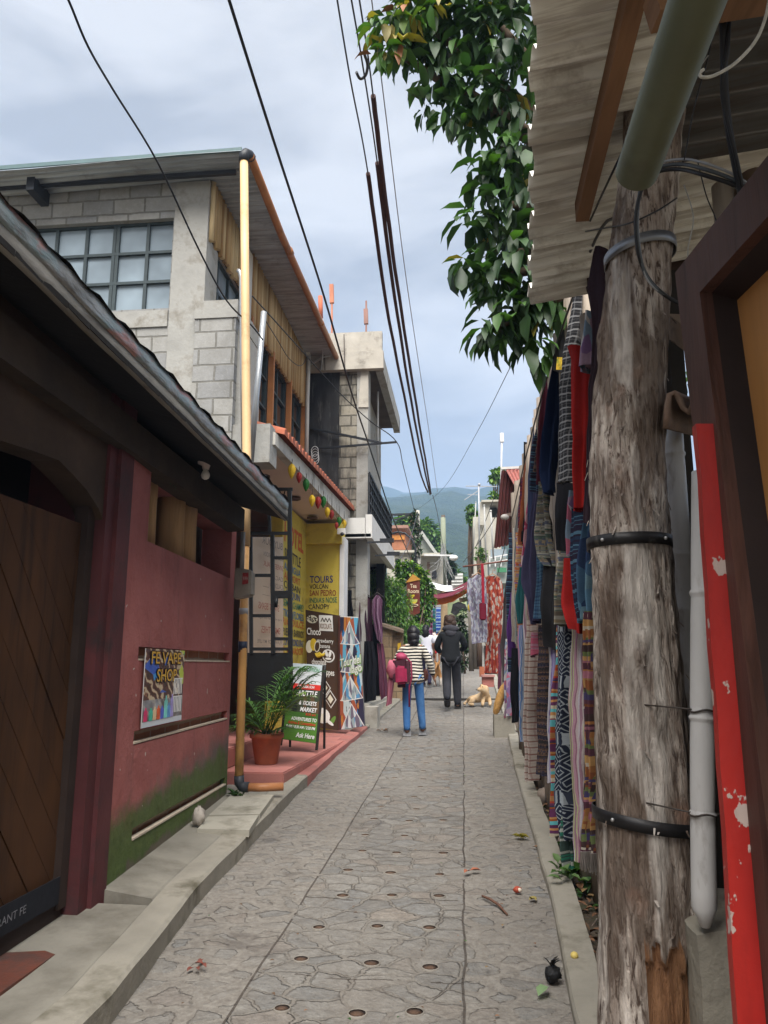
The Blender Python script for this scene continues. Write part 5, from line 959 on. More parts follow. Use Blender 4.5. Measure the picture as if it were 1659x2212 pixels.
T_floral = textile(RG((.32, .22, .3), (.5, .48, .48), (.2, .12, .25), (.35, .1, .15), (.18, .25, .33)), 'blotch', .035, seed=18)
T_navyb = textile(RG((.02, .035, .07), (.07, .14, .2), (.025, .02, .04)), 'h', .16, 12, 19)
P_ = lambda c: textile([c], 'plain', seed=1)
BLK_T, NAVY_T, AUB_T, RED_T, SLATE_T, GREY_T = P_((.01, .01, .013)), P_((.009, .017, .05)), P_((.036, .022, .03)), P_((.36, .022, .02)), P_((.06, .055, .11)), P_((.18, .17, .15))
T_plaidg = textile(RG((.2, .2, .2), (.08, .08, .09), (.3, .28, .27)), 'v', .09, 10, 70)
# lower row: blankets and skirts down to the soil
garment('woven_blanket', 'brown woven blanket with rainbow dashes and a white fringe, touching the bark post', 'blanket', [(1320, 1256, 1279), (1400, 1252, 1284), (1475, 1253, 1286), (1608, 1262, 1292), (1741, 1254, 1302), (1838, 1245, 1305)], T_brown, .60, folds=2.2, amp=.014, fringe=.085)
garment('woven_blanket', 'pale pink and cream striped blanket left of the brown fringed one', 'blanket', [(1330, 1222, 1252), (1450, 1220, 1256), (1575, 1219, 1260), (1774, 1226, 1257), (1866, 1233, 1251)], T_ikat, .64, folds=1.6, amp=.02)
garment('woven_blanket', 'navy blanket with white diamond rows between rainbow stripes and pale pink', 'blanket', [(1340, 1202, 1222), (1542, 1199, 1222), (1708, 1199, 1228), (1817, 1213, 1233)], T_diam, .66, folds=1.2, amp=.02)
garment('woven_blanket', 'narrow rainbow striped blanket left of the navy diamond one', 'blanket', [(1350, 1198, 1212), (1440, 1196, 1208), (1542, 1191, 1205), (1708, 1189, 1206), (1808, 1191, 1217)], T_rain, .66, folds=1.1, amp=.02)
garment('woven_blanket', 'lilac striped cloth hanging behind the rainbow striped blanket', 'blanket', [(1340, 1183, 1202), (1530, 1181, 1197), (1694, 1180, 1197)], T_lil, .68, folds=1.4)
garment('woven_blanket', 'dark brown woven cloth with fine dashes left of the lilac one', 'blanket', [(1350, 1156, 1186), (1500, 1155, 1184), (1676, 1152, 1183)], T_dark, .68, folds=2.2)
garment('woven_skirt', 'cream skirt cloth with brown squares left of the dark dashed one', 'skirt', [(1340, 1132, 1156), (1425, 1131, 1156), (1608, 1132, 1157), (1680, 1137, 1156)], T_crm, .68, folds=1.6)
garment('woven_skirt', 'blue and pink striped skirt cloth left of the brown squared one', 'skirt', [(1350, 1117, 1135), (1459, 1116, 1134), (1601, 1118, 1138)], T_bp, .68, folds=1.4)
garment('trousers', 'black trousers hanging low, left of the blue and pink cloth', 'trousers', [(1400, 1101, 1118), (1555, 1101, 1119)], BLK_T, .67, folds=1.2)
garment('woven_skirt', 'grey floral skirt hanging low near the straw bag', 'skirt', [(1380, 1088, 1104), (1550, 1090, 1103)], T_floral, .68, folds=1.4)
# middle row
garment('trousers', 'dark trousers with a pale trim under the patterned shawl', 'trousers', [(1205, 1166, 1206), (1290, 1168, 1206), (1400, 1172, 1200)], P_((.025, .024, .026)), .66, folds=1.6)
garment('trousers', 'blue plaid trousers left of the dark ones with pale trim', 'trousers', [(1200, 1155, 1172), (1270, 1152, 1178), (1335, 1151, 1186)], T_blue, .655, folds=1.4)
garment('shirt', 'washed blue tie dye shirt tucked beside the bark post', 'shirt', [(1125, 1254, 1278), (1210, 1250, 1280), (1335, 1254, 1280)], T_den, .615, folds=1.6)
garment('trousers', 'black and blue banded trousers behind the red trouser legs', 'trousers', [(1095, 1226, 1262), (1200, 1226, 1266), (1345, 1240, 1268)], T_navyb, .63, folds=1.5)
garment('trousers', 'bright red trouser leg hanging lowest of the red ones', 'trousers', [(1205, 1214, 1244), (1250, 1211, 1246), (1310, 1208, 1248), (1345, 1219, 1249), (1362, 1226, 1248)], RED_T, .60, folds=1.0, amp=.02)
garment('shawl', 'orange shawl with purple dashes beside the cream striped one', 'shawl', [(1150, 1113, 1121), (1257, 1112, 1127), (1350, 1116, 1128), (1400, 1117, 1130)], T_orng, .66, folds=1.2, amp=.02)
garment('shawl', 'cream striped shawl left of the orange one', 'shawl', [(1140, 1106, 1115), (1250, 1106, 1116), (1390, 1105, 1117)], T_creamv, .665, folds=1.2, amp=.02)
garment('trousers', 'navy banded trousers left of the cream striped shawl', 'trousers', [(1150, 1098, 1108), (1240, 1094, 1107), (1360, 1093, 1107), (1450, 1098, 1108)], T_navyb, .67, folds=1.3)
garment('shawl', 'dark grey shawl at the far end of the fence behind the flowered dress', 'shawl', [(1185, 1096, 1104), (1300, 1087, 1096), (1400, 1082, 1096), (1470, 1085, 1096)], P_((.05, .042, .045)), .675, folds=1.2)
garment('shawl', 'pinkish grey striped shawl below the slate tunic', 'shawl', [(1270, 1128, 1146), (1340, 1130, 1148), (1420, 1136, 1152)], T_ikat, .67, folds=1.2)
# upper row
garment('trousers', 'long aubergine trousers hanging highest beside the bark post', 'trousers', [(528, 1278, 1296), (545, 1270, 1302), (612, 1256, 1312), (680, 1266, 1308), (737, 1268, 1300), (831, 1260, 1290), (956, 1258, 1279), (1060, 1253, 1275), (1135, 1252, 1272)], AUB_T, .52, folds=1.7, amp=.016)
garment('blouse', 'flowered cotton blouse top above the red trousers', 'blouse', [(668, 1255, 1272), (720, 1248, 1272), (790, 1240, 1270)], T_floral, .54, folds=1.6, amp=.014)
garment('trousers', 'red trousers with a tied waist between the checked dress and the aubergine trousers', 'trousers', [(744, 1216, 1264), (770, 1222, 1264), (800, 1220, 1263), (860, 1223, 1262), (925, 1229, 1262), (950, 1236, 1260), (1020, 1235, 1257), (1100, 1232, 1254)], RED_T, .55, folds=1.6, amp=.018)
ck = garment('dress', 'long black and white checked dress with a yellow embroidered patch', 'dress', [(565, 1240, 1250), (600, 1234, 1250), (675, 1222, 1244), (768, 1207, 1234), (893, 1193, 1232), (990, 1190, 1236), (1044, 1188, 1238)], T_chk, .56, folds=1.1, amp=.012)
q = [PV(px, py, .555, .56 * FL / (1217 - 1003), 1, -1) for px, py in ((1205, 800), (1228, 800), (1230, 773), (1207, 773))]
mb = MB(); n_ = Vector((-.7071, -.7071, 0)); mb.slab([p + n_ * .012 for p in q], n_ * .004); mb.build('embroidered_patch', M((.55, .36, .03), .8, .6, 40, .2, dirt=(.08, .2, .03), damt=.35, dscale=28), ck)
garment('tunic', 'navy tunic with a woven trim left of the checked dress', 'tunic', [(724, 1203, 1214), (790, 1190, 1206), (862, 1176, 1199), (925, 1171, 1194), (1018, 1162, 1188), (1066, 1174, 1187)], NAVY_T, .62, folds=1.4)
garment('trousers', 'wide black trousers hanging under the checked dress', 'trousers', [(1042, 1191, 1238), (1100, 1190, 1237), (1192, 1193, 1232)], BLK_T, .615, folds=1.5, amp=.02)
garment('shawl', 'olive and grey patterned shawl gathered below, left of the black trousers', 'shawl', [(1040, 1161, 1170), (1123, 1156, 1186), (1175, 1153, 1192), (1205, 1155, 1198), (1222, 1172, 1200)], T_boho, .62, folds=1.6)
garment('tunic', 'long slate purple tunic left of the patterned shawl', 'tunic', [(1010, 1154, 1164), (1080, 1147, 1160), (1153, 1138, 1157), (1215, 1128, 1158), (1257, 1126, 1160), (1290, 1140, 1159), (1345, 1146, 1159)], SLATE_T, .64, folds=1.4)
garment('scarf', 'pink and red scarf hanging beside the slate tunic', 'scarf', [(985, 1142, 1151), (1060, 1137, 1147), (1108, 1132, 1142), (1170, 1126, 1137), (1228, 1123, 1134)], T_pink, .65, folds=1.2, amp=.016)
garment('jacket', 'black jacket hanging high beside the pink scarf', 'jacket', [(955, 1128, 1139), (1020, 1126, 1138), (1110, 1124, 1134), (1170, 1122, 1130)], BLK_T, .66, folds=1.2, amp=.02)
garment('trousers', 'striped dark pair of trousers between the navy tunic and the fence top', 'trousers', [(790, 1180, 1187), (880, 1166, 1177), (960, 1154, 1171), (1020, 1150, 1163)], T_dark, .66, folds=1.2)
pz = garment('purse', 'small pink striped purse hanging under the slate tunic', 'purse', [(1366, 1142, 1154), (1412, 1143, 1156)], textile(RG((.35, .07, .12), (.3, .15, .2), (.4, .1, .15)), 'h', .1, 8, 3), .62, folds=.6, amp=.006, group=None)
garment('trousers', 'grey striped trousers hanging high just before the tin sheet shed', 'trousers', [(1070, 1118, 1128), (1150, 1112, 1124), (1230, 1110, 1122)], T_plaidg, .66, folds=1.2, amp=.02)
garment('blouse', 'dark red embroidered blouse between the black jacket and the striped trousers', 'blouse', [(1030, 1121, 1130), (1090, 1116, 1128), (1140, 1114, 1126)], textile(RG((.12, .02, .03), (.2, .04, .04), (.06, .02, .05)), 'h', .15, 10, 71), .655, folds=1.2, amp=.02)
garment('shawl', 'deep blue shawl behind the long slate purple tunic', 'shawl', [(900, 1150, 1168), (980, 1144, 1160), (1100, 1136, 1152), (1200, 1130, 1146)], P_((.03, .04, .09)), .67, folds=1.4, amp=.02)
garment('skirt', 'black skirt with fine white stripes behind the olive patterned shawl', 'skirt', [(860, 1160, 1180), (960, 1152, 1172), (1060, 1146, 1164)], T_navyb, .67, folds=1.4, amp=.02)
for nm, lab, cat, rows, m_, X_ in (('blouse', 'white flowered blouse tucked between the red trousers and the checked dress hem', 'blouse', [(1060, 1228, 1246), (1120, 1222, 1250), (1200, 1224, 1250)], T_floral, .625),
  ('shawl', 'green and black shawl behind the wide black trousers', 'shawl', [(1180, 1196, 1228), (1260, 1198, 1226), (1345, 1200, 1222)], T_boho, .64),
  ('trousers', 'wine coloured trousers behind the navy tunic', 'trousers', [(820, 1172, 1190), (930, 1162, 1182), (1040, 1158, 1174)], P_((.1, .02, .035)), .65),
  ('shawl', 'grey tasselled shawl hung highest behind the checked dress', 'shawl', [(640, 1216, 1232), (700, 1206, 1226), (800, 1194, 1214)], P_((.12, .12, .13)), .67),
  ('blouse', 'teal blouse below the pink and red scarf', 'blouse', [(1225, 1118, 1134), (1290, 1116, 1136), (1340, 1118, 1134)], P_((.02, .1, .11)), .655),
  ('shawl', 'rust coloured shawl beside the black jacket', 'shawl', [(980, 1134, 1144), (1080, 1126, 1138), (1180, 1120, 1132)], P_((.24, .07, .03)), .67),
  ('trousers', 'violet trousers low at the end of the fence', 'trousers', [(1280, 1098, 1110), (1370, 1096, 1108), (1420, 1098, 1108)], P_((.09, .03, .16)), .66),
  ('woven_blanket', 'short green and white woven blanket peeping out under the pale pink one', 'blanket', [(1760, 1212, 1226), (1840, 1216, 1232), (1880, 1222, 1236)], textile(RG((.03, .16, .11), (.4, .42, .38), (.05, .08, .07)), 'h', .2, 12, 81), .69)):
    garment(nm, lab, cat, rows, m_, X_, folds=1.6)
cable('wire', 'thin black wire tied round the bark post and running to the stakes', 'wire', [PY(1265, 500, 2.9), PY(1310, 492, 2.7), PY(1360, 482, 2.36), PY(1420, 455, 2.36), PY(1462, 428, 2.5)], .0028, CBL)
cable('wire', 'thin frayed wire hanging behind the bark post top', 'wire', [PY(1478, 400, 2.3), PY(1498, 470, 2.3), PY(1486, 540, 2.3), PY(1492, 600, 2.3)], .002, M((.3, .3, .28), .7))
cable('wire', 'long thin wire hanging from the dark roof sheet down to the panel corner', 'wire', [PY(1505, 340, 2.3), PY(1525, 420, 2.3), PY(1545, 470, 2.3), PY(1565, 540, 2.25)], .002, CBL)
cable('wire', 'curled thin wire hanging beside the plastic pipe end', 'wire', [PY(1480, 120, 2.0), PY(1462, 190, 2.0), PY(1470, 205, 2.0), PY(1500, 160, 2.0), PY(1530, 120, 2.0)], .002, M((.3, .3, .28), .7))
# ================================================================ LEFT further on: unfinished block house with a balcony
H3 = 14.2
b3 = thing('balcony_house', 'unfinished grey block house with overhanging roof slab and white balcony past the tour shop', 'house', (-2.5, 15, .5))
BLOCK_D = brick_mat('stained_block_wall', (.36, .33, .27), (.3, .28, .24), (.13, .12, .1), .42, .21, 'x', .018, .012, ((.03, .03, .03), [(.45, 0.0), (.62, .85)]))
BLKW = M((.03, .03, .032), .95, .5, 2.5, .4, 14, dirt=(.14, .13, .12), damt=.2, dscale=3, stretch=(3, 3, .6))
CBRD = M((.42, .39, .34), .9, .16, 3, .3, 16, dirt=(.22, .2, .17), damt=.35, dscale=4)
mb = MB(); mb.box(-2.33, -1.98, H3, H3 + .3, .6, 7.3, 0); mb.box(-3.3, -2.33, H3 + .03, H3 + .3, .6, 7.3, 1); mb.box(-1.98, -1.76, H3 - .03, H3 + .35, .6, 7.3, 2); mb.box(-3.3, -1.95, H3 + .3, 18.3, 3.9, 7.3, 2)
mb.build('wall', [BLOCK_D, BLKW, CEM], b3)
mb = MB(); mb.box(-3.4, -1.48, H3 - .13, H3 + .0, 7.55, 7.98); mb.box(-3.4, -1.45, H3 - .16, H3 - .02, 7.2, 7.56); mb.hexa([(-1.95, H3 - .05, 6.45), (-1.75, H3 - .05, 6.45), (-1.75, H3 - .02, 6.45), (-1.95, H3 - .02, 6.45), (-1.9, H3 - .05, 7.2), (-1.76, H3 - .05, 7.2), (-1.76, H3 - .02, 7.2), (-1.9, H3 - .02, 7.2)]); mb.jitter(.012, 2); mb.build('formwork_boards', CBRD, b3)
mb = MB(); mb.box(-3.3, -1.62, H3 + .01, 18.1, 7.26, 7.42, 0); mb.box(-1.62, -1.47, H3 + .0, 18.2, 7.2, 7.56, 1); mb.box(-1.62, -1.47, 18.1, 18.25, 7.18, 7.5, 1); mb.build('roof', [M((.09, .07, .06), .95, .3, 3, .3), CEM], b3)
RB = M((.06, .045, .04), .7, .2)
mb = MB()
for px in (700, 743): mb.bar(PY(px, 722, H3 - .18), PY(px + 2, 800, H3 - .18), .014)
mb.build('rebar', RB, b3)
for k, (px, t_, c_) in enumerate(((717, 615, (.5, .2, .12)), (791, 650, (.3, .17, .14)))):
    mb = MB(); mb.bar(PY(px, 760, 15.5), PY(px, t_, 15.5), .035, .035); mb.bar(PY(px, 700 if k else 655, 15.5), PY(px - 1, 668 if k else 615, 15.5), .09, .07); mb.build('rebar_mast', M(c_, .8), b3)
mb = MB(); mb.tube([PY(693, 745, 15.6), PY(693, 690, 15.6)], .06, 10, 0); mb.tube([PY(693, 690, 15.6), PY(692, 640, 15.6)], .05, 10, 1); mb.build('roof_post', [M((.4, .4, .4), .8), M((.45, .13, .07), .8)], b3)
WPL = M((.66, .65, .63), .85, .08, 2, .15, 20, dirt=(.35, .33, .3), damt=.2); GSO = M((.4, .38, .36), .85, .1, 2, .1)
mb = MB(); mb.box(-3.2, -1.66, H3 - .35, 18.5, 3.84, 3.9, 1); mb.box(-1.76, -1.64, H3 - .35, 18.52, 3.82, 4.26, 0); mb.box(-2.2, -1.77, H3 - .35, H3 - .25, 3.82, 4.2, 0); mb.build('balcony', [WPL, GSO], b3)
mb = MB(); IR = M((.02, .022, .027), .5, .2, 8, .05); n_ = 15; bx_ = -1.71
for k in range(n_ + 1):
    y = lerp(H3 - .3, 18.45, k / n_); mb.bar((bx_, y, 4.26), (bx_, y, 5.06), .03, .03)
for z in (4.3, 4.5, 4.69, 4.88, 5.06): mb.bar((bx_ + .012, H3 - .3, z), (bx_ + .012, 18.45, z), .028, .028 if z < 5 else .05)
for k in range(n_): y0, y1 = lerp(H3 - .3, 18.45, k / n_), lerp(H3 - .3, 18.45, (k + 1) / n_); mb.bar((bx_ - .014, y0, 4.28), (bx_ - .014, y1, 5.04), .018, .018)
mb.build('railing', IR, b3)
mb = MB(); mb.tube([PX(1003 - 1.62 / 14.4 * FL, 1000, -1.72), PX(1003 - 1.62 / 14.4 * FL, 1000, -1.72) + Vector((0, 0, 2.4))], .02, 8); mb.build('cable_conduit', M((.6, .6, .6), .6), b3)
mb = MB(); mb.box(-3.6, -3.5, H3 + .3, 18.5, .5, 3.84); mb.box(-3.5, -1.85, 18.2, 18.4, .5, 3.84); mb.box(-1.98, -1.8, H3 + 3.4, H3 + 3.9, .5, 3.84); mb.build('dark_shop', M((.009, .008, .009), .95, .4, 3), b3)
for k, (a, b_) in enumerate((((792, 1172), (822, 1166)), ((810, 1200), (843, 1190)))):
    p = PX(*a, -1.63); q = p + Vector((.42, .1, .03)); mb = MB(); mb.bar(p, q, .03, .03); mb.box(q.x - .2, q.x + .04, q.y - .03, q.y + .03, q.z - .02, q.z + .05); mb.build('wall_bracket', IR, b3)
dish = thing('satellite_dish', 'small grey satellite dish beside the end of the orange gutter', 'dish', PY(697, 800, 13.9)); c_ = PY(697, 772, 13.9)
mb = MB(); pts = []
for j in range(6):
    r_ = .21 * j / 5
    for k in range(18): a = 2 * math.pi * k / 18; pts.append(c_ + Vector((.04 * (r_ / .21) ** 2 * -1 + math.cos(a) * r_ * .35, math.cos(a) * r_ * -.9, math.sin(a) * r_ * 1.35)))
mb.grid(pts, 18, 6, closeu=True); mb.build('reflector', M((.5, .51, .52), .5, .1, 5, 0), dish); mb = MB(); mb.bar(c_, c_ + Vector((-.25, .1, -.1)), .03); mb.bar(c_, c_ + Vector((.16, -.1, -.02)), .02); mb.build('arm', M((.5, .5, .5), .5), dish)
mb = MB(); mb.tube([PY(662, 985, 13.85), PY(664, 860, 13.85), PY(667, 768, 13.85)], .04, 12); mb.tube([PY(667, 768, 13.85), PY(664, 758, 13.85), PY(655, 756, 13.9)], .042, 12); tag(mb.build('white_pipe', M((.66, .65, .62), .5, .06)), 'upright white plastic pipe at the far end of the bamboo cladding', 'pipe')
br = thing('cable_bracket', 'black steel cable bracket sticking out over the lane from the stained block wall', 'bracket', PY(690, 945, H3)); a0, a1, a2 = PY(672, 925, H3), PY(856, 955, H3 - .3), PY(672, 970, H3)
mb = MB(); mb.bar(a0, PY(825, 957, H3 - .25), .045, .04); mb.build('strut', IR, br); mb = MB(); mb.bar(a2, a1, .035, .035); mb.build('arm', IR, br)
mb = MB()
for k in range(4): c_ = PY(680, 975 + 5 * k, 14.0); mb.tube([c_ + Vector((math.cos(a) * .07, .02 * k, math.sin(a) * .1)) for a in [2 * math.pi * i / 16 for i in range(17)]], .006, 5)
tag(mb.build('cable_coil', M((.6, .6, .6), .6)), 'white coil of spare cable hanging on the dark stained wall', 'cable coil')
# clothes under the balcony
def hung(name, label, cat, rows, m_, Y, group=None, ang=(1, 0), hanger=True, **k):
    cx = sum((l + r_) / 2 for _, l, r_ in rows) / len(rows); X_ = PY(cx, 1400, Y).x; t = thing(name, label, cat, PY(cx, rows[0][0], Y), group)
    garment(k.pop('part', 'cloth'), label, cat, rows, m_, X=X_, ang=ang, y0=Y, parent=t, **k)
    if hanger:
        c_ = PY(rows[0][1] * .5 + rows[0][2] * .5, rows[0][0], Y); w = max(.12, (PY(rows[1][2], 1300, Y).x - PY(rows[1][1], 1300, Y).x) * .42); mb = MB(); mb.tube([c_ + Vector((-w, 0, -.05)), c_ + Vector((0, 0, .045)), c_ + Vector((w, 0, -.05))], .008, 6); mb.tube([c_ + Vector((0, 0, .04)), c_ + Vector((0, 0, .09)), c_ + Vector((.03, 0, .12)), c_ + Vector((.05, 0, .09))], .005, 5); mb.build('hanger', M((.4, .2, .1), .5) if k.get('folds', 0) else WIRE, t)
    return t
GSH = 'clothes hung under the white balcony'
T_plum = textile(RG((.12, .05, .1), (.2, .1, .17), (.3, .2, .27), (.09, .03, .07)), 'v', .12, 12, 31); T_plumd = textile(RG((.05, .02, .04), (.08, .04, .06), (.03, .015, .025)), 'v', .1, 10, 32); T_mar = textile(RG((.12, .03, .06), (.2, .06, .1), (.07, .03, .05)), 'v', .1, 10, 33); T_pk = textile(RG((.35, .12, .17), (.4, .2, .22), (.3, .08, .12)), 'v', .1, 8, 34)
hung('dress', 'plum striped dress catching the light at the corner of the dark shop', 'dress', [(1285, 812, 818), (1292, 804, 826), (1330, 803, 826), (1368, 808, 825), (1388, 812, 824)], T_plum, 13.9, GSH)
hung('dress', 'dark plum dress on a wire hanger left of the brighter one', 'dress', [(1283, 778, 790), (1295, 764, 802), (1340, 762, 804), (1392, 768, 806)], T_plumd, 14.2, GSH)
hung('dress', 'long black dress at the foot of the dark shop', 'dress', [(1385, 788, 806), (1430, 783, 812), (1512, 782, 812)], BLK_T, 13.9, GSH, hanger=False)
hung('shawl', 'maroon shawl hanging below the plum striped dress', 'shawl', [(1390, 815, 828), (1430, 816, 833), (1505, 822, 838)], T_mar, 14.0, GSH, hanger=False)
hung('shirt', 'dark green blouse half hidden in the shop behind the tour banner', 'shirt', [(1335, 772, 788), (1345, 764, 798), (1395, 764, 800)], P_((.03, .05, .04)), 14.6, GSH, hanger=False)
hung('trousers', 'black trousers at the left edge of the dark shop', 'trousers', [(1275, 742, 760), (1330, 741, 762), (1400, 742, 766)], BLK_T, 14.1, GSH, hanger=False)
CSL = M((.36, .34, .3), .9, .15, 3, .3, 20, dirt=(.2, .18, .15), damt=.3)
mb = MB(); a, b, c_ = PY(788, 1575, 13.2), PY(815, 1575, 13.2), PY(788, 1527, 13.2); mb.box(a.x, b.x, 13.2, 13.6, a.z - .15, c_.z); mb.jitter(.008, 6); tag(mb.build('concrete_block', CSL), 'upright grey concrete block at the far end of the pink plinth', 'block')
mb = MB(); mb.box(-2.9, -1.62, 13.65, 18.4, .3, .8); mb.box(-2.9, -1.66, 13.62, 18.4, .8, .86); mb.jitter(.006, 4); tag(mb.build('stone_step', [CSL]), 'long grey step in front of the dark clothes shop', 'step')
# stone pillar, yellow sign, fern tree, tea room sign
SANDB = brick_mat('sandstone', (.33, .24, .14), (.27, .19, .12), (.2, .15, .1), .3, .24, 'x', .014, .02)
sp = thing('stone_pillar', 'rough brown sandstone pillar with a slab top beside the dark clothes shop', 'pillar', (PY(836, 1480, 17.2).x, 17.3, .6))
a, b, t_ = PY(823, 1500, 17.2), PY(847, 1500, 17.2), PY(835, 1352, 17.2); mb = MB(); mb.box(a.x - .02, b.x, 17.2, 17.5, .5, t_.z, 0); bmesh.ops.subdivide_edges(mb.bm, edges=list(mb.bm.edges), cuts=6, use_grid_fill=True); mb.jitter(.03, 5); mb.build('shaft', SANDB, sp)
mb = MB(); mb.box(b.x + .002, PY(870, 1400, 17.3).x, 17.32, 17.6, .5, t_.z - .12); mb.jitter(.02, 4); mb.build('side_wall', SANDB, sp)
mb = MB(); mb.hexa([PY(820, 1352, 17.1), PY(872, 1368, 17.1), PY(872, 1364, 17.8), PY(820, 1348, 17.8)] + [p + Vector((0, 0, .06)) for p in (PY(820, 1352, 17.1), PY(872, 1368, 17.1), PY(872, 1364, 17.8), PY(820, 1348, 17.8))]); mb.build('cap', M((.2, .15, .11), .9), sp)
mb = MB(); mb.slab([PY(859, 1422, 17.25), PY(866, 1422, 17.25), PY(866, 1388, 17.25), PY(859, 1390, 17.25)], (0, -.02, 0)); tag(mb.build('yellow_plate', M((.6, .36, .02), .6)), 'narrow yellow plate on the sandstone wall', 'plate')
def foliage(parent, name, clumps, Y, n_per, L, w, mats, weights, seed=1, droop=.3, dirbias=(0, 0, -.2), spread=.5, dy=None):
    """leaf-sized faces through the volume of each clump (px, py, radius px[, depth])"""
    rnd = random.Random(seed); mb = MB(); bias = Vector(dirbias)
    for cl in clumps:
        px, py, rp = cl[:3]; y = cl[3] if len(cl) > 3 else Y; c_ = PY(px, py, y); r_ = rp * y / FL
        for _ in range(int(n_per * (rp * rp) / 1000)):
            v = Vector((rnd.gauss(0, 1), rnd.gauss(0, 1), rnd.gauss(0, 1))).normalized() * r_ * (rnd.random() ** (1 / 2.2)); v.y *= spread if dy is None else dy
            d = v.normalized() * .7 + Vector((rnd.uniform(-1, 1), rnd.uniform(-1, 1), rnd.uniform(-1, 1))) * .8 + bias; leaf(mb, c_ + v, d, L * (q_ := rnd.uniform(.5, 1.25)), w * q_ * rnd.uniform(.85, 1.2), rnd.choices(range(len(mats)), weights)[0], rnd.uniform(.05, .3), droop)
    return mb.build(name, mats, parent, normals=False)
def limbs(parent, name, root, tips, r0, m_, mid=None):
    mb = MB(); root = Vector(root)
    for t_ in tips:
        t_ = Vector(t_); m2 = lerp(root, t_, .5) + Vector((random.uniform(-.1, .1), random.uniform(-.1, .1), .12)) if mid is None else lerp(Vector(mid), t_, .35); P = [root] + ([Vector(mid)] if mid is not None else []) + [m2, t_]; mb.tube(P, [lerp(r0, r0 * .18, i / (len(P) - 1)) for i in range(len(P))], 8)
    return mb.build(name, m_, parent)
BRK = M((.12, .085, .06), .9, .3, 8, .5, 20)
ft = thing('feathery_tree', 'soft feathery green tree leaning over the sandstone pillar', 'tree', (PY(832, 1400, 18.2).x, 18.2, .9))
limbs(ft, 'trunk', (PY(826, 1440, 18.3)), [PY(820, 1270, 18.2), PY(860, 1300, 18), PY(885, 1390, 17.6), PY(835, 1330, 17.9)], .06, BRK)
foliage(ft, 'crown', [(800, 1250, 16), (806, 1280, 18), (810, 1310, 16), (818, 1255, 24), (840, 1275, 30), (862, 1300, 28), (845, 1320, 28), (866, 1340, 26), (880, 1368, 20), (862, 1372, 18), (825, 1300, 22), (870, 1395, 14), (895, 1355, 12), (880, 1400, 10), (815, 1330, 16), (898, 1375, 8)], 17.9, 1150, .12, .026, [leafmat((.13, .27, .08), trans=.4), leafmat((.2, .36, .09), trans=.4), leafmat((.07, .16, .05)), leafmat((.3, .42, .1), trans=.4)], (5, 4, 3, 1), 4, dirbias=(.3, -.2, -.35))
iv = thing('broadleaf_shrub', 'bright green leafy shrub spreading behind the tea room sign', 'shrub', (PY(905, 1330, 20.6).x, 20.6, 1.0))
limbs(iv, 'stem', PY(900, 1460, 20.8), [PY(880, 1230, 20.6), PY(920, 1260, 20.6), PY(915, 1310, 20.5)], .05, BRK)
foliage(iv, 'leaves', [(868, 1228, 18), (890, 1235, 20), (908, 1245, 16), (918, 1268, 18), (925, 1300, 16), (912, 1320, 18), (920, 1335, 12), (900, 1290, 20), (868, 1250, 14), (930, 1278, 9), (898, 1345, 14), (908, 1362, 9)], 20.7, 900, .13, .065, [leafmat((.08, .19, .03)), leafmat((.16, .3, .04)), leafmat((.03, .08, .02)), leafmat((.28, .38, .07))], (5, 4, 4, 1), 9)
tr = thing('tea_room_sign', 'hanging brown house shaped tea room sign with an orange roof and a painted cup', 'sign', PY(893, 1328, 19.4)); Yt = 19.4
mb = MB(); mb.plate([PY(878, 1318, Yt), PY(893, 1330, Yt), PY(907, 1324, Yt), PY(907, 1254, Yt), PY(879, 1256, Yt)], (0, .03, 0)); mb.build('board', M((.14, .03, .018), .6, .2, 8, .1), tr)
mb = MB(); mb.plate([PY(876, 1259, Yt - .02), PY(909, 1252, Yt - .02), PY(892, 1240, Yt - .02)], (0, .07, 0)); mb.build('roof', M((.55, .27, .05), .6, .15, 10, .1), tr)
CRMT = M((.75, .6, .4), .6, 0, 5, 0)
mb = MB(); a, b = PY(886, 1270, Yt), PY(900, 1270, Yt); letter(mb, 'Tea', a, (1, 0, 0), (0, 0, 1), b.x - a.x, .1, 0, bold=.02, lift=.006); a, b = PY(881, 1281, Yt), PY(905, 1281, Yt); letter(mb, 'Room', a, (1, 0, 0), (0, 0, 1), b.x - a.x, .1, 0, bold=.02, lift=.006); mb.build('lettering', CRMT, tr, normals=False)
c_ = PY(893, 1300, Yt - .012); px_m = Yt / FL
mb = MB(); mb.plate([c_ + Vector((x * px_m, 0, z * px_m)) for x, z in ((-8, 5), (9, 5), (8, 0), (4, -4), (-3, -4), (-7, 0))], (0, .008, 0), 0); mb.plate([c_ + Vector((x * px_m, -.004, z * px_m)) for x, z in ((-6, 0), (7, 0), (4, -3.5), (-3, -3.5))], (0, .004, 0), 1); mb.tube([c_ + Vector(((1 + 9 * math.cos(a)) * px_m, 0, (-7.5 + 2.4 * math.sin(a)) * px_m)) for a in [2 * math.pi * k / 18 for k in range(19)]], .008, 5, 2); mb.plate([c_ + Vector((x * px_m, 0, z * px_m)) for x, z in ((-9, 12), (2, 16), (3, 13), (-2, 8), (-4, 9), (-2, 12))], (0, .008, 0), 1); mb.build('painted_cup', [M((.5, .5, .12), .6), M((.65, .5, .03), .6), CRMT], tr)
mb = MB(); mb.bar(PY(870, 1282, Yt), PY(880, 1281, Yt), .02); mb.bar(PY(893, 1240, Yt), PY(894, 1205, Yt), .015); mb.build('hanger', IR, tr)
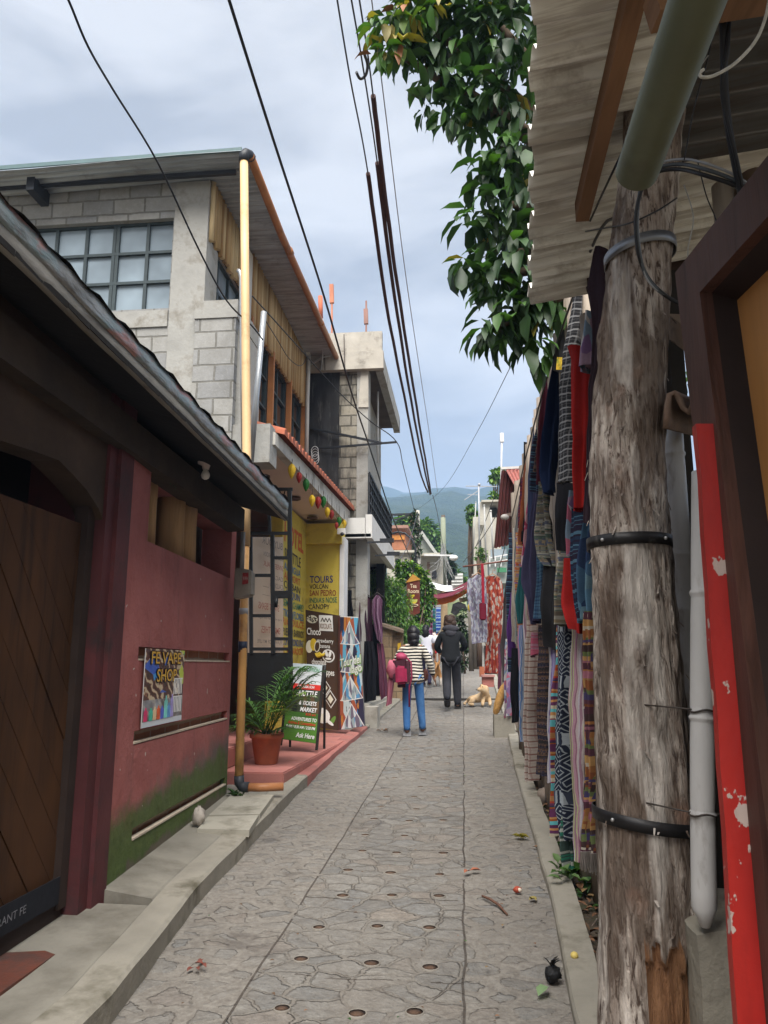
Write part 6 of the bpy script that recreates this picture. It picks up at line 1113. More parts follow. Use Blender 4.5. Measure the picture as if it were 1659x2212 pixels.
# striped cloths further down on the left
GFC = 'striped cloths hung far down the lane'
for k, (a, b_, t_, bt, cs, nm) in enumerate(((942, 952, 1312, 1368, RG((.02, .06, .3), (.04, .1, .4), (.3, .4, .5)), 'blue'), (934, 942, 1314, 1366, RG((.02, .16, .17), (.05, .25, .25), (.1, .12, .2)), 'teal'), (926, 934, 1318, 1378, RG((.22, .03, .12), (.3, .08, .2), (.4, .3, .4)), 'magenta'), (918, 926, 1328, 1372, RG((.5, .5, .52), (.3, .2, .3), (.55, .5, .5)), 'white and pink'))):
    hung('hanging_cloth', f'{nm} striped cloth hung far down the lane on the left', 'cloth', [(t_, a, b_), ((t_ + bt) / 2, a, b_), (bt, a, b_)], textile(cs, 'h', .3, 10, 40 + k), 25 + .4 * k, GFC, hanger=False, amp=.03)
# ================================================================ awnings, far houses, poles, trees
aw = thing('street_awning', 'sagging cloth awning in white, maroon and orange strung across the lane', 'awning', PY(965, 1275, 23))
def sag(name, up_, lo_, m_, Y0, Y1):
    mb = MB(); pts = []; N_ = 24
    for i in range(N_):
        t = i / (N_ - 1)
        for j in range(5): s_ = j / 4; f = lambda tab: (interp([(q / (len(tab) - 1), p[0]) for q, p in enumerate(tab)], t), interp([(q / (len(tab) - 1), p[1]) for q, p in enumerate(tab)], t)); u, l = f(up_), f(lo_); p = PY(lerp(u[0], l[0], s_), lerp(u[1], l[1], s_), lerp(Y0, Y1, s_)); p.z += .02 * mnoise.noise(Vector((t * 8, s_ * 2, Y0))); pts.append(p)
    mb.grid(pts, 5, N_); o = mb.build(name, m_, aw); s2 = o.modifiers.new('s', 'SOLIDIFY'); s2.thickness = .01
sag('white_cloth', [(914, 1246), (932, 1258), (958, 1265), (985, 1266), (1004, 1262)], [(926, 1264), (940, 1272), (960, 1278), (984, 1275), (1006, 1266)], M((.78, .78, .8), .8, .05, 4, .1), 23.6, 22.4)
sag('maroon_cloth', [(930, 1286), (950, 1282), (972, 1276), (994, 1265), (1014, 1254)], [(930, 1294), (952, 1293), (974, 1288), (996, 1279), (1014, 1270)], M((.12, .02, .035), .85, .2, 6, .1), 22.5, 22.3)
sag('orange_cloth', [(934, 1293), (954, 1292), (975, 1287), (996, 1278), (1014, 1269)], [(930, 1307), (954, 1306), (976, 1301), (998, 1289), (1014, 1277)], M((.62, .13, .02), .8, .15, 6, .1), 22.6, 22.5)
mb = MB(); pts = []
for i in range(10):
    for j in range(4): pts.append(PY(lerp(976, 1014, i / 9), lerp(1262, 1247, i / 9) - 3 * math.sin(i / 9 * 3.14), 24 - j * .5))
mb.grid(pts, 4, 10); mb.build('tan_cloth', M((.55, .35, .15), .8, .1), aw)
CREAMW = M((.42, .4, .34), .9, .12, 1.2, .1, 10, dirt=(.3, .27, .22), damt=.3); BRICKR = M((.36, .15, .08), .9, .2, 3, .2, 12); ROOFG = M((.26, .28, .25), .85, .15, 1, .1); WDK = M((.03, .03, .035), .5, .2)
def bbox(parent, name, a, b, Y, dpt, m_): # a box whose front fills the rectangle a..b as seen at distance Y
    p, q = PY(a[0], b[1], Y), PY(b[0], a[1], Y); mb = MB(); mb.box(p.x, q.x, Y, Y + dpt, p.z, q.z); return mb.build(name, m_, parent)
hA = thing('brick_house', 'far orange brick upper storey above a pale wall behind the balcony railing', 'house', PY(860, 1240, 40))
bbox(hA, 'wall', (836, 1140), (876, 1188), 41, 5, BRICKR); bbox(hA, 'roof', (832, 1134), (882, 1141), 40.6, 6, M((.3, .17, .13), .9)); bbox(hA, 'terrace_wall', (836, 1192), (902, 1262), 40, 4, CREAMW); bbox(hA, 'terrace_slab', (832, 1188), (906, 1194), 39.7, 4.5, CREAMW)
for x in (852, 872): f = bbox(hA, 'window', (x, 1204), (x + 9, 1222), 39.93, .1, M((.5, .47, .36), .8)); bbox(f, 'pane', (x + 1.5, 1206), (x + 7.5, 1220), 39.9, .05, WDK)
bbox(hA, 'brick_panel', (886, 1204), (894, 1224), 39.95, .08, BRICKR); bbox(hA, 'sign_board', (848, 1156), (874, 1166), 40.9, .1, M((.55, .22, .05), .8))
hB = thing('gabled_house', 'far pale house with a steep grey gable and arched window in the middle', 'house', PY(930, 1280, 36))
bbox(hB, 'wall', (907, 1198), (956, 1262), 36, 5, CREAMW)
mb = MB(); mb.plate([PY(908, 1198, 36), PY(942, 1198, 36), PY(912, 1150, 36)], (0, 5, 0)); mb.build('roof', ROOFG, hB); mb = MB(); mb.plate([PY(912, 1146, 35.6), PY(947, 1197, 35.6), PY(942, 1200, 35.6), PY(908, 1152, 35.6)], (0, 5.6, 0)); mb.build('roof_edge', M((.36, .37, .35), .85), hB)
bbox(hB, 'balcony', (903, 1194), (950, 1200), 35.3, 2, CREAMW); bbox(hB, 'door', (923, 1214), (929, 1240), 35.95, .1, M((.22, .14, .1), .8))
mb = MB(); mb.plate([PY(938 + 5.5 * math.cos(a), 1238 + 7 * math.sin(a) * -1, 35.94) for a in [math.pi * k / 8 for k in range(9)]] + [PY(932.5, 1250, 35.94), PY(943.5, 1250, 35.94)], (0, .05, 0)); mb.build('arched_window', WDK, hB)
hC = thing('stair_house', 'far pale house with stacked steps on its side beyond the awning', 'house', PY(970, 1300, 44))
bbox(hC, 'wall', (946, 1238), (1000, 1330), 44, 5, M((.42, .42, .4), .9, .1, 1, .1))
for k in range(5): bbox(hC, 'step', (962 - k * 2, 1240 + k * 7), (1000, 1243 + k * 7), 43.6 - .2 * k, .3, M((.55, .55, .53), .9))
bbox(hC, 'green_wall', (958, 1296), (1008, 1330), 40, 1, M((.38, .45, .25), .9, .1)); bbox(hC, 'white_wall', (960, 1268), (1006, 1296), 41, 1, M((.42, .42, .4), .9, .06))
hD = thing('arched_house', 'far white rooftop house with an arched opening behind the tin sheet shed', 'house', PY(1052, 1260, 30))
def arch_wall(parent, name, a, b, arcs, Y, m_):
    p, q = PY(a[0], b[1], Y), PY(b[0], a[1], Y); mb = MB(); hs = []
    for l, r_, t_, bt in arcs: u, v = PY(l, bt, Y), PY(r_, t_, Y); hs.append((u.x - p.x, v.x - p.x, u.z - p.z, v.z - p.z, .5, 1, 0))
    mb.wall((p.x, Y, p.z), (1, 0, 0), q.x - p.x, q.z - p.z, hs, (0, -1, 0)); mb.box(p.x, q.x, Y + .6, Y + 4, p.z, q.z - .02, 0); 
    for l, r_, t_, bt in arcs: # spandrels that round the top of the opening
        for s_, e in ((l, 1), (r_, -1)): mb.plate([PY(s_, t_, Y + .02)] + [PY(s_ + e * (r_ - l) / 2 * (1 - math.cos(an)), t_ + (r_ - l) / 2 * (1 - math.sin(an)), Y + .02) for an in [math.pi / 2 * k / 6 for k in range(6, -1, -1)]], (0, .3, 0), 0)
    return mb.build(name, [m_, M((.1, .11, .1), .9)], parent)
arch_wall(hD, 'wall', (1042, 1083), (1080, 1300), [(1059, 1075, 1091, 1118)], 30, M((.4, .38, .33), .9, .15, 2, .1)); bbox(hD, 'lower_wall', (1026, 1116), (1043, 1300), 29.6, 4, CREAMW)
bbox(hD, 'cornice', (1040, 1079), (1084, 1084), 29.8, 5, CREAMW); mb = MB(); mb.plate([PY(1037 + 2.5 * math.cos(a), 1170 - 5 * math.sin(a), 29.55) for a in [math.pi * k / 6 for k in range(7)]] + [PY(1034.5, 1188, 29.55), PY(1039.5, 1188, 29.55)], (0, .05, 0)); mb.build('niche', WDK, hD)
bbox(hD, 'balcony_panel', (1033, 1118), (1046, 1134), 29.4, .1, M((.4, .38, .33), .9))
gtr = thing('roof_terrace', 'far glazed grey terrace with a white railing under the tin sheet shed', 'terrace', PY(1078, 1250, 26))
bbox(gtr, 'glass_wall', (1060, 1186), (1094, 1204), 26, .1, glass((.2, .24, .27), .2)); bbox(gtr, 'parapet', (1058, 1204), (1094, 1260), 25.9, 2, M((.3, .33, .31), .8, .1))
mb = MB()
for y_ in (1202, 1213): mb.bar(PY(1058, y_ + 3, 25.8), PY(1096, y_ - 4, 25.8), .04)
for x_ in (1058, 1070, 1082): mb.bar(PY(x_, 1224, 25.8), PY(x_, 1201, 25.8), .04)
mb.build('railing', M((.6, .6, .6), .5), gtr); bbox(gtr, 'green_panel', (1074, 1226), (1094, 1236), 25.7, .1, M((.05, .2, .1), .7))
PLC = M((.4, .38, .34), .85, .15, 2, .2)
up1 = thing('utility_pole', 'vine covered concrete utility pole in front of the gabled house', 'pole', PG(903, 1392) if False else PY(903, 1420, 27)); 
mb = MB(); mb.tube([PY(905, 1430, 27), PY(903, 1250, 27), PY(901, 1103, 27)], [.13, .11, .09], 12); mb.build('shaft', PLC, up1)
mb = MB(); mb.bar(PY(845, 1112, 27), PY(900, 1110, 27), .07); mb.bar(PY(850, 1124, 27), PY(884, 1113, 27), .05); mb.build('crossarm', IR, up1)
foliage(up1, 'vine', [(896, 1110, 8), (894, 1125, 10), (890, 1120, 7), (899, 1140, 9), (904, 1160, 7), (898, 1172, 9), (907, 1190, 5), (897, 1200, 8), (893, 1215, 8), (901, 1225, 8)], 26.9, 1300, .12, .06, [LFD, LF1, M((.12, .1, .07), .9)], (3, 3, 2), 7)
mb = MB(); mb.tube([PY(846, 1153, 26), PY(860, 1149, 26), PY(875, 1152, 26), PY(890, 1165, 26), PY(897, 1185, 26), PY(899, 1235, 26)], .035, 8); tag(mb.build('curved_pipe', IR), 'dark curved pipe bending down in front of the vine covered pole', 'pipe')
up2 = thing('utility_pole', 'bare concrete utility pole with a cap and tangled wires behind the awning', 'pole', PY(957, 1420, 37))
mb = MB(); mb.tube([PY(961, 1430, 37), PY(959, 1275, 37)], [.17, .16], 12); mb.build('wooden_foot', M((.34, .24, .13), .85, .2), up2); mb = MB(); mb.tube([PY(959, 1276, 37), PY(957, 1118, 37)], [.14, .12], 12); mb.build('shaft', M((.2, .22, .16), .85, .2, 2, .2), up2)
mb = MB(); mb.box(*[v for v in (PY(953.5, 1118, 37).x, PY(961.5, 1118, 37).x, 36.9, 37.1, PY(957, 1118, 37).z, PY(957, 1113, 37).z)]); mb.build('cap', M((.15, .12, .1), .8), up2)
mb = MB(); rnd = random.Random(4); c_ = PY(957, 1200, 36.8)
for k in range(34):
    a = PY(957 + rnd.uniform(-4, 4), 1185 + rnd.uniform(-15, 20), 36.8); b = PY(957 + rnd.uniform(-32, 34), 1235 + rnd.uniform(-20, 30), 35 + rnd.uniform(-3, 1)); m_ = lerp(a, b, .5) + Vector((0, 0, -rnd.uniform(.1, .5))); mb.tube([a, lerp(a, m_, .6), m_, b], .009, 4)
o = mb.build('tangled_wires', M((.22, .22, .21), .7), up2); o['kind'] = 'stuff'
lm = thing('street_lamp', 'white street lamp on a long arm behind the awning', 'street lamp', PY(979, 1210, 34)); mb = MB(); mb.bar(PY(916, 1199, 34), PY(978, 1200, 34), .07); mb.build('arm', M((.55, .55, .55), .6), lm); mb = MB(); p = PY(980, 1205, 34); mb.ball(p, (.2, .16, .13), 12); mb.build('lamp_head', M((.75, .75, .75), .4, .03), lm)
DT = [leafmat((.07, .16, .025)), leafmat((.13, .25, .03)), leafmat((.035, .085, .02)), leafmat((.2, .3, .05))]
for k, (tb_, cl, Y, lab, L) in enumerate(((PY(880, 1300, 62), [(868, 1130, 14), (884, 1135, 18), (872, 1155, 16), (890, 1165, 16), (905, 1150, 14)], 60, 'bright green tree behind the orange brick house', .5), (PY(935, 1300, 66), [(918, 1140, 16), (930, 1152, 16), (940, 1165, 15), (925, 1170, 16), (945, 1180, 12), (938, 1195, 12), (912, 1160, 14), (950, 1200, 10)], 64, 'bright green tree behind the steep grey gable', .5), (PY(990, 1330, 50), [(986, 1245, 12), (996, 1252, 10), (978, 1240, 10), (1000, 1262, 8)], 50, 'green tree right of the capped utility pole', .35), (PY(972, 1300, 42), [(967, 1205, 9), (972, 1225, 10), (974, 1240, 8), (966, 1222, 7)], 39, 'dark drooping tree hanging beside the capped utility pole', .3), (PY(1022, 1300, 33), [(1016, 1100, 8), (1022, 1110, 9), (1014, 1116, 7), (1020, 1126, 6)], 32, 'rounded small tree left of the white arched house', .2), (PY(1072, 1300, 36), [(1070, 1025, 10), (1080, 1030, 10), (1066, 1036, 6), (1076, 1018, 7)], 35, 'green tree top standing out above the tin sheet shed', .25), (PY(1070, 1300, 34), [(1066, 1072, 8), (1074, 1078, 7), (1070, 1100, 6), (1064, 1108, 6)], 34, 'leafy tree seen through the white arch', .2), (PY(1040, 1250, 27), [(1036, 1190, 8), (1044, 1196, 8), (1034, 1204, 7), (1042, 1206, 7)], 27, 'yellowish bush in front of the white arched house', .12))):
    t_ = thing('broadleaf_tree' if 'tree' in lab else 'bush', lab, 'tree' if 'tree' in lab else 'bush', tb_); cs = [PY(c[0], c[1], Y) for c in cl]; limbs(t_, 'trunk', tb_, cs[:4], .12, BRK); foliage(t_, 'crown', cl, Y, 1300, L, L * .5, DT if k != 3 else [LFD, LF1, M((.1, .14, .1), .8)], (4, 3, 3, 1)[:4 if k != 3 else 3], 50 + k, spread=1)
an = thing('roof_antenna', 'television antenna with long bars on a mast at the white arched house', 'antenna', PY(1034, 1210, 28)); AL = M((.35, .36, .38), .5, .1, 5, 0, metal=.4)
mb = MB(); mb.tube([PY(1036, 1210, 28), PY(1034, 1047, 28)], .03, 6); mb.build('mast', AL, an); mb = MB(); mb.bar(PY(1006, 1050, 28), PY(1076, 1051, 28), .03); mb.ball(PY(1035, 1047, 28), .06, 8); mb.build('crossbar', AL, an)
mb = MB(); mb.bar(PY(1003, 1080, 28), PY(1033, 1060, 28), .025); mb.bar(PY(1010, 1068, 28), PY(1034, 1069, 28), .02); mb.build('side_bars', AL, an)
an2 = thing('roof_antenna', 'thin white mast antenna with clamps above the tin sheet shed', 'antenna', PY(1083, 1080, 24)); mb = MB(); mb.tube([PY(1080, 1100, 24), PY(1083, 1010, 24), PY(1084, 935, 24)], .028, 8); mb.build('mast', M((.6, .6, .6), .5), an2); mb = MB(); mb.box(*[v for v in (PY(1080, 940, 24).x, PY(1088, 940, 24).x, 23.95, 24.05, PY(1080, 955, 24).z, PY(1080, 936, 24).z)]); mb.build('head', M((.6, .6, .6), .5), an2)
for k, (a, b, r_) in enumerate((((1066, 1208, 25), (1060, 1104, 25), .03), ((1022, 1200, 26), (1028, 1085, 26), .018), ((1050, 1210, 26), (1046, 1092, 26), .026))):
    mb = MB(); mb.tube([PY(*a), PY(*b)], r_, 8); mb.ball(PY(*b), r_ * 1.5, 8); tag(mb.build('white_pole', M((.34, .34, .33), .6)), ['white capped pole beside the tin sheet shed', 'slim pale pole left of the white arched house', 'pale pole at the corner of the white arched house'][k], 'pole')
# ================================================================ RIGHT further on: shed, dresses, posts
sd = thing('tin_sheet_shed', 'small shed corner of rusty red corrugated sheets above the clothes fence', 'shed', PY(1088, 1190, 12.6)); RUSTR = corrugate((.1, .022, .022), (.05, .02, .015), .6, .2, 'z', .3); RUSTP = corrugate((.36, .12, .1), (.2, .07, .05), .6, .2, 'z', .3)
mb = MB(); pts = []
for j in range(2):
    for i in range(60):
        t = i / 59; p = PY(lerp(1083, 1126, t), 1016, 12.6) if j == 0 else PY(lerp(1066.5, 1112, t), lerp(1185, 1174, t), 12.5); pts.append(p + Vector((0, .02 * math.sin(t * 38), .012 * math.sin(t * 38) * j)))
mb.grid(pts, 60, 2); mb.build('wall_sheet', RUSTR, sd)
mb = MB(); pts = []
for j in range(2):
    for i in range(50): t = i / 49; p = PY(lerp(1090, 1150, t), 1011, 12.8) if j == 0 else PY(lerp(1117, 1152, t), 1060, 10.6); pts.append(p + Vector((0, 0, .02 * math.sin(t * 44))))
mb.grid(pts, 50, 2); mb.build('roof_sheet', RUSTP, sd); mb = MB(); mb.bar(PY(1082, 1012, 12.5), PY(1140, 1009, 12.5), .04); mb.build('ridge', M((.5, .5, .48), .7), sd)
mb = MB(); p = PY(1090, 1114, 12.4); mb.bar(p, PY(1112, 1110, 12.4), .05); mb.build('bracket', M((.2, .15, .13), .8), sd); mb = MB(); mb.ball(p + Vector((0, -.03, -.03)), (.07, .05, .05), 12); mb.build('lamp', M((.4, .38, .36), .4), sd)
rd = thing('clothes_rod', 'brown wooden rod carrying two summer dresses', 'rod', PY(1048, 1217, 14.5)); mb = MB(); mb.tube([PY(1000, 1224, 14.4), PY(1048, 1218, 14.5), PY(1100, 1211, 14.7)], .016, 8); mb.build('rod', M((.13, .05, .035), .7), rd)
T_sil = textile(RG((.3, .33, .4), (.22, .2, .28), (.4, .4, .43), (.17, .15, .2)), 'blotch', .03, seed=61); T_red = textile(RG((.3, .05, .03), (.38, .1, .06), (.4, .34, .3), (.22, .035, .03)), 'blotch', .035, seed=62)
hung('dress', 'silvery grey patterned tunic on a wooden hanger, left on the rod', 'dress', [(1242, 1022, 1044), (1252, 1010, 1050), (1280, 1011, 1052), (1330, 1018, 1052), (1386, 1021, 1052)], T_sil, 14.5, folds=2.6, amp=.02)
hung('dress', 'orange red mottled tunic on a wooden hanger, right on the rod', 'dress', [(1244, 1052, 1076), (1256, 1045, 1086), (1300, 1046, 1087), (1360, 1050, 1084), (1400, 1050, 1082), (1452, 1046, 1082)], T_red, 14.7, folds=2.6, amp=.02)
hb = thing('handbag', 'dark red cloth handbag hanging by its strap in front of the grey tunic', 'bag', PY(1046, 1335, 14.3)); mb = MB(); mb.box(*[v for v in (PY(1035, 1300, 14.3).x, PY(1050, 1300, 14.3).x, 14.28, 14.36, PY(1040, 1340, 14.3).z, PY(1040, 1302, 14.3).z)]); bmesh.ops.bevel(mb.bm, geom=list(mb.bm.edges), offset=.02, segments=2, affect='EDGES'); mb.build('pouch', P_((.14, .015, .03)), hb); mb = MB(); mb.bar(PY(1044, 1304, 14.32), PY(1042, 1218, 14.42), .05, .008, up=(0, 1, 0)); mb.build('strap', P_((.25, .015, .03)), hb)
GW = wood((.28, .25, .22), 'z', .55)
for k, (x, y0, y1, Y, r_, lab) in enumerate(((1016, 1262, 1450, 17.8, .06, 'grey wooden post left of the summer dresses'), (1026, 1240, 1446, 17.6, .07, 'thicker grey wooden post touching the left grey one'), (1034, 1330, 1440, 17.4, .06, 'short dark wooden post under the grey tunic'))):
    mb = MB(); mb.tube([PY(x + 2, y1, Y), PY(x + 1, (y0 + y1) / 2, Y), PY(x, y0, Y)], r_, 10, wob=.06); tag(mb.build('wooden_post', GW if k < 2 else wood((.13, .09, .07), 'z', .5)), lab, 'post')
mb = MB(); a = [PY(973, 1322, 19), PY(978, 1305, 19), PY(990, 1300, 19), PY(1006, 1304, 19), PY(1010, 1318, 19), PY(996, 1317, 19), PY(984, 1330, 19)]; mb.plate(a, (0, .35, 0)); mb.jitter(.03, 4); tag(mb.build('black_tarp', M((.02, .02, .023), .7, .3, 8, .4)), 'crumpled black tarp bundle jutting out by the grey posts', 'tarp')
yb = thing('yellow_bag', 'small yellow bag hanging on the grey wooden post', 'bag', PY(1017, 1323, 17.3)); mb = MB(); p = PY(1017, 1312, 17.3); mb.ball(p, (.075, .04, .11), 12); mb.build('pouch', M((.5, .36, .03), .7, .2), yb); mb = MB(); mb.tube([p + Vector((-.05, 0, .08)), p + Vector((0, 0, .22)), p + Vector((.05, 0, .08))], .01, 5); mb.build('strap', M((.3, .2, .03), .7), yb)
hp = thing('hanging_plant', 'spiky air plant on a log hanging above the black tarp', 'plant', PY(1008, 1290, 18.6)); mb = MB(); rnd = random.Random(3)
for k in range(60): leaf(mb, PY(1008 + rnd.uniform(-14, 10), 1285 + rnd.uniform(-14, 12), 18.6), (rnd.uniform(-1, 1), rnd.uniform(-.6, .6), rnd.uniform(-.3, 1)), .16, .02, rnd.randint(0, 1), .05, .2)
mb.build('leaves', [LF1, LF2], hp); mb = MB(); mb.bar(PY(992, 1297, 18.7), PY(1022, 1292, 18.7), .1); mb.build('log', BRK, hp)
bs = thing('shrub', 'dark green potted shrub at the foot of the grey posts', 'shrub', PY(1003, 1452, 18.5)); limbs(bs, 'stem', PY(1004, 1455, 18.5), [PY(1000, 1380, 18.5), PY(1006, 1420, 18.4)], .03, BRK); foliage(bs, 'leaves', [(1000, 1370, 12), (998, 1355, 10), (1003, 1400, 11), (1002, 1425, 11), (1000, 1440, 9), (1006, 1385, 9), (992, 1340, 9), (1001, 1325, 8)], 18.5, 1300, .09, .04, [LFD, LF1, LF2], (4, 4, 2), 77)
pb = thing('pink_step', 'small pink painted step block beside the lane beyond the lying dog', 'step', PY(1056, 1485, 16.6)); bbox(pb, 'riser', (1042, 1462), (1067, 1484), 16.4, .5, PINK); bbox(pb, 'tread', (1040, 1458), (1069, 1462.5), 16.35, .6, M((.4, .2, .18), .8))
bbox(None, 'clay_pot', (1036, 1440), (1046, 1462), 17, .2, M((.3, .1, .05), .8)); o = bpy.data.objects['clay_pot']; tag(o, 'square clay planter at the foot of the grey posts', 'planter')
sb = thing('straw_bag', 'flat woven straw bag leaning below the clothes at the kerb', 'bag', PY(1080, 1543, 12.3)); STRAW = M((.4, .22, .07), .8, .3, 30, .6, 90)
mb = MB(); c_ = PY(1080, 1510, 12.3); pts = []
for j in range(9):
    t = -1 + j / 4
    for k in range(20): a = 2 * math.pi * k / 20; w = math.sqrt(max(0, 1 - t * t)) * .8 + .05; pts.append(c_ + Vector((math.cos(a) * .085 * w + t * .085, math.sin(a) * .1 * w, t * .26)))
mb.grid(pts, 20, 9, closeu=True); mb.build('body', STRAW, sb); mb = MB(); mb.tube([c_ + Vector((.06, 0, .2)), c_ + Vector((.1, 0, .33)), c_ + Vector((.13, 0, .2))], .012, 6); mb.build('handle', STRAW, sb)
mb = MB(); a = PY(1075, 1560, 12.3); mb.box(a.x - .06, a.x + .25, 12.2, 12.6, gz(12.3) - .1, PY(1075, 1543, 12.3).z); mb.jitter(.015, 8); tag(mb.build('kerb_stone', CONCK), 'squared grey kerb stone under the straw bag', 'stone')
for k, (l, r_, t_, b_, m_, Y, lab) in enumerate(((1060, 1066, 1400, 1438, P_((.5, .05, .04)), 15.2, 'bright red cloth hanging under the orange red tunic'), (1066, 1073, 1398, 1440, P_((.55, .52, .5)), 15.1, 'white cloth hanging beside the bright red one'), (1076, 1084, 1390, 1490, T_mar, 14.2, 'long maroon cloth hanging above the straw bag'))):
    hung('hanging_cloth', lab, 'cloth', [(t_, l, r_), ((t_ + b_) / 2, l, r_), (b_, l, r_)], m_, Y, 'cloths hung below the summer dresses', hanger=False)
mb = MB(); mb.box(PY(1046, 1400, 15.6).x, PY(1072, 1400, 15.6).x, 15.6, 15.7, PY(1046, 1456, 15.6).z, PY(1046, 1395, 15.6).z); tag(mb.build('painted_dark_doorway', M((.012, .012, .015), .95, .2)), 'black slab painted as a dark doorway behind the summer dresses', 'doorway')  # slab coloured near black to stand in for an unlit opening
# ================================================================ the big-leaved tree over the right side
bt = thing('avocado_tree', 'dark glossy broad leaved tree hanging over the tin roof edge', 'tree', (2.4, 5.6, .3))
BTC = [(905, 38, 82), (840, 62, 46), (868, 120, 40), (985, 55, 110), (1085, 60, 115), (945, 150, 62), (1010, 195, 75), (1090, 200, 95), (1110, 330, 80), (1052, 370, 62), (1098, 440, 88), (1022, 470, 42), (1110, 545, 85), (1015, 562, 48), (1062, 600, 52), (1115, 660, 80), (1075, 705, 48), (1150, 735, 48), (1185, 655, 48), (930, 225, 34), (975, 245, 36), (1035, 275, 40), (1225, 610, 40), (1050, 700, 30), (1478, 620, 34, 5.8), (1470, 770, 46, 6), (1500, 820, 40, 6), (960, -40, 90), (1080, -60, 110), (1120, 100, 80, 5.8), (1130, 300, 80, 5.8), (1130, 520, 80, 5.8)]
limbs(bt, 'trunk', (2.4, 5.6, .2), [PY(*c[:2], 5.1) for c in BTC[:20:2]], .14, BRK, mid=(1.7, 5.4, 4.6))
foliage(bt, 'crown', BTC, 5.1, 11.5, .2, .078, [leafmat((.016, .042, .014), rough=.5), leafmat((.03, .07, .02), rough=.5), LF1, LF2, LFY], (7, 7, 6, 3, .25), 33, droop=.35, dirbias=(-.1, -.1, -.75), spread=.55)
foliage(bt, 'young_leaves', [(832, 50, 34), (825, 110, 28), (850, 90, 30), (880, 20, 30), (930, 10, 30)], 4.9, 17, .18, .07, [LF3, LFY, M((.25, .1, .04), .6), LF2], (3, 2, .4, 5), 34, droop=.35, dirbias=(-.2, -.1, -.7), spread=.5)
# ================================================================ overhead wires
PWR = 'power lines strung high along the lane'; SLV = M((.06, .022, .018), .7, .3, 30, .3); THN = M((.05, .05, .055), .5, .1, 5, 0)
for pts, k, lab in (([(722, -40), (757, 172), (795, 375), (835, 660), (872, 850), (905, 1010), (924, 1064)], 2, 'leftmost of three power lines with a dark red sleeve on its far half'), ([(752, -40), (785, 150), (815, 352), (848, 610), (887, 860), (914, 1000), (929, 1068)], 2, 'middle of three power lines with a dark red sleeve on its far half'), ([(770, -40), (792, 100), (806, 207), (829, 400), (862, 640), (900, 880), (920, 1000), (931, 1066)], 2, 'rightmost of three power lines with the longest dark red sleeve')):
    P = [PZ(*p, 7.0) for p in pts]; t_ = thing('power_line', lab, 'power line', P[0], PWR)
    def smooth(P):
        Q = []
        for i in range(len(P) - 1):
            a, b, c, d = P[max(i - 1, 0)], P[i], P[i + 1], P[min(i + 2, len(P) - 1)]
            for q in range(8): t = q / 8; Q.append(.5 * ((2 * b) + (c - a) * t + (2 * a - 5 * b + 4 * c - d) * t * t + (3 * b - a - 3 * c + d) * t ** 3))
        return Q + [P[-1]]
    mb = MB(); mb.tube(smooth(P), .0085, 6); mb.build('conductor', THN, t_); S_ = smooth(P[k:]); S_ = [p + Vector((.012 * mnoise.noise(Vector((i * .4, k, 2))), 0, .02 * mnoise.noise(Vector((i * .4, 4, k))))) for i, p in enumerate(S_)]; mb = MB(); mb.tube(S_, .026, 8); mb.build('sleeve', SLV, t_)
cable('wire', 'thin pale wire right of the sleeved power lines', 'wire', [PZ(798, -40, 7.1), PZ(840, 300, 7.0), PZ(880, 620, 6.9), PZ(925, 920, 6.9), PZ(945, 1062, 6.9)], .006, M((.35, .36, .38), .5))
cable('wire_hook', 'bent hook of cable hanging from the middle power line', 'cable', [PZ(770, 156, 6.95), PZ(778, 170, 6.95), PZ(790, 162, 6.97), PZ(794, 140, 6.98), PZ(787, 115, 6.99), PZ(790, 96, 7), PZ(800, 92, 7), PZ(806, 104, 7)], .014, THN)
cable('power_cable', 'heavy black cable crossing the sky from the top left centre', 'cable', [PX(478, -60, -1.6), PX(495, 0, -1.6), PX(590, 300, -1.6), PX(700, 640, -1.6), PX(760, 850, -1.6), PX(803, 980, -1.6), PX(845, 1110, -1.55), PX(880, 1190, -1.5), PX(905, 1250, -1.45)], .013, CBL)
cable('power_cable', 'twisted black cable sagging in front of the block house windows', 'cable', [PY(118, -60, 4.0), PY(150, 5, 4.2), PY(190, 100, 4.5), PY(245, 195, 5.0), PY(340, 350, 5.8), PY(430, 540, 6.6), PY(490, 650, 7.3), PY(545, 705, 7.7), PY(568, 735, 7.8)], .009, CBL)
cable('wire', 'thin wire running from the bamboo cladding past the satellite dish to the bracket', 'wire', [PY(545, 640, 8.5), PY(600, 700, 9.6), PY(652, 758, 11.5), PY(735, 850, 12.8), PY(800, 910, 13.3), PY(857, 955, 13.9), PY(872, 1010, 18), PY(895, 1103, 27)], .009, CBL)
cable('wire', 'loose thin wire drooping along the bamboo cladding', 'wire', [PY(572, 690, 8.6), PY(600, 735, 9.6), PY(625, 775, 11), PY(650, 790, 12), PY(664, 770, 13.8)], .006, CBL)
for k in range(4): cable('wire', ['thin far wire slanting left from the vine covered pole', 'second far wire slanting past the white arched house', 'third far wire dropping from the antenna mast', 'far wire crossing the hill to the capped pole'][k], 'wire', [[PY(903, 1104, 27), PY(880, 1180, 24), PY(850, 1225, 20)], [PY(1110, 1040, 18), PY(1050, 1150, 24), PY(1000, 1215, 36)], [PY(1086, 1020, 24), PY(1040, 1150, 28), PY(1010, 1225, 34)], [PY(935, 1070, 26), PY(945, 1110, 32), PY(957, 1180, 37)]][k], .012, THN)
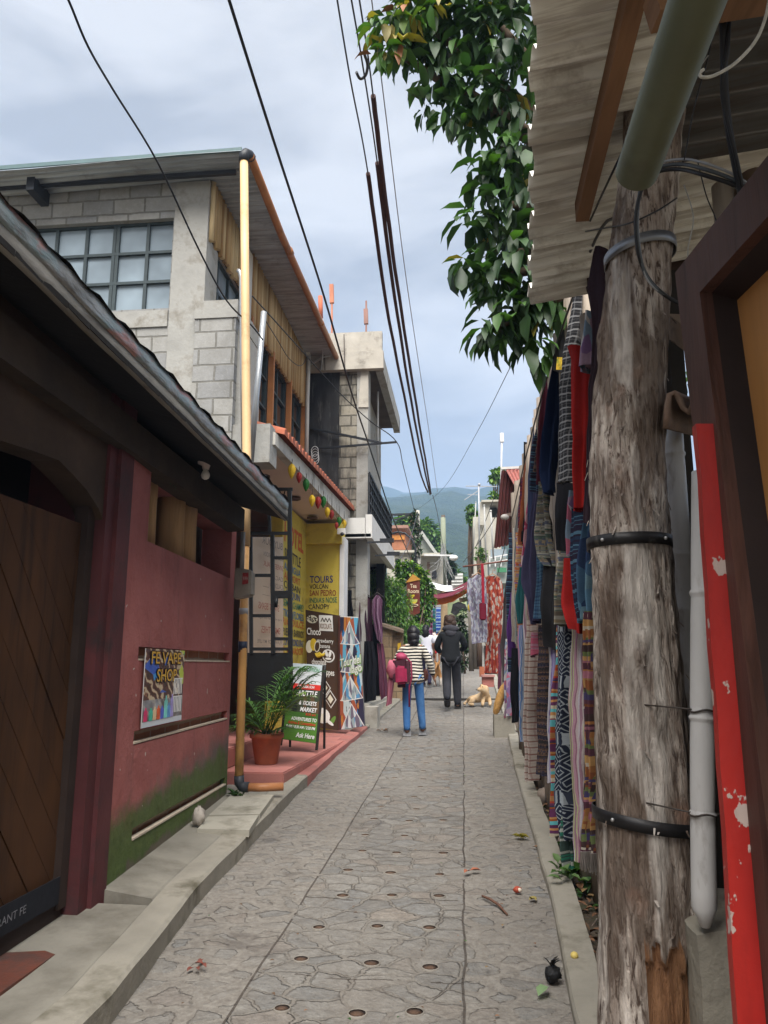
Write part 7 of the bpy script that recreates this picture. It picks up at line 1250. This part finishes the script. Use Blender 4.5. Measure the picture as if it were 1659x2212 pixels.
# ================================================================ people and dogs
def skinmesh(name, V, E, Rr, m_, parent, sub=2, smooth=True):
    me = bpy.data.meshes.new(name); me.from_pydata([tuple(v) for v in V], E, []); o = bpy.data.objects.new(name, me); C.objects.link(o); md = o.modifiers.new('skin', 'SKIN'); md.use_smooth_shade = True; md.branch_smoothing = .6
    for i, r_ in enumerate(Rr): me.skin_vertices[0].data[i].radius = r_ if isinstance(r_, tuple) else (r_, r_)
    me.skin_vertices[0].data[0].use_root = True; sb_ = o.modifiers.new('sub', 'SUBSURF'); sb_.levels = sub; sb_.render_levels = sub
    bpy.context.view_layer.update(); m2 = bpy.data.meshes.new_from_object(o.evaluated_get(bpy.context.evaluated_depsgraph_get())); bpy.data.objects.remove(o); bpy.data.meshes.remove(me); m2.name = name
    for p in m2.polygons: p.use_smooth = True
    m2.materials.clear(); m2.materials.append(m_); return link(name, m2, parent)
class Sk:
    def __init__(s): s.V, s.E, s.R = [], [], []
    def v(s, p, r_, to=None): s.V.append(Vector(p)); s.R.append(r_); i = len(s.V) - 1; (s.E.append((to, i)) if to is not None else None); return i
    def hand(s, wrist, i, d, side, k=1.0):
        d = Vector(d).normalized(); side = Vector(side).normalized(); wrist = Vector(wrist); palm = s.v(wrist + d * .07 * k, (.034 * k, .02 * k), i)
        for q, (o_, L) in enumerate(((-.027, .07), (-.009, .08), (.009, .075), (.027, .06))):
            a = s.v(wrist + d * .095 * k + side * o_ * k, .009 * k, palm); b = s.v(wrist + d * (.095 + L * .5) * k + side * o_ * 1.1 * k + Vector((0, .012, 0)), .0085 * k, a); s.v(wrist + d * (.095 + L * .85) * k + side * o_ * k + Vector((0, .035, 0)), .007 * k, b)
        t_ = s.v(wrist + d * .04 * k + side * -.036 * k, .011 * k, palm); s.v(wrist + d * .085 * k + side * -.056 * k + Vector((0, .015, 0)), .009 * k, t_)
SKIN = M((.22, .105, .06), .6, .08, 8, .05); SKINL = M((.42, .24, .17), .6, .08, 8, .05)
def person(label, base, h, J, skin, clothes, face=1, group=None):
    """J: joints in metres for a 1.7 m figure, x right, y away from the camera, z up; face +1 looks away, -1 towards the camera"""
    base = Vector(base); k = h / 1.7; t = thing('person', label, 'person', base); g = {n: base + Vector(p) * k for n, p in J.items()}; t['_'] = 1; del t['_']
    s = Sk(); pv = s.v(g['pelvis'], (.135 * k, .1 * k)); wa = s.v(g['waist'], (.125 * k, .09 * k), pv); ch = s.v(g['chest'], (.15 * k, .1 * k), wa); ne = s.v(g['neck'], .05 * k, ch); hd = s.v(g['head'] - Vector((0, 0, .05 * k)), (.07 * k, .082 * k), ne); s.v(g['head'] + Vector((0, 0, .045 * k)), (.072 * k, .088 * k), hd)
    s.v(g['head'] + Vector((0, face * .105, -.015)) * k, .012 * k, hd)
    for sg in (-1, 1): s.v(g['head'] + Vector((sg * .085 * k, -.0, -.01 * k)), .014 * k, hd)
    for sd_ in ('l', 'r'):
        sh = s.v(g['sh' + sd_], .052 * k, ch); el = s.v(g['el' + sd_], .038 * k, sh); wr = s.v(g['wr' + sd_], .026 * k, el); s.hand(g['wr' + sd_], wr, g['wr' + sd_] - g['el' + sd_], (0, 1, 0) if abs(J['wr' + sd_][1]) < .15 else (1, 0, 0), k)
        hp_ = s.v(g['hip' + sd_], .085 * k, pv); kn = s.v(g['kn' + sd_], .058 * k, hp_); an_ = s.v(g['an' + sd_], .038 * k, kn); ba = s.v(g['an' + sd_] + Vector((0, face * .06, -.045)) * k, .035 * k, an_); s.v(g['an' + sd_] + Vector((0, face * .15, -.055)) * k, (.036 * k, .022 * k), ba)
    skinmesh('body', s.V, s.E, s.R, skin, t)
    EY = M((.02, .015, .012), .3)
    for sg in (-1, 1): mb = MB(); mb.ball(g['head'] + Vector((sg * .03, face * .083, .01)) * k, .011 * k, 8); mb.build('eye', EY, t)
    mb = MB(); mb.ball(g['head'] + Vector((0, face * .082, -.06)) * k, (.022 * k, .006 * k, .006 * k), 8); mb.build('mouth', M((.25, .08, .06), .6), t)
    clothes(t, g, k, base); return t
def top(t, g, k, m_, name='jacket', slv=1.0, hem=-.06, r_=1.0, wide=1.0):
    s = Sk(); h0 = s.v(g['pelvis'] + Vector((0, 0, (hem - .1) * k)), (.215 * k * r_ * wide, .18 * k * r_)); hm = s.v(g['pelvis'] + Vector((0, 0, .0)), (.185 * k * r_ * wide, .15 * k * r_), h0); wa = s.v(g['waist'], (.172 * k * r_, .135 * k * r_), hm); ch = s.v(g['chest'], (.18 * k * r_, .128 * k * r_), wa); s.v(g['chest'] + Vector((0, 0, .12 * k)), (.13 * k, .085 * k), ch); 
    for sd_ in ('l', 'r'): sh = s.v(g['sh' + sd_], .076 * k * r_, ch); el = s.v(lerp(g['sh' + sd_], g['el' + sd_], min(1, slv * 2)), .06 * k * r_, sh); (s.v(lerp(g['el' + sd_], g['wr' + sd_], (slv - .5) * 2 * .93), .044 * k * r_, el) if slv > .5 else None)
    return skinmesh(name, s.V, s.E, s.R, m_, t)
def trousers(t, g, k, m_, name='trousers', ln=1.0, r_=1.0, flare=1.0):
    s = Sk(); pv = s.v(g['pelvis'], (.13 * k * r_, .1 * k * r_))
    for sd_ in ('l', 'r'): hp_ = s.v(g['hip' + sd_] - Vector((0, 0, .03 * k)), .09 * k * r_, pv); kn = s.v(lerp(g['hip' + sd_], g['kn' + sd_], min(1, ln * 2)), .074 * k * r_ * flare, hp_); (s.v(lerp(g['kn' + sd_], g['an' + sd_], (ln - .5) * 2 * 1.13), .058 * k * r_ * flare, kn) if ln > .5 else None)
    return skinmesh(name, s.V, s.E, s.R, m_, t)
def shoes(t, g, k, m_, face=1, pitch=(0, 0)):
    for sd_, pt in zip('lr', pitch):
        a = g['an' + sd_]; f = Vector((0, face * math.cos(pt), -math.sin(pt) * 1.0)); u = Vector((0, face * math.sin(pt), math.cos(pt))); s = Sk(); h0 = s.v(a - f * .05 * k - u * .03 * k, .062 * k); m2 = s.v(a + f * .07 * k - u * .05 * k, (.066 * k, .055 * k), h0); s.v(a + f * .165 * k - u * .058 * k, (.06 * k, .045 * k), m2); s.v(a + u * .02 * k, .056 * k, h0); skinmesh('shoe', s.V, s.E, s.R, m_, t)
def hairball(t, g, k, m_, parts, name='hair'):
    mb = MB()
    for off, r_ in parts: mb.ball(g['head'] + Vector(off) * k, tuple(a * k for a in r_), 18, jit=.12)
    o = mb.build(name, m_, t); return o
STRP = NT('striped_knit'); _p = STRP.pos(); _x, _y, _z = STRP.sep(_p); _w = STRP.math('ADD', _z, STRP.math('MULTIPLY', STRP.math('SUBTRACT', STRP.noise(_p, 6, 2), .5), .035)); STRIPE = STRP.out(STRP.ramp(STRP.math('FRACT', STRP.math('MULTIPLY', _w, 20.5)), [(0, (.018, .017, .018)), (.52, (.6, .56, .48))], 'CONSTANT'), .95)
DENIM = M((.04, .13, .33), .85, .25, 6, .2, 90, dirt=(.09, .22, .45), damt=.3); HAIRB = M((.008, .007, .009), .42, .3, 30, .4, 60, stretch=(1, 1, .3)); HAIRBR = M((.035, .018, .011), .6, .5, 60, .8, 70)
stand = dict(pelvis=(0, 0, .93), waist=(0, 0, 1.1), chest=(0, .0, 1.32), neck=(0, .02, 1.46), head=(0, .03, 1.585), shl=(-.17, 0, 1.38), ell=(-.23, -.02, 1.12), wrl=(-.23, .05, .88), shr=(.17, 0, 1.38), elr=(.23, -.02, 1.12), wrr=(.24, .04, .88), hipl=(-.085, 0, .9), knl=(-.09, .03, .5), anl=(-.09, -.02, .09), hipr=(.085, 0, .9), knr=(.09, .03, .5), anr=(.09, -.02, .09))
def J(**k): d = dict(stand); d.update(k); return d
# woman in the striped jacket
wb = PY(893, 1588, 12.35); wb.z = gz(12.35) + .005
def wcl(t, g, k, b):
    trousers(t, g, k, DENIM, 'jeans', .97, 1.0); top(t, g, k, STRIPE, 'striped_jacket', 1.0, -.06, 1.04, 1.0); shoes(t, g, k, M((.2, .2, .21), .7, .3, 30, .2)); hairball(t, g, k, HAIRB, [((0, -.01, .03), (.108, .122, .118)), ((.0, -.06, -.05), (.1, .085, .12)), ((.01, -.07, -.12), (.09, .075, .075))])
    mb = MB(); mb.ball(g['head'] + Vector((.07, -.1, -.05)) * k, (.012, .01, .008), 8); mb.build('hair_clip', WHTP, t)
person('woman walking away in a black and cream striped jacket and blue jeans', wb, 1.66, J(pelvis=(0, 0, .93), hipl=(-.09, 0, .9), knl=(-.11, .05, .5), anl=(-.1, -.02, .09), knr=(.11, .09, .5), anr=(.14, .14, .1), elr=(.27, -.03, 1.13), wrr=(.33, .06, .91), elr_=(0, 0, 0), shl=(-.17, 0, 1.38), ell=(-.27, .02, 1.16), wrl=(-.22, .2, 1.08), head=(.01, .03, 1.58)), SKIN, wcl)
bpk = thing('backpack', 'magenta and maroon backpack on the side of the woman in the striped jacket', 'backpack', PY(864, 1482, 12.2)); c_ = PY(866, 1448, 12.15)
mb = MB(); mb.box(c_.x - .13, c_.x + .13, c_.y - .1, c_.y + .1, c_.z - .25, c_.z + .22); bmesh.ops.bevel(mb.bm, geom=list(mb.bm.edges), offset=.07, segments=3, affect='EDGES'); mb.jitter(.035, 6); mb.build('sack', M((.05, .008, .018), .7, .3, 12, .2), bpk); mb = MB(); mb.box(c_.x - .07, c_.x + .1, c_.y - .15, c_.y - .07, c_.z - .2, c_.z + .06); bmesh.ops.bevel(mb.bm, geom=list(mb.bm.edges), offset=.03, segments=2, affect='EDGES'); mb.jitter(.025, 8); mb.build('front_pocket', M((.26, .012, .055), .6, .25, 10, .2), bpk); mb = MB(); mb.ball(c_ + Vector((.01, -.03, .2)), (.09, .08, .07), 12, jit=.3); mb.build('top_flap', M((.3, .04, .09), .6, .3, 14, .2), bpk)
mb = MB(); mb.tube([c_ + Vector((.08, .02, .2)), c_ + Vector((.16, -.02, .12)), c_ + Vector((.17, -.02, -.1)), c_ + Vector((.13, 0, -.24)), c_ + Vector((.13, -.03, -.55))], .016, 6); mb.build('strap', M((.2, .015, .05), .7), bpk)
mb = MB(); mb.ball(c_ + Vector((-.14, .02, .03)), (.085, .07, .14), 14, jit=.3); mb.build('side_bundle', M((.4, .1, .15), .75, .3, 9, .3), bpk)
hung('shawl', 'long pink shawl trailing from the arm of the woman in the striped jacket', 'shawl', [(1440, 842, 852), (1470, 838, 850), (1500, 836, 848), (1524, 832, 846)], T_pk, 12.2, hanger=False, amp=.015)
hbg = thing('shoulder_bag', 'small reddish brown bag at the right hip of the woman in the striped jacket', 'bag', PY(921, 1470, 12.3)); c_ = PY(919, 1458, 12.5); mb = MB(); mb.ball(c_, (.05, .06, .1), 12, jit=.1); mb.build('pouch', M((.12, .035, .025), .6, .2), hbg)
# man in dark clothes, mid-stride
mb_ = PY(976, 1532, 16.0); mb_.z = gz(16.0) + .005; DRK = M((.006, .007, .009), .9, .3, 8, .3, 30); GREY = M((.022, .022, .028), .9, .25, 8, .3, 30)
def mcl(t, g, k, b):
    trousers(t, g, k, GREY, 'trousers', .99, 1.12, 1.12); top(t, g, k, DRK, 'hooded_jacket', 1.0, -.03, 1.14); shoes(t, g, k, M((.015, .013, .013), .6, .3), 1, (1.15, 0)); hairball(t, g, k, HAIRBR, [((0, -.02, .03), (.118, .13, .12)), ((-.05, -.06, -.03), (.075, .075, .085)), ((.055, -.06, -.02), (.075, .075, .085)), ((0, -.07, -.05), (.08, .07, .08)), ((.03, -.03, .1), (.07, .08, .06)), ((-.05, -.02, .09), (.06, .08, .06))])
    mb = MB(); mb.ball(g['neck'] + Vector((0, -.06, .0)) * k, (.16 * k, .09 * k, .085 * k), 18, jit=.2); mb.ball(g['neck'] + Vector((0, -.1, -.08)) * k, (.11 * k, .05 * k, .08 * k), 16, jit=.2); mb.build('hood', M((.035, .034, .042), .95, .25, 9, .3, 30), t)
person('man walking away in a dark hooded jacket and grey trousers', mb_, 1.84, J(knl=(-.085, .02, .5), anl=(-.075, -.3, .2), knr=(.1, .1, .49), anr=(.11, .07, .09), ell=(-.27, .05, 1.12), wrl=(-.2, .24, 1.02), elr=(.28, .07, 1.13), wrr=(.18, .26, 1.06), head=(-.01, .06, 1.58), neck=(0, .03, 1.46)), SKINL, mcl)
# woman in a white shirt, child in red shorts, companion
pb_ = PY(921, 1470, 20.3); pb_.z = gz(20.3) + .005
def c3(t, g, k, b): trousers(t, g, k, M((.025, .02, .05), .9), 'leggings', .98, .98); top(t, g, k, M((.62, .62, .7), .9, .06, 6, .2), 'white_shirt', .4, -.02, 1.05); shoes(t, g, k, M((.1, .1, .1), .7)); hairball(t, g, k, HAIRB, [((0, -.005, .03), (.1, .115, .11)), ((-.02, -.08, -.1), (.11, .07, .17)), ((.03, -.06, -.18), (.09, .06, .12))])
person('woman with long dark hair in a white shirt walking beyond the striped jacket', pb_, 1.58, J(elr=(.24, .05, 1.14), wrr=(.22, .16, .92), knl=(-.09, .1, .5), anl=(-.09, .1, .09), anr=(.09, -.14, .11)), SKIN, c3)
cb2 = PY(945, 1437, 27); cb2.z = gz(27) + .005
def c4(t, g, k, b): trousers(t, g, k, M((.5, .015, .02), .85), 'red_shorts', .5, 1.15, 1.2); top(t, g, k, M((.65, .63, .63), .9), 'white_shirt', .45, -.0, 1.0); shoes(t, g, k, M((.3, .25, .2), .8)); hairball(t, g, k, HAIRBR, [((0, 0, .035), (.095, .105, .1))])
person('child in a white shirt and red shorts far down the lane', cb2, 1.16, J(), SKIN, c4)
cb3 = PY(935, 1435, 28); cb3.z = gz(28) + .005
def c5(t, g, k, b): trousers(t, g, k, M((.12, .08, .1), .85), 'trousers', .98, 1.0); top(t, g, k, M((.5, .42, .4), .9, .2, 9), 'blouse', 1.0, -.05, 1.0); shoes(t, g, k, M((.1, .08, .07), .8), -1); hairball(t, g, k, HAIRB, [((0, .02, .035), (.095, .1, .1)), ((-.05, .04, -.06), (.05, .06, .12)), ((.05, .04, -.06), (.05, .06, .12))])
person('person in a pale blouse coming towards the camera beside the child in red shorts', cb3, 1.2, J(head=(0, -.02, 1.585)), SKIN, c5, face=-1)
# dog lying in the lane
DOGC = NT('dog_coat'); _p = DOGC.pos(); DG = DOGC.out(DOGC.ramp(DOGC.noise(_p, 7, 5, .65), [(.3, (.38, .24, .12)), (.5, (.5, .35, .2)), (.7, (.58, .46, .32))]), .9, DOGC.bump(DOGC.noise(DOGC.mapping(_p, scale=(60, 60, 160)), 1, 4), .4, .01))
d0 = PY(1034, 1522, 16.4); d0.z = gz(16.6); dg = thing('dog', 'cream coloured dog lying at the right side of the lane with its head turned left', 'dog', d0)
s = Sk(); DS = 1.22; D = lambda x, y, z: d0 + Vector((x, y, z)) * DS
rp = s.v(D(-.1, .12, .11), (.085, .1)); md = s.v(D(.02, .08, .12), (.095, .1), rp); ch = s.v(D(.12, 0, .15), (.095, .105), md); nk = s.v(D(.12, -.05, .25), .07, ch); hd = s.v(D(.085, -.1, .295), .076, nk); sn = s.v(D(.02, -.15, .27), .042, hd); s.v(D(-.02, -.18, .26), .028, sn)
for e in ((.145, -.07, .32, .165, -.06, .24), (.06, -.05, .345, .035, -.03, .3)): a = s.v(D(*e[:3]), .022, hd); s.v(D(*e[3:]), .016, a)
for x, y in ((.07, -.1), (.19, -.08)): a = s.v(D(x, y + .06, .1), .042, ch); b = s.v(D(x - .005, y - .06, .035), .028, a); s.v(D(x - .01, y - .15, .025), .026, b)
a = s.v(D(-.12, .02, .11), .075, rp); b = s.v(D(-.1, -.1, .08), .048, a); c_ = s.v(D(-.17, -.08, .03), .03, b); s.v(D(-.08, -.14, .022), .024, c_)
a = s.v(D(-.2, .1, .06), .026, rp); b = s.v(D(-.25, .0, .03), .02, a); s.v(D(-.22, -.08, .025), .014, b)
s.R = [tuple(a * DS for a in (q if isinstance(q, tuple) else (q, q))) for q in s.R]; skinmesh('body', s.V, s.E, s.R, DG, dg); NOS = M((.012, .01, .01), .35); mb = MB(); mb.ball(D(-.035, -.195, .268), .013, 8); mb.build('nose', NOS, dg)
for q in ((.07, -.168, .315), (.03, -.145, .315)): mb = MB(); mb.ball(D(*q), .009, 8); mb.build('eye', NOS, dg)
# dog standing further on
d1 = PY(946, 1484, 20.6); d1.z = gz(20.6); dg2 = thing('dog', 'tan dog standing beyond the walking man, seen from behind', 'dog', d1); D2 = lambda x, y, z: d1 + Vector((x, y, z))
s = Sk(); rp = s.v(D2(0, -.12, .4), (.1, .1)); md = s.v(D2(-.01, .1, .39), (.095, .1), rp); ch = s.v(D2(-.02, .3, .4), (.105, .12), md); nk = s.v(D2(-.02, .42, .48), .07, ch); hd = s.v(D2(-.03, .5, .55), .07, nk); sn = s.v(D2(-.03, .6, .52), .036, hd); s.v(D2(-.03, .65, .51), .026, sn)
for sg in (-1, 1): a = s.v(D2(-.03 + sg * .06, .47, .61), .02, hd); s.v(D2(-.03 + sg * .075, .46, .65), .012, a)
for sg in (-1, 1):
    a = s.v(D2(sg * .075, -.1, .28), .06, rp); b = s.v(D2(sg * .08, -.17, .15), .032, a); s.v(D2(sg * .08, -.15, .03), .026, b); s.v(D2(sg * .08, -.1, .02), .022, len(s.V) - 1)
    a = s.v(D2(sg * .065 - .02, .3, .25), .042, ch); b = s.v(D2(sg * .065 - .02, .3, .12), .03, a); s.v(D2(sg * .065 - .02, .31, .02), .024, b)
a = s.v(D2(.01, -.22, .46), .03, rp); b = s.v(D2(.03, -.28, .55), .034, a); s.v(D2(.05, -.24, .64), .016, b)
DC2 = NT('tan_coat'); _p = DC2.pos(); _x, _y, _z = DC2.sep(_p); DC2M = DC2.out(DC2.mix(DC2.ramp(DC2.math('ADD', DC2.math('SUBTRACT', _z, d1.z), DC2.math('MULTIPLY', DC2.noise(_p, 9, 3), .12)), [(.22, 1.0), (.3, 0.0)]), (.34, .17, .06), (.62, .56, .5)), .9); skinmesh('body', s.V, s.E, s.R, DC2M, dg2); mb = MB(); mb.ball(D2(-.03, .675, .515), .014, 8); mb.build('nose', NOS, dg2)
# ================================================================ small things on the ground
bf = thing('black_fruit', 'shrivelled black fruit with a curled stem lying near the right kerb', 'fruit', PG(1195, 2122)); c_ = Vector(bf.location); mb = MB(); mb.ball(c_ + Vector((0, 0, .034)), (.036, .04, .036), 16, jit=.5); mb.build('fruit', M((.008, .008, .009), .6, .4, 30, .6, 60), bf); mb = MB()
for k in range(5): leaf(mb, c_ + Vector((-.005, 0, .06)), (random.uniform(-.6, .6), random.uniform(-.5, .5), 1), .06, .02, 0)
mb.build('stem', M((.02, .016, .014), .8), bf)
rf_ = thing('red_fruit', 'bitten red fruit with white flesh on the cobbles by the right kerb', 'fruit', PG(1118, 1928)); c_ = Vector(rf_.location); mb = MB(); mb.ball(c_ + Vector((0, 0, .016)), (.026, .022, .02), 12, jit=.3); mb.build('peel', M((.35, .06, .03), .5, .3, 20, .2), rf_); mb = MB(); mb.ball(c_ + Vector((.012, -.014, .018)), (.014, .01, .013), 10); mb.build('flesh', M((.65, .55, .45), .6), rf_)
mb = MB(); c_ = PG(1241, 2070, .06); mb.ball(c_ + Vector((0, 0, .012)), (.019, .019, .017), 12, jit=.15); tag(mb.build('yellow_fruit', M((.55, .42, .12), .6, .2, 20, .1)), 'small round yellow fruit on the right kerb', 'fruit')
mb = MB(); mb.tube([PG(1042, 1940) + Vector((0, 0, .012)), PG(1060, 1950) + Vector((0, 0, .018)), PG(1078, 1960) + Vector((0, 0, .012)), PG(1096, 1980) + Vector((0, 0, .01))], [.007, .008, .008, .005], 7); tag(mb.build('stick', M((.12, .06, .04), .9, .3, 30, .4)), 'thin brown stick lying on the cobbles', 'stick')
def groundleaf(px, py, m_, label, n=1, L=.1, off=0.0):
    mb = MB(); c_ = PG(px, py, off) + Vector((0, 0, .012))
    for k in range(n): leaf(mb, c_ + Vector((random.uniform(-.03, .03), random.uniform(-.03, .03), .004 * k)), (random.uniform(-1, 1), random.uniform(-1, 1), .12), L, L * .5, 0, .3, .15)
    tag(mb.build('fallen_leaf', m_), label, 'leaf', 'leaves fallen on the lane')
groundleaf(1136, 1815, LFY, 'crumpled yellow green leaf by the right kerb', 3); groundleaf(1008, 1885, M((.32, .11, .06), .8, .3, 20), 'dry orange leaf on the right groove of the lane', 2, .08); groundleaf(1148, 1948, M((.25, .2, .06), .8), 'dry yellow leaf near the bitten red fruit', 2, .07); groundleaf(1172, 1838, M((.22, .12, .06), .8), 'brown leaf with a long stalk by the right kerb', 1, .07); groundleaf(828, 1581, M((.2, .11, .06), .9), 'heap of dry brown leaves left of the woman in the striped jacket', 6, .09); groundleaf(430, 2095, M((.16, .05, .035), .7), 'wet reddish leaves in the damp patch at the left', 5, .05); groundleaf(1175, 2160, leafmat((.2, .3, .15)), 'pale green leaf at the bottom right of the lane', 1, .1)
LIT = [M((.17, .085, .045), .9, .4, 18, .3), M((.1, .06, .035), .9), M((.2, .13, .06), .9), LF1, LF2]; mb = MB(); rnd = random.Random(14)
for k in range(620):
    y = rnd.uniform(2.4, 13); x = rk(y) + .15 + abs(rnd.gauss(0, .16)); leaf(mb, (x, y, gz(y) + .0 + rnd.uniform(0, .05)), (rnd.uniform(-1, 1), rnd.uniform(-1, 1), rnd.uniform(-.1, .5)), rnd.uniform(.04, .1), rnd.uniform(.02, .05), rnd.choices(range(5), (4, 3, 3, 1.5, 1))[0], .25, .3)
for k in range(170):
    y = rnd.uniform(2.6, 14); x = lerp(lk(y), rk(y), rnd.random() ** .5 if rnd.random() < .6 else rnd.random()); L_ = rnd.uniform(.008, .028); leaf(mb, (x, y, gz(y) + .012), (rnd.uniform(-1, 1), rnd.uniform(-1, 1), .1), L_, L_ * .6, rnd.choices(range(5), (4, 4, 3, .5, .5))[0], .2, .2)
o = mb.build('leaf_litter', LIT, normals=False); o['kind'] = 'stuff'; 
for k, (px, py, r_, lab) in enumerate(((1175, 1735, .1, 'large rounded brown stone under the rainbow striped blanket'), (1160, 1690, .07, 'flat dark stone behind the large rounded one by the right kerb'), (1215, 1830, .06, 'small stone under the navy diamond blanket'))):
    c_ = PG(px, py); mb = MB(); mb.ball(c_ + Vector((.03, 0, r_ * .6)), (r_, r_ * .9, r_ * .85), 18, jit=.35); tag(mb.build('stone', M((.2, .16, .13), .9, .3, 6, .6, 25)), lab, 'stone')
wd = thing('weed', 'leafy green weed growing between the right kerb and the woven blankets', 'plant', PG(1232, 1900, .05)); mb = MB(); rnd = random.Random(6); c_ = Vector(wd.location)
for k in range(34): leaf(mb, c_ + Vector((rnd.uniform(-.08, .1), rnd.uniform(-.16, .16), rnd.uniform(0, .07))), (rnd.uniform(-1, 1), rnd.uniform(-1, .6), rnd.uniform(.0, 1)), rnd.uniform(.06, .11), .055, rnd.choice((0, 1, 2)), .2, .4)
mb.build('leaves', [LF1, LF2, leafmat((.1, .17, .06))], wd)
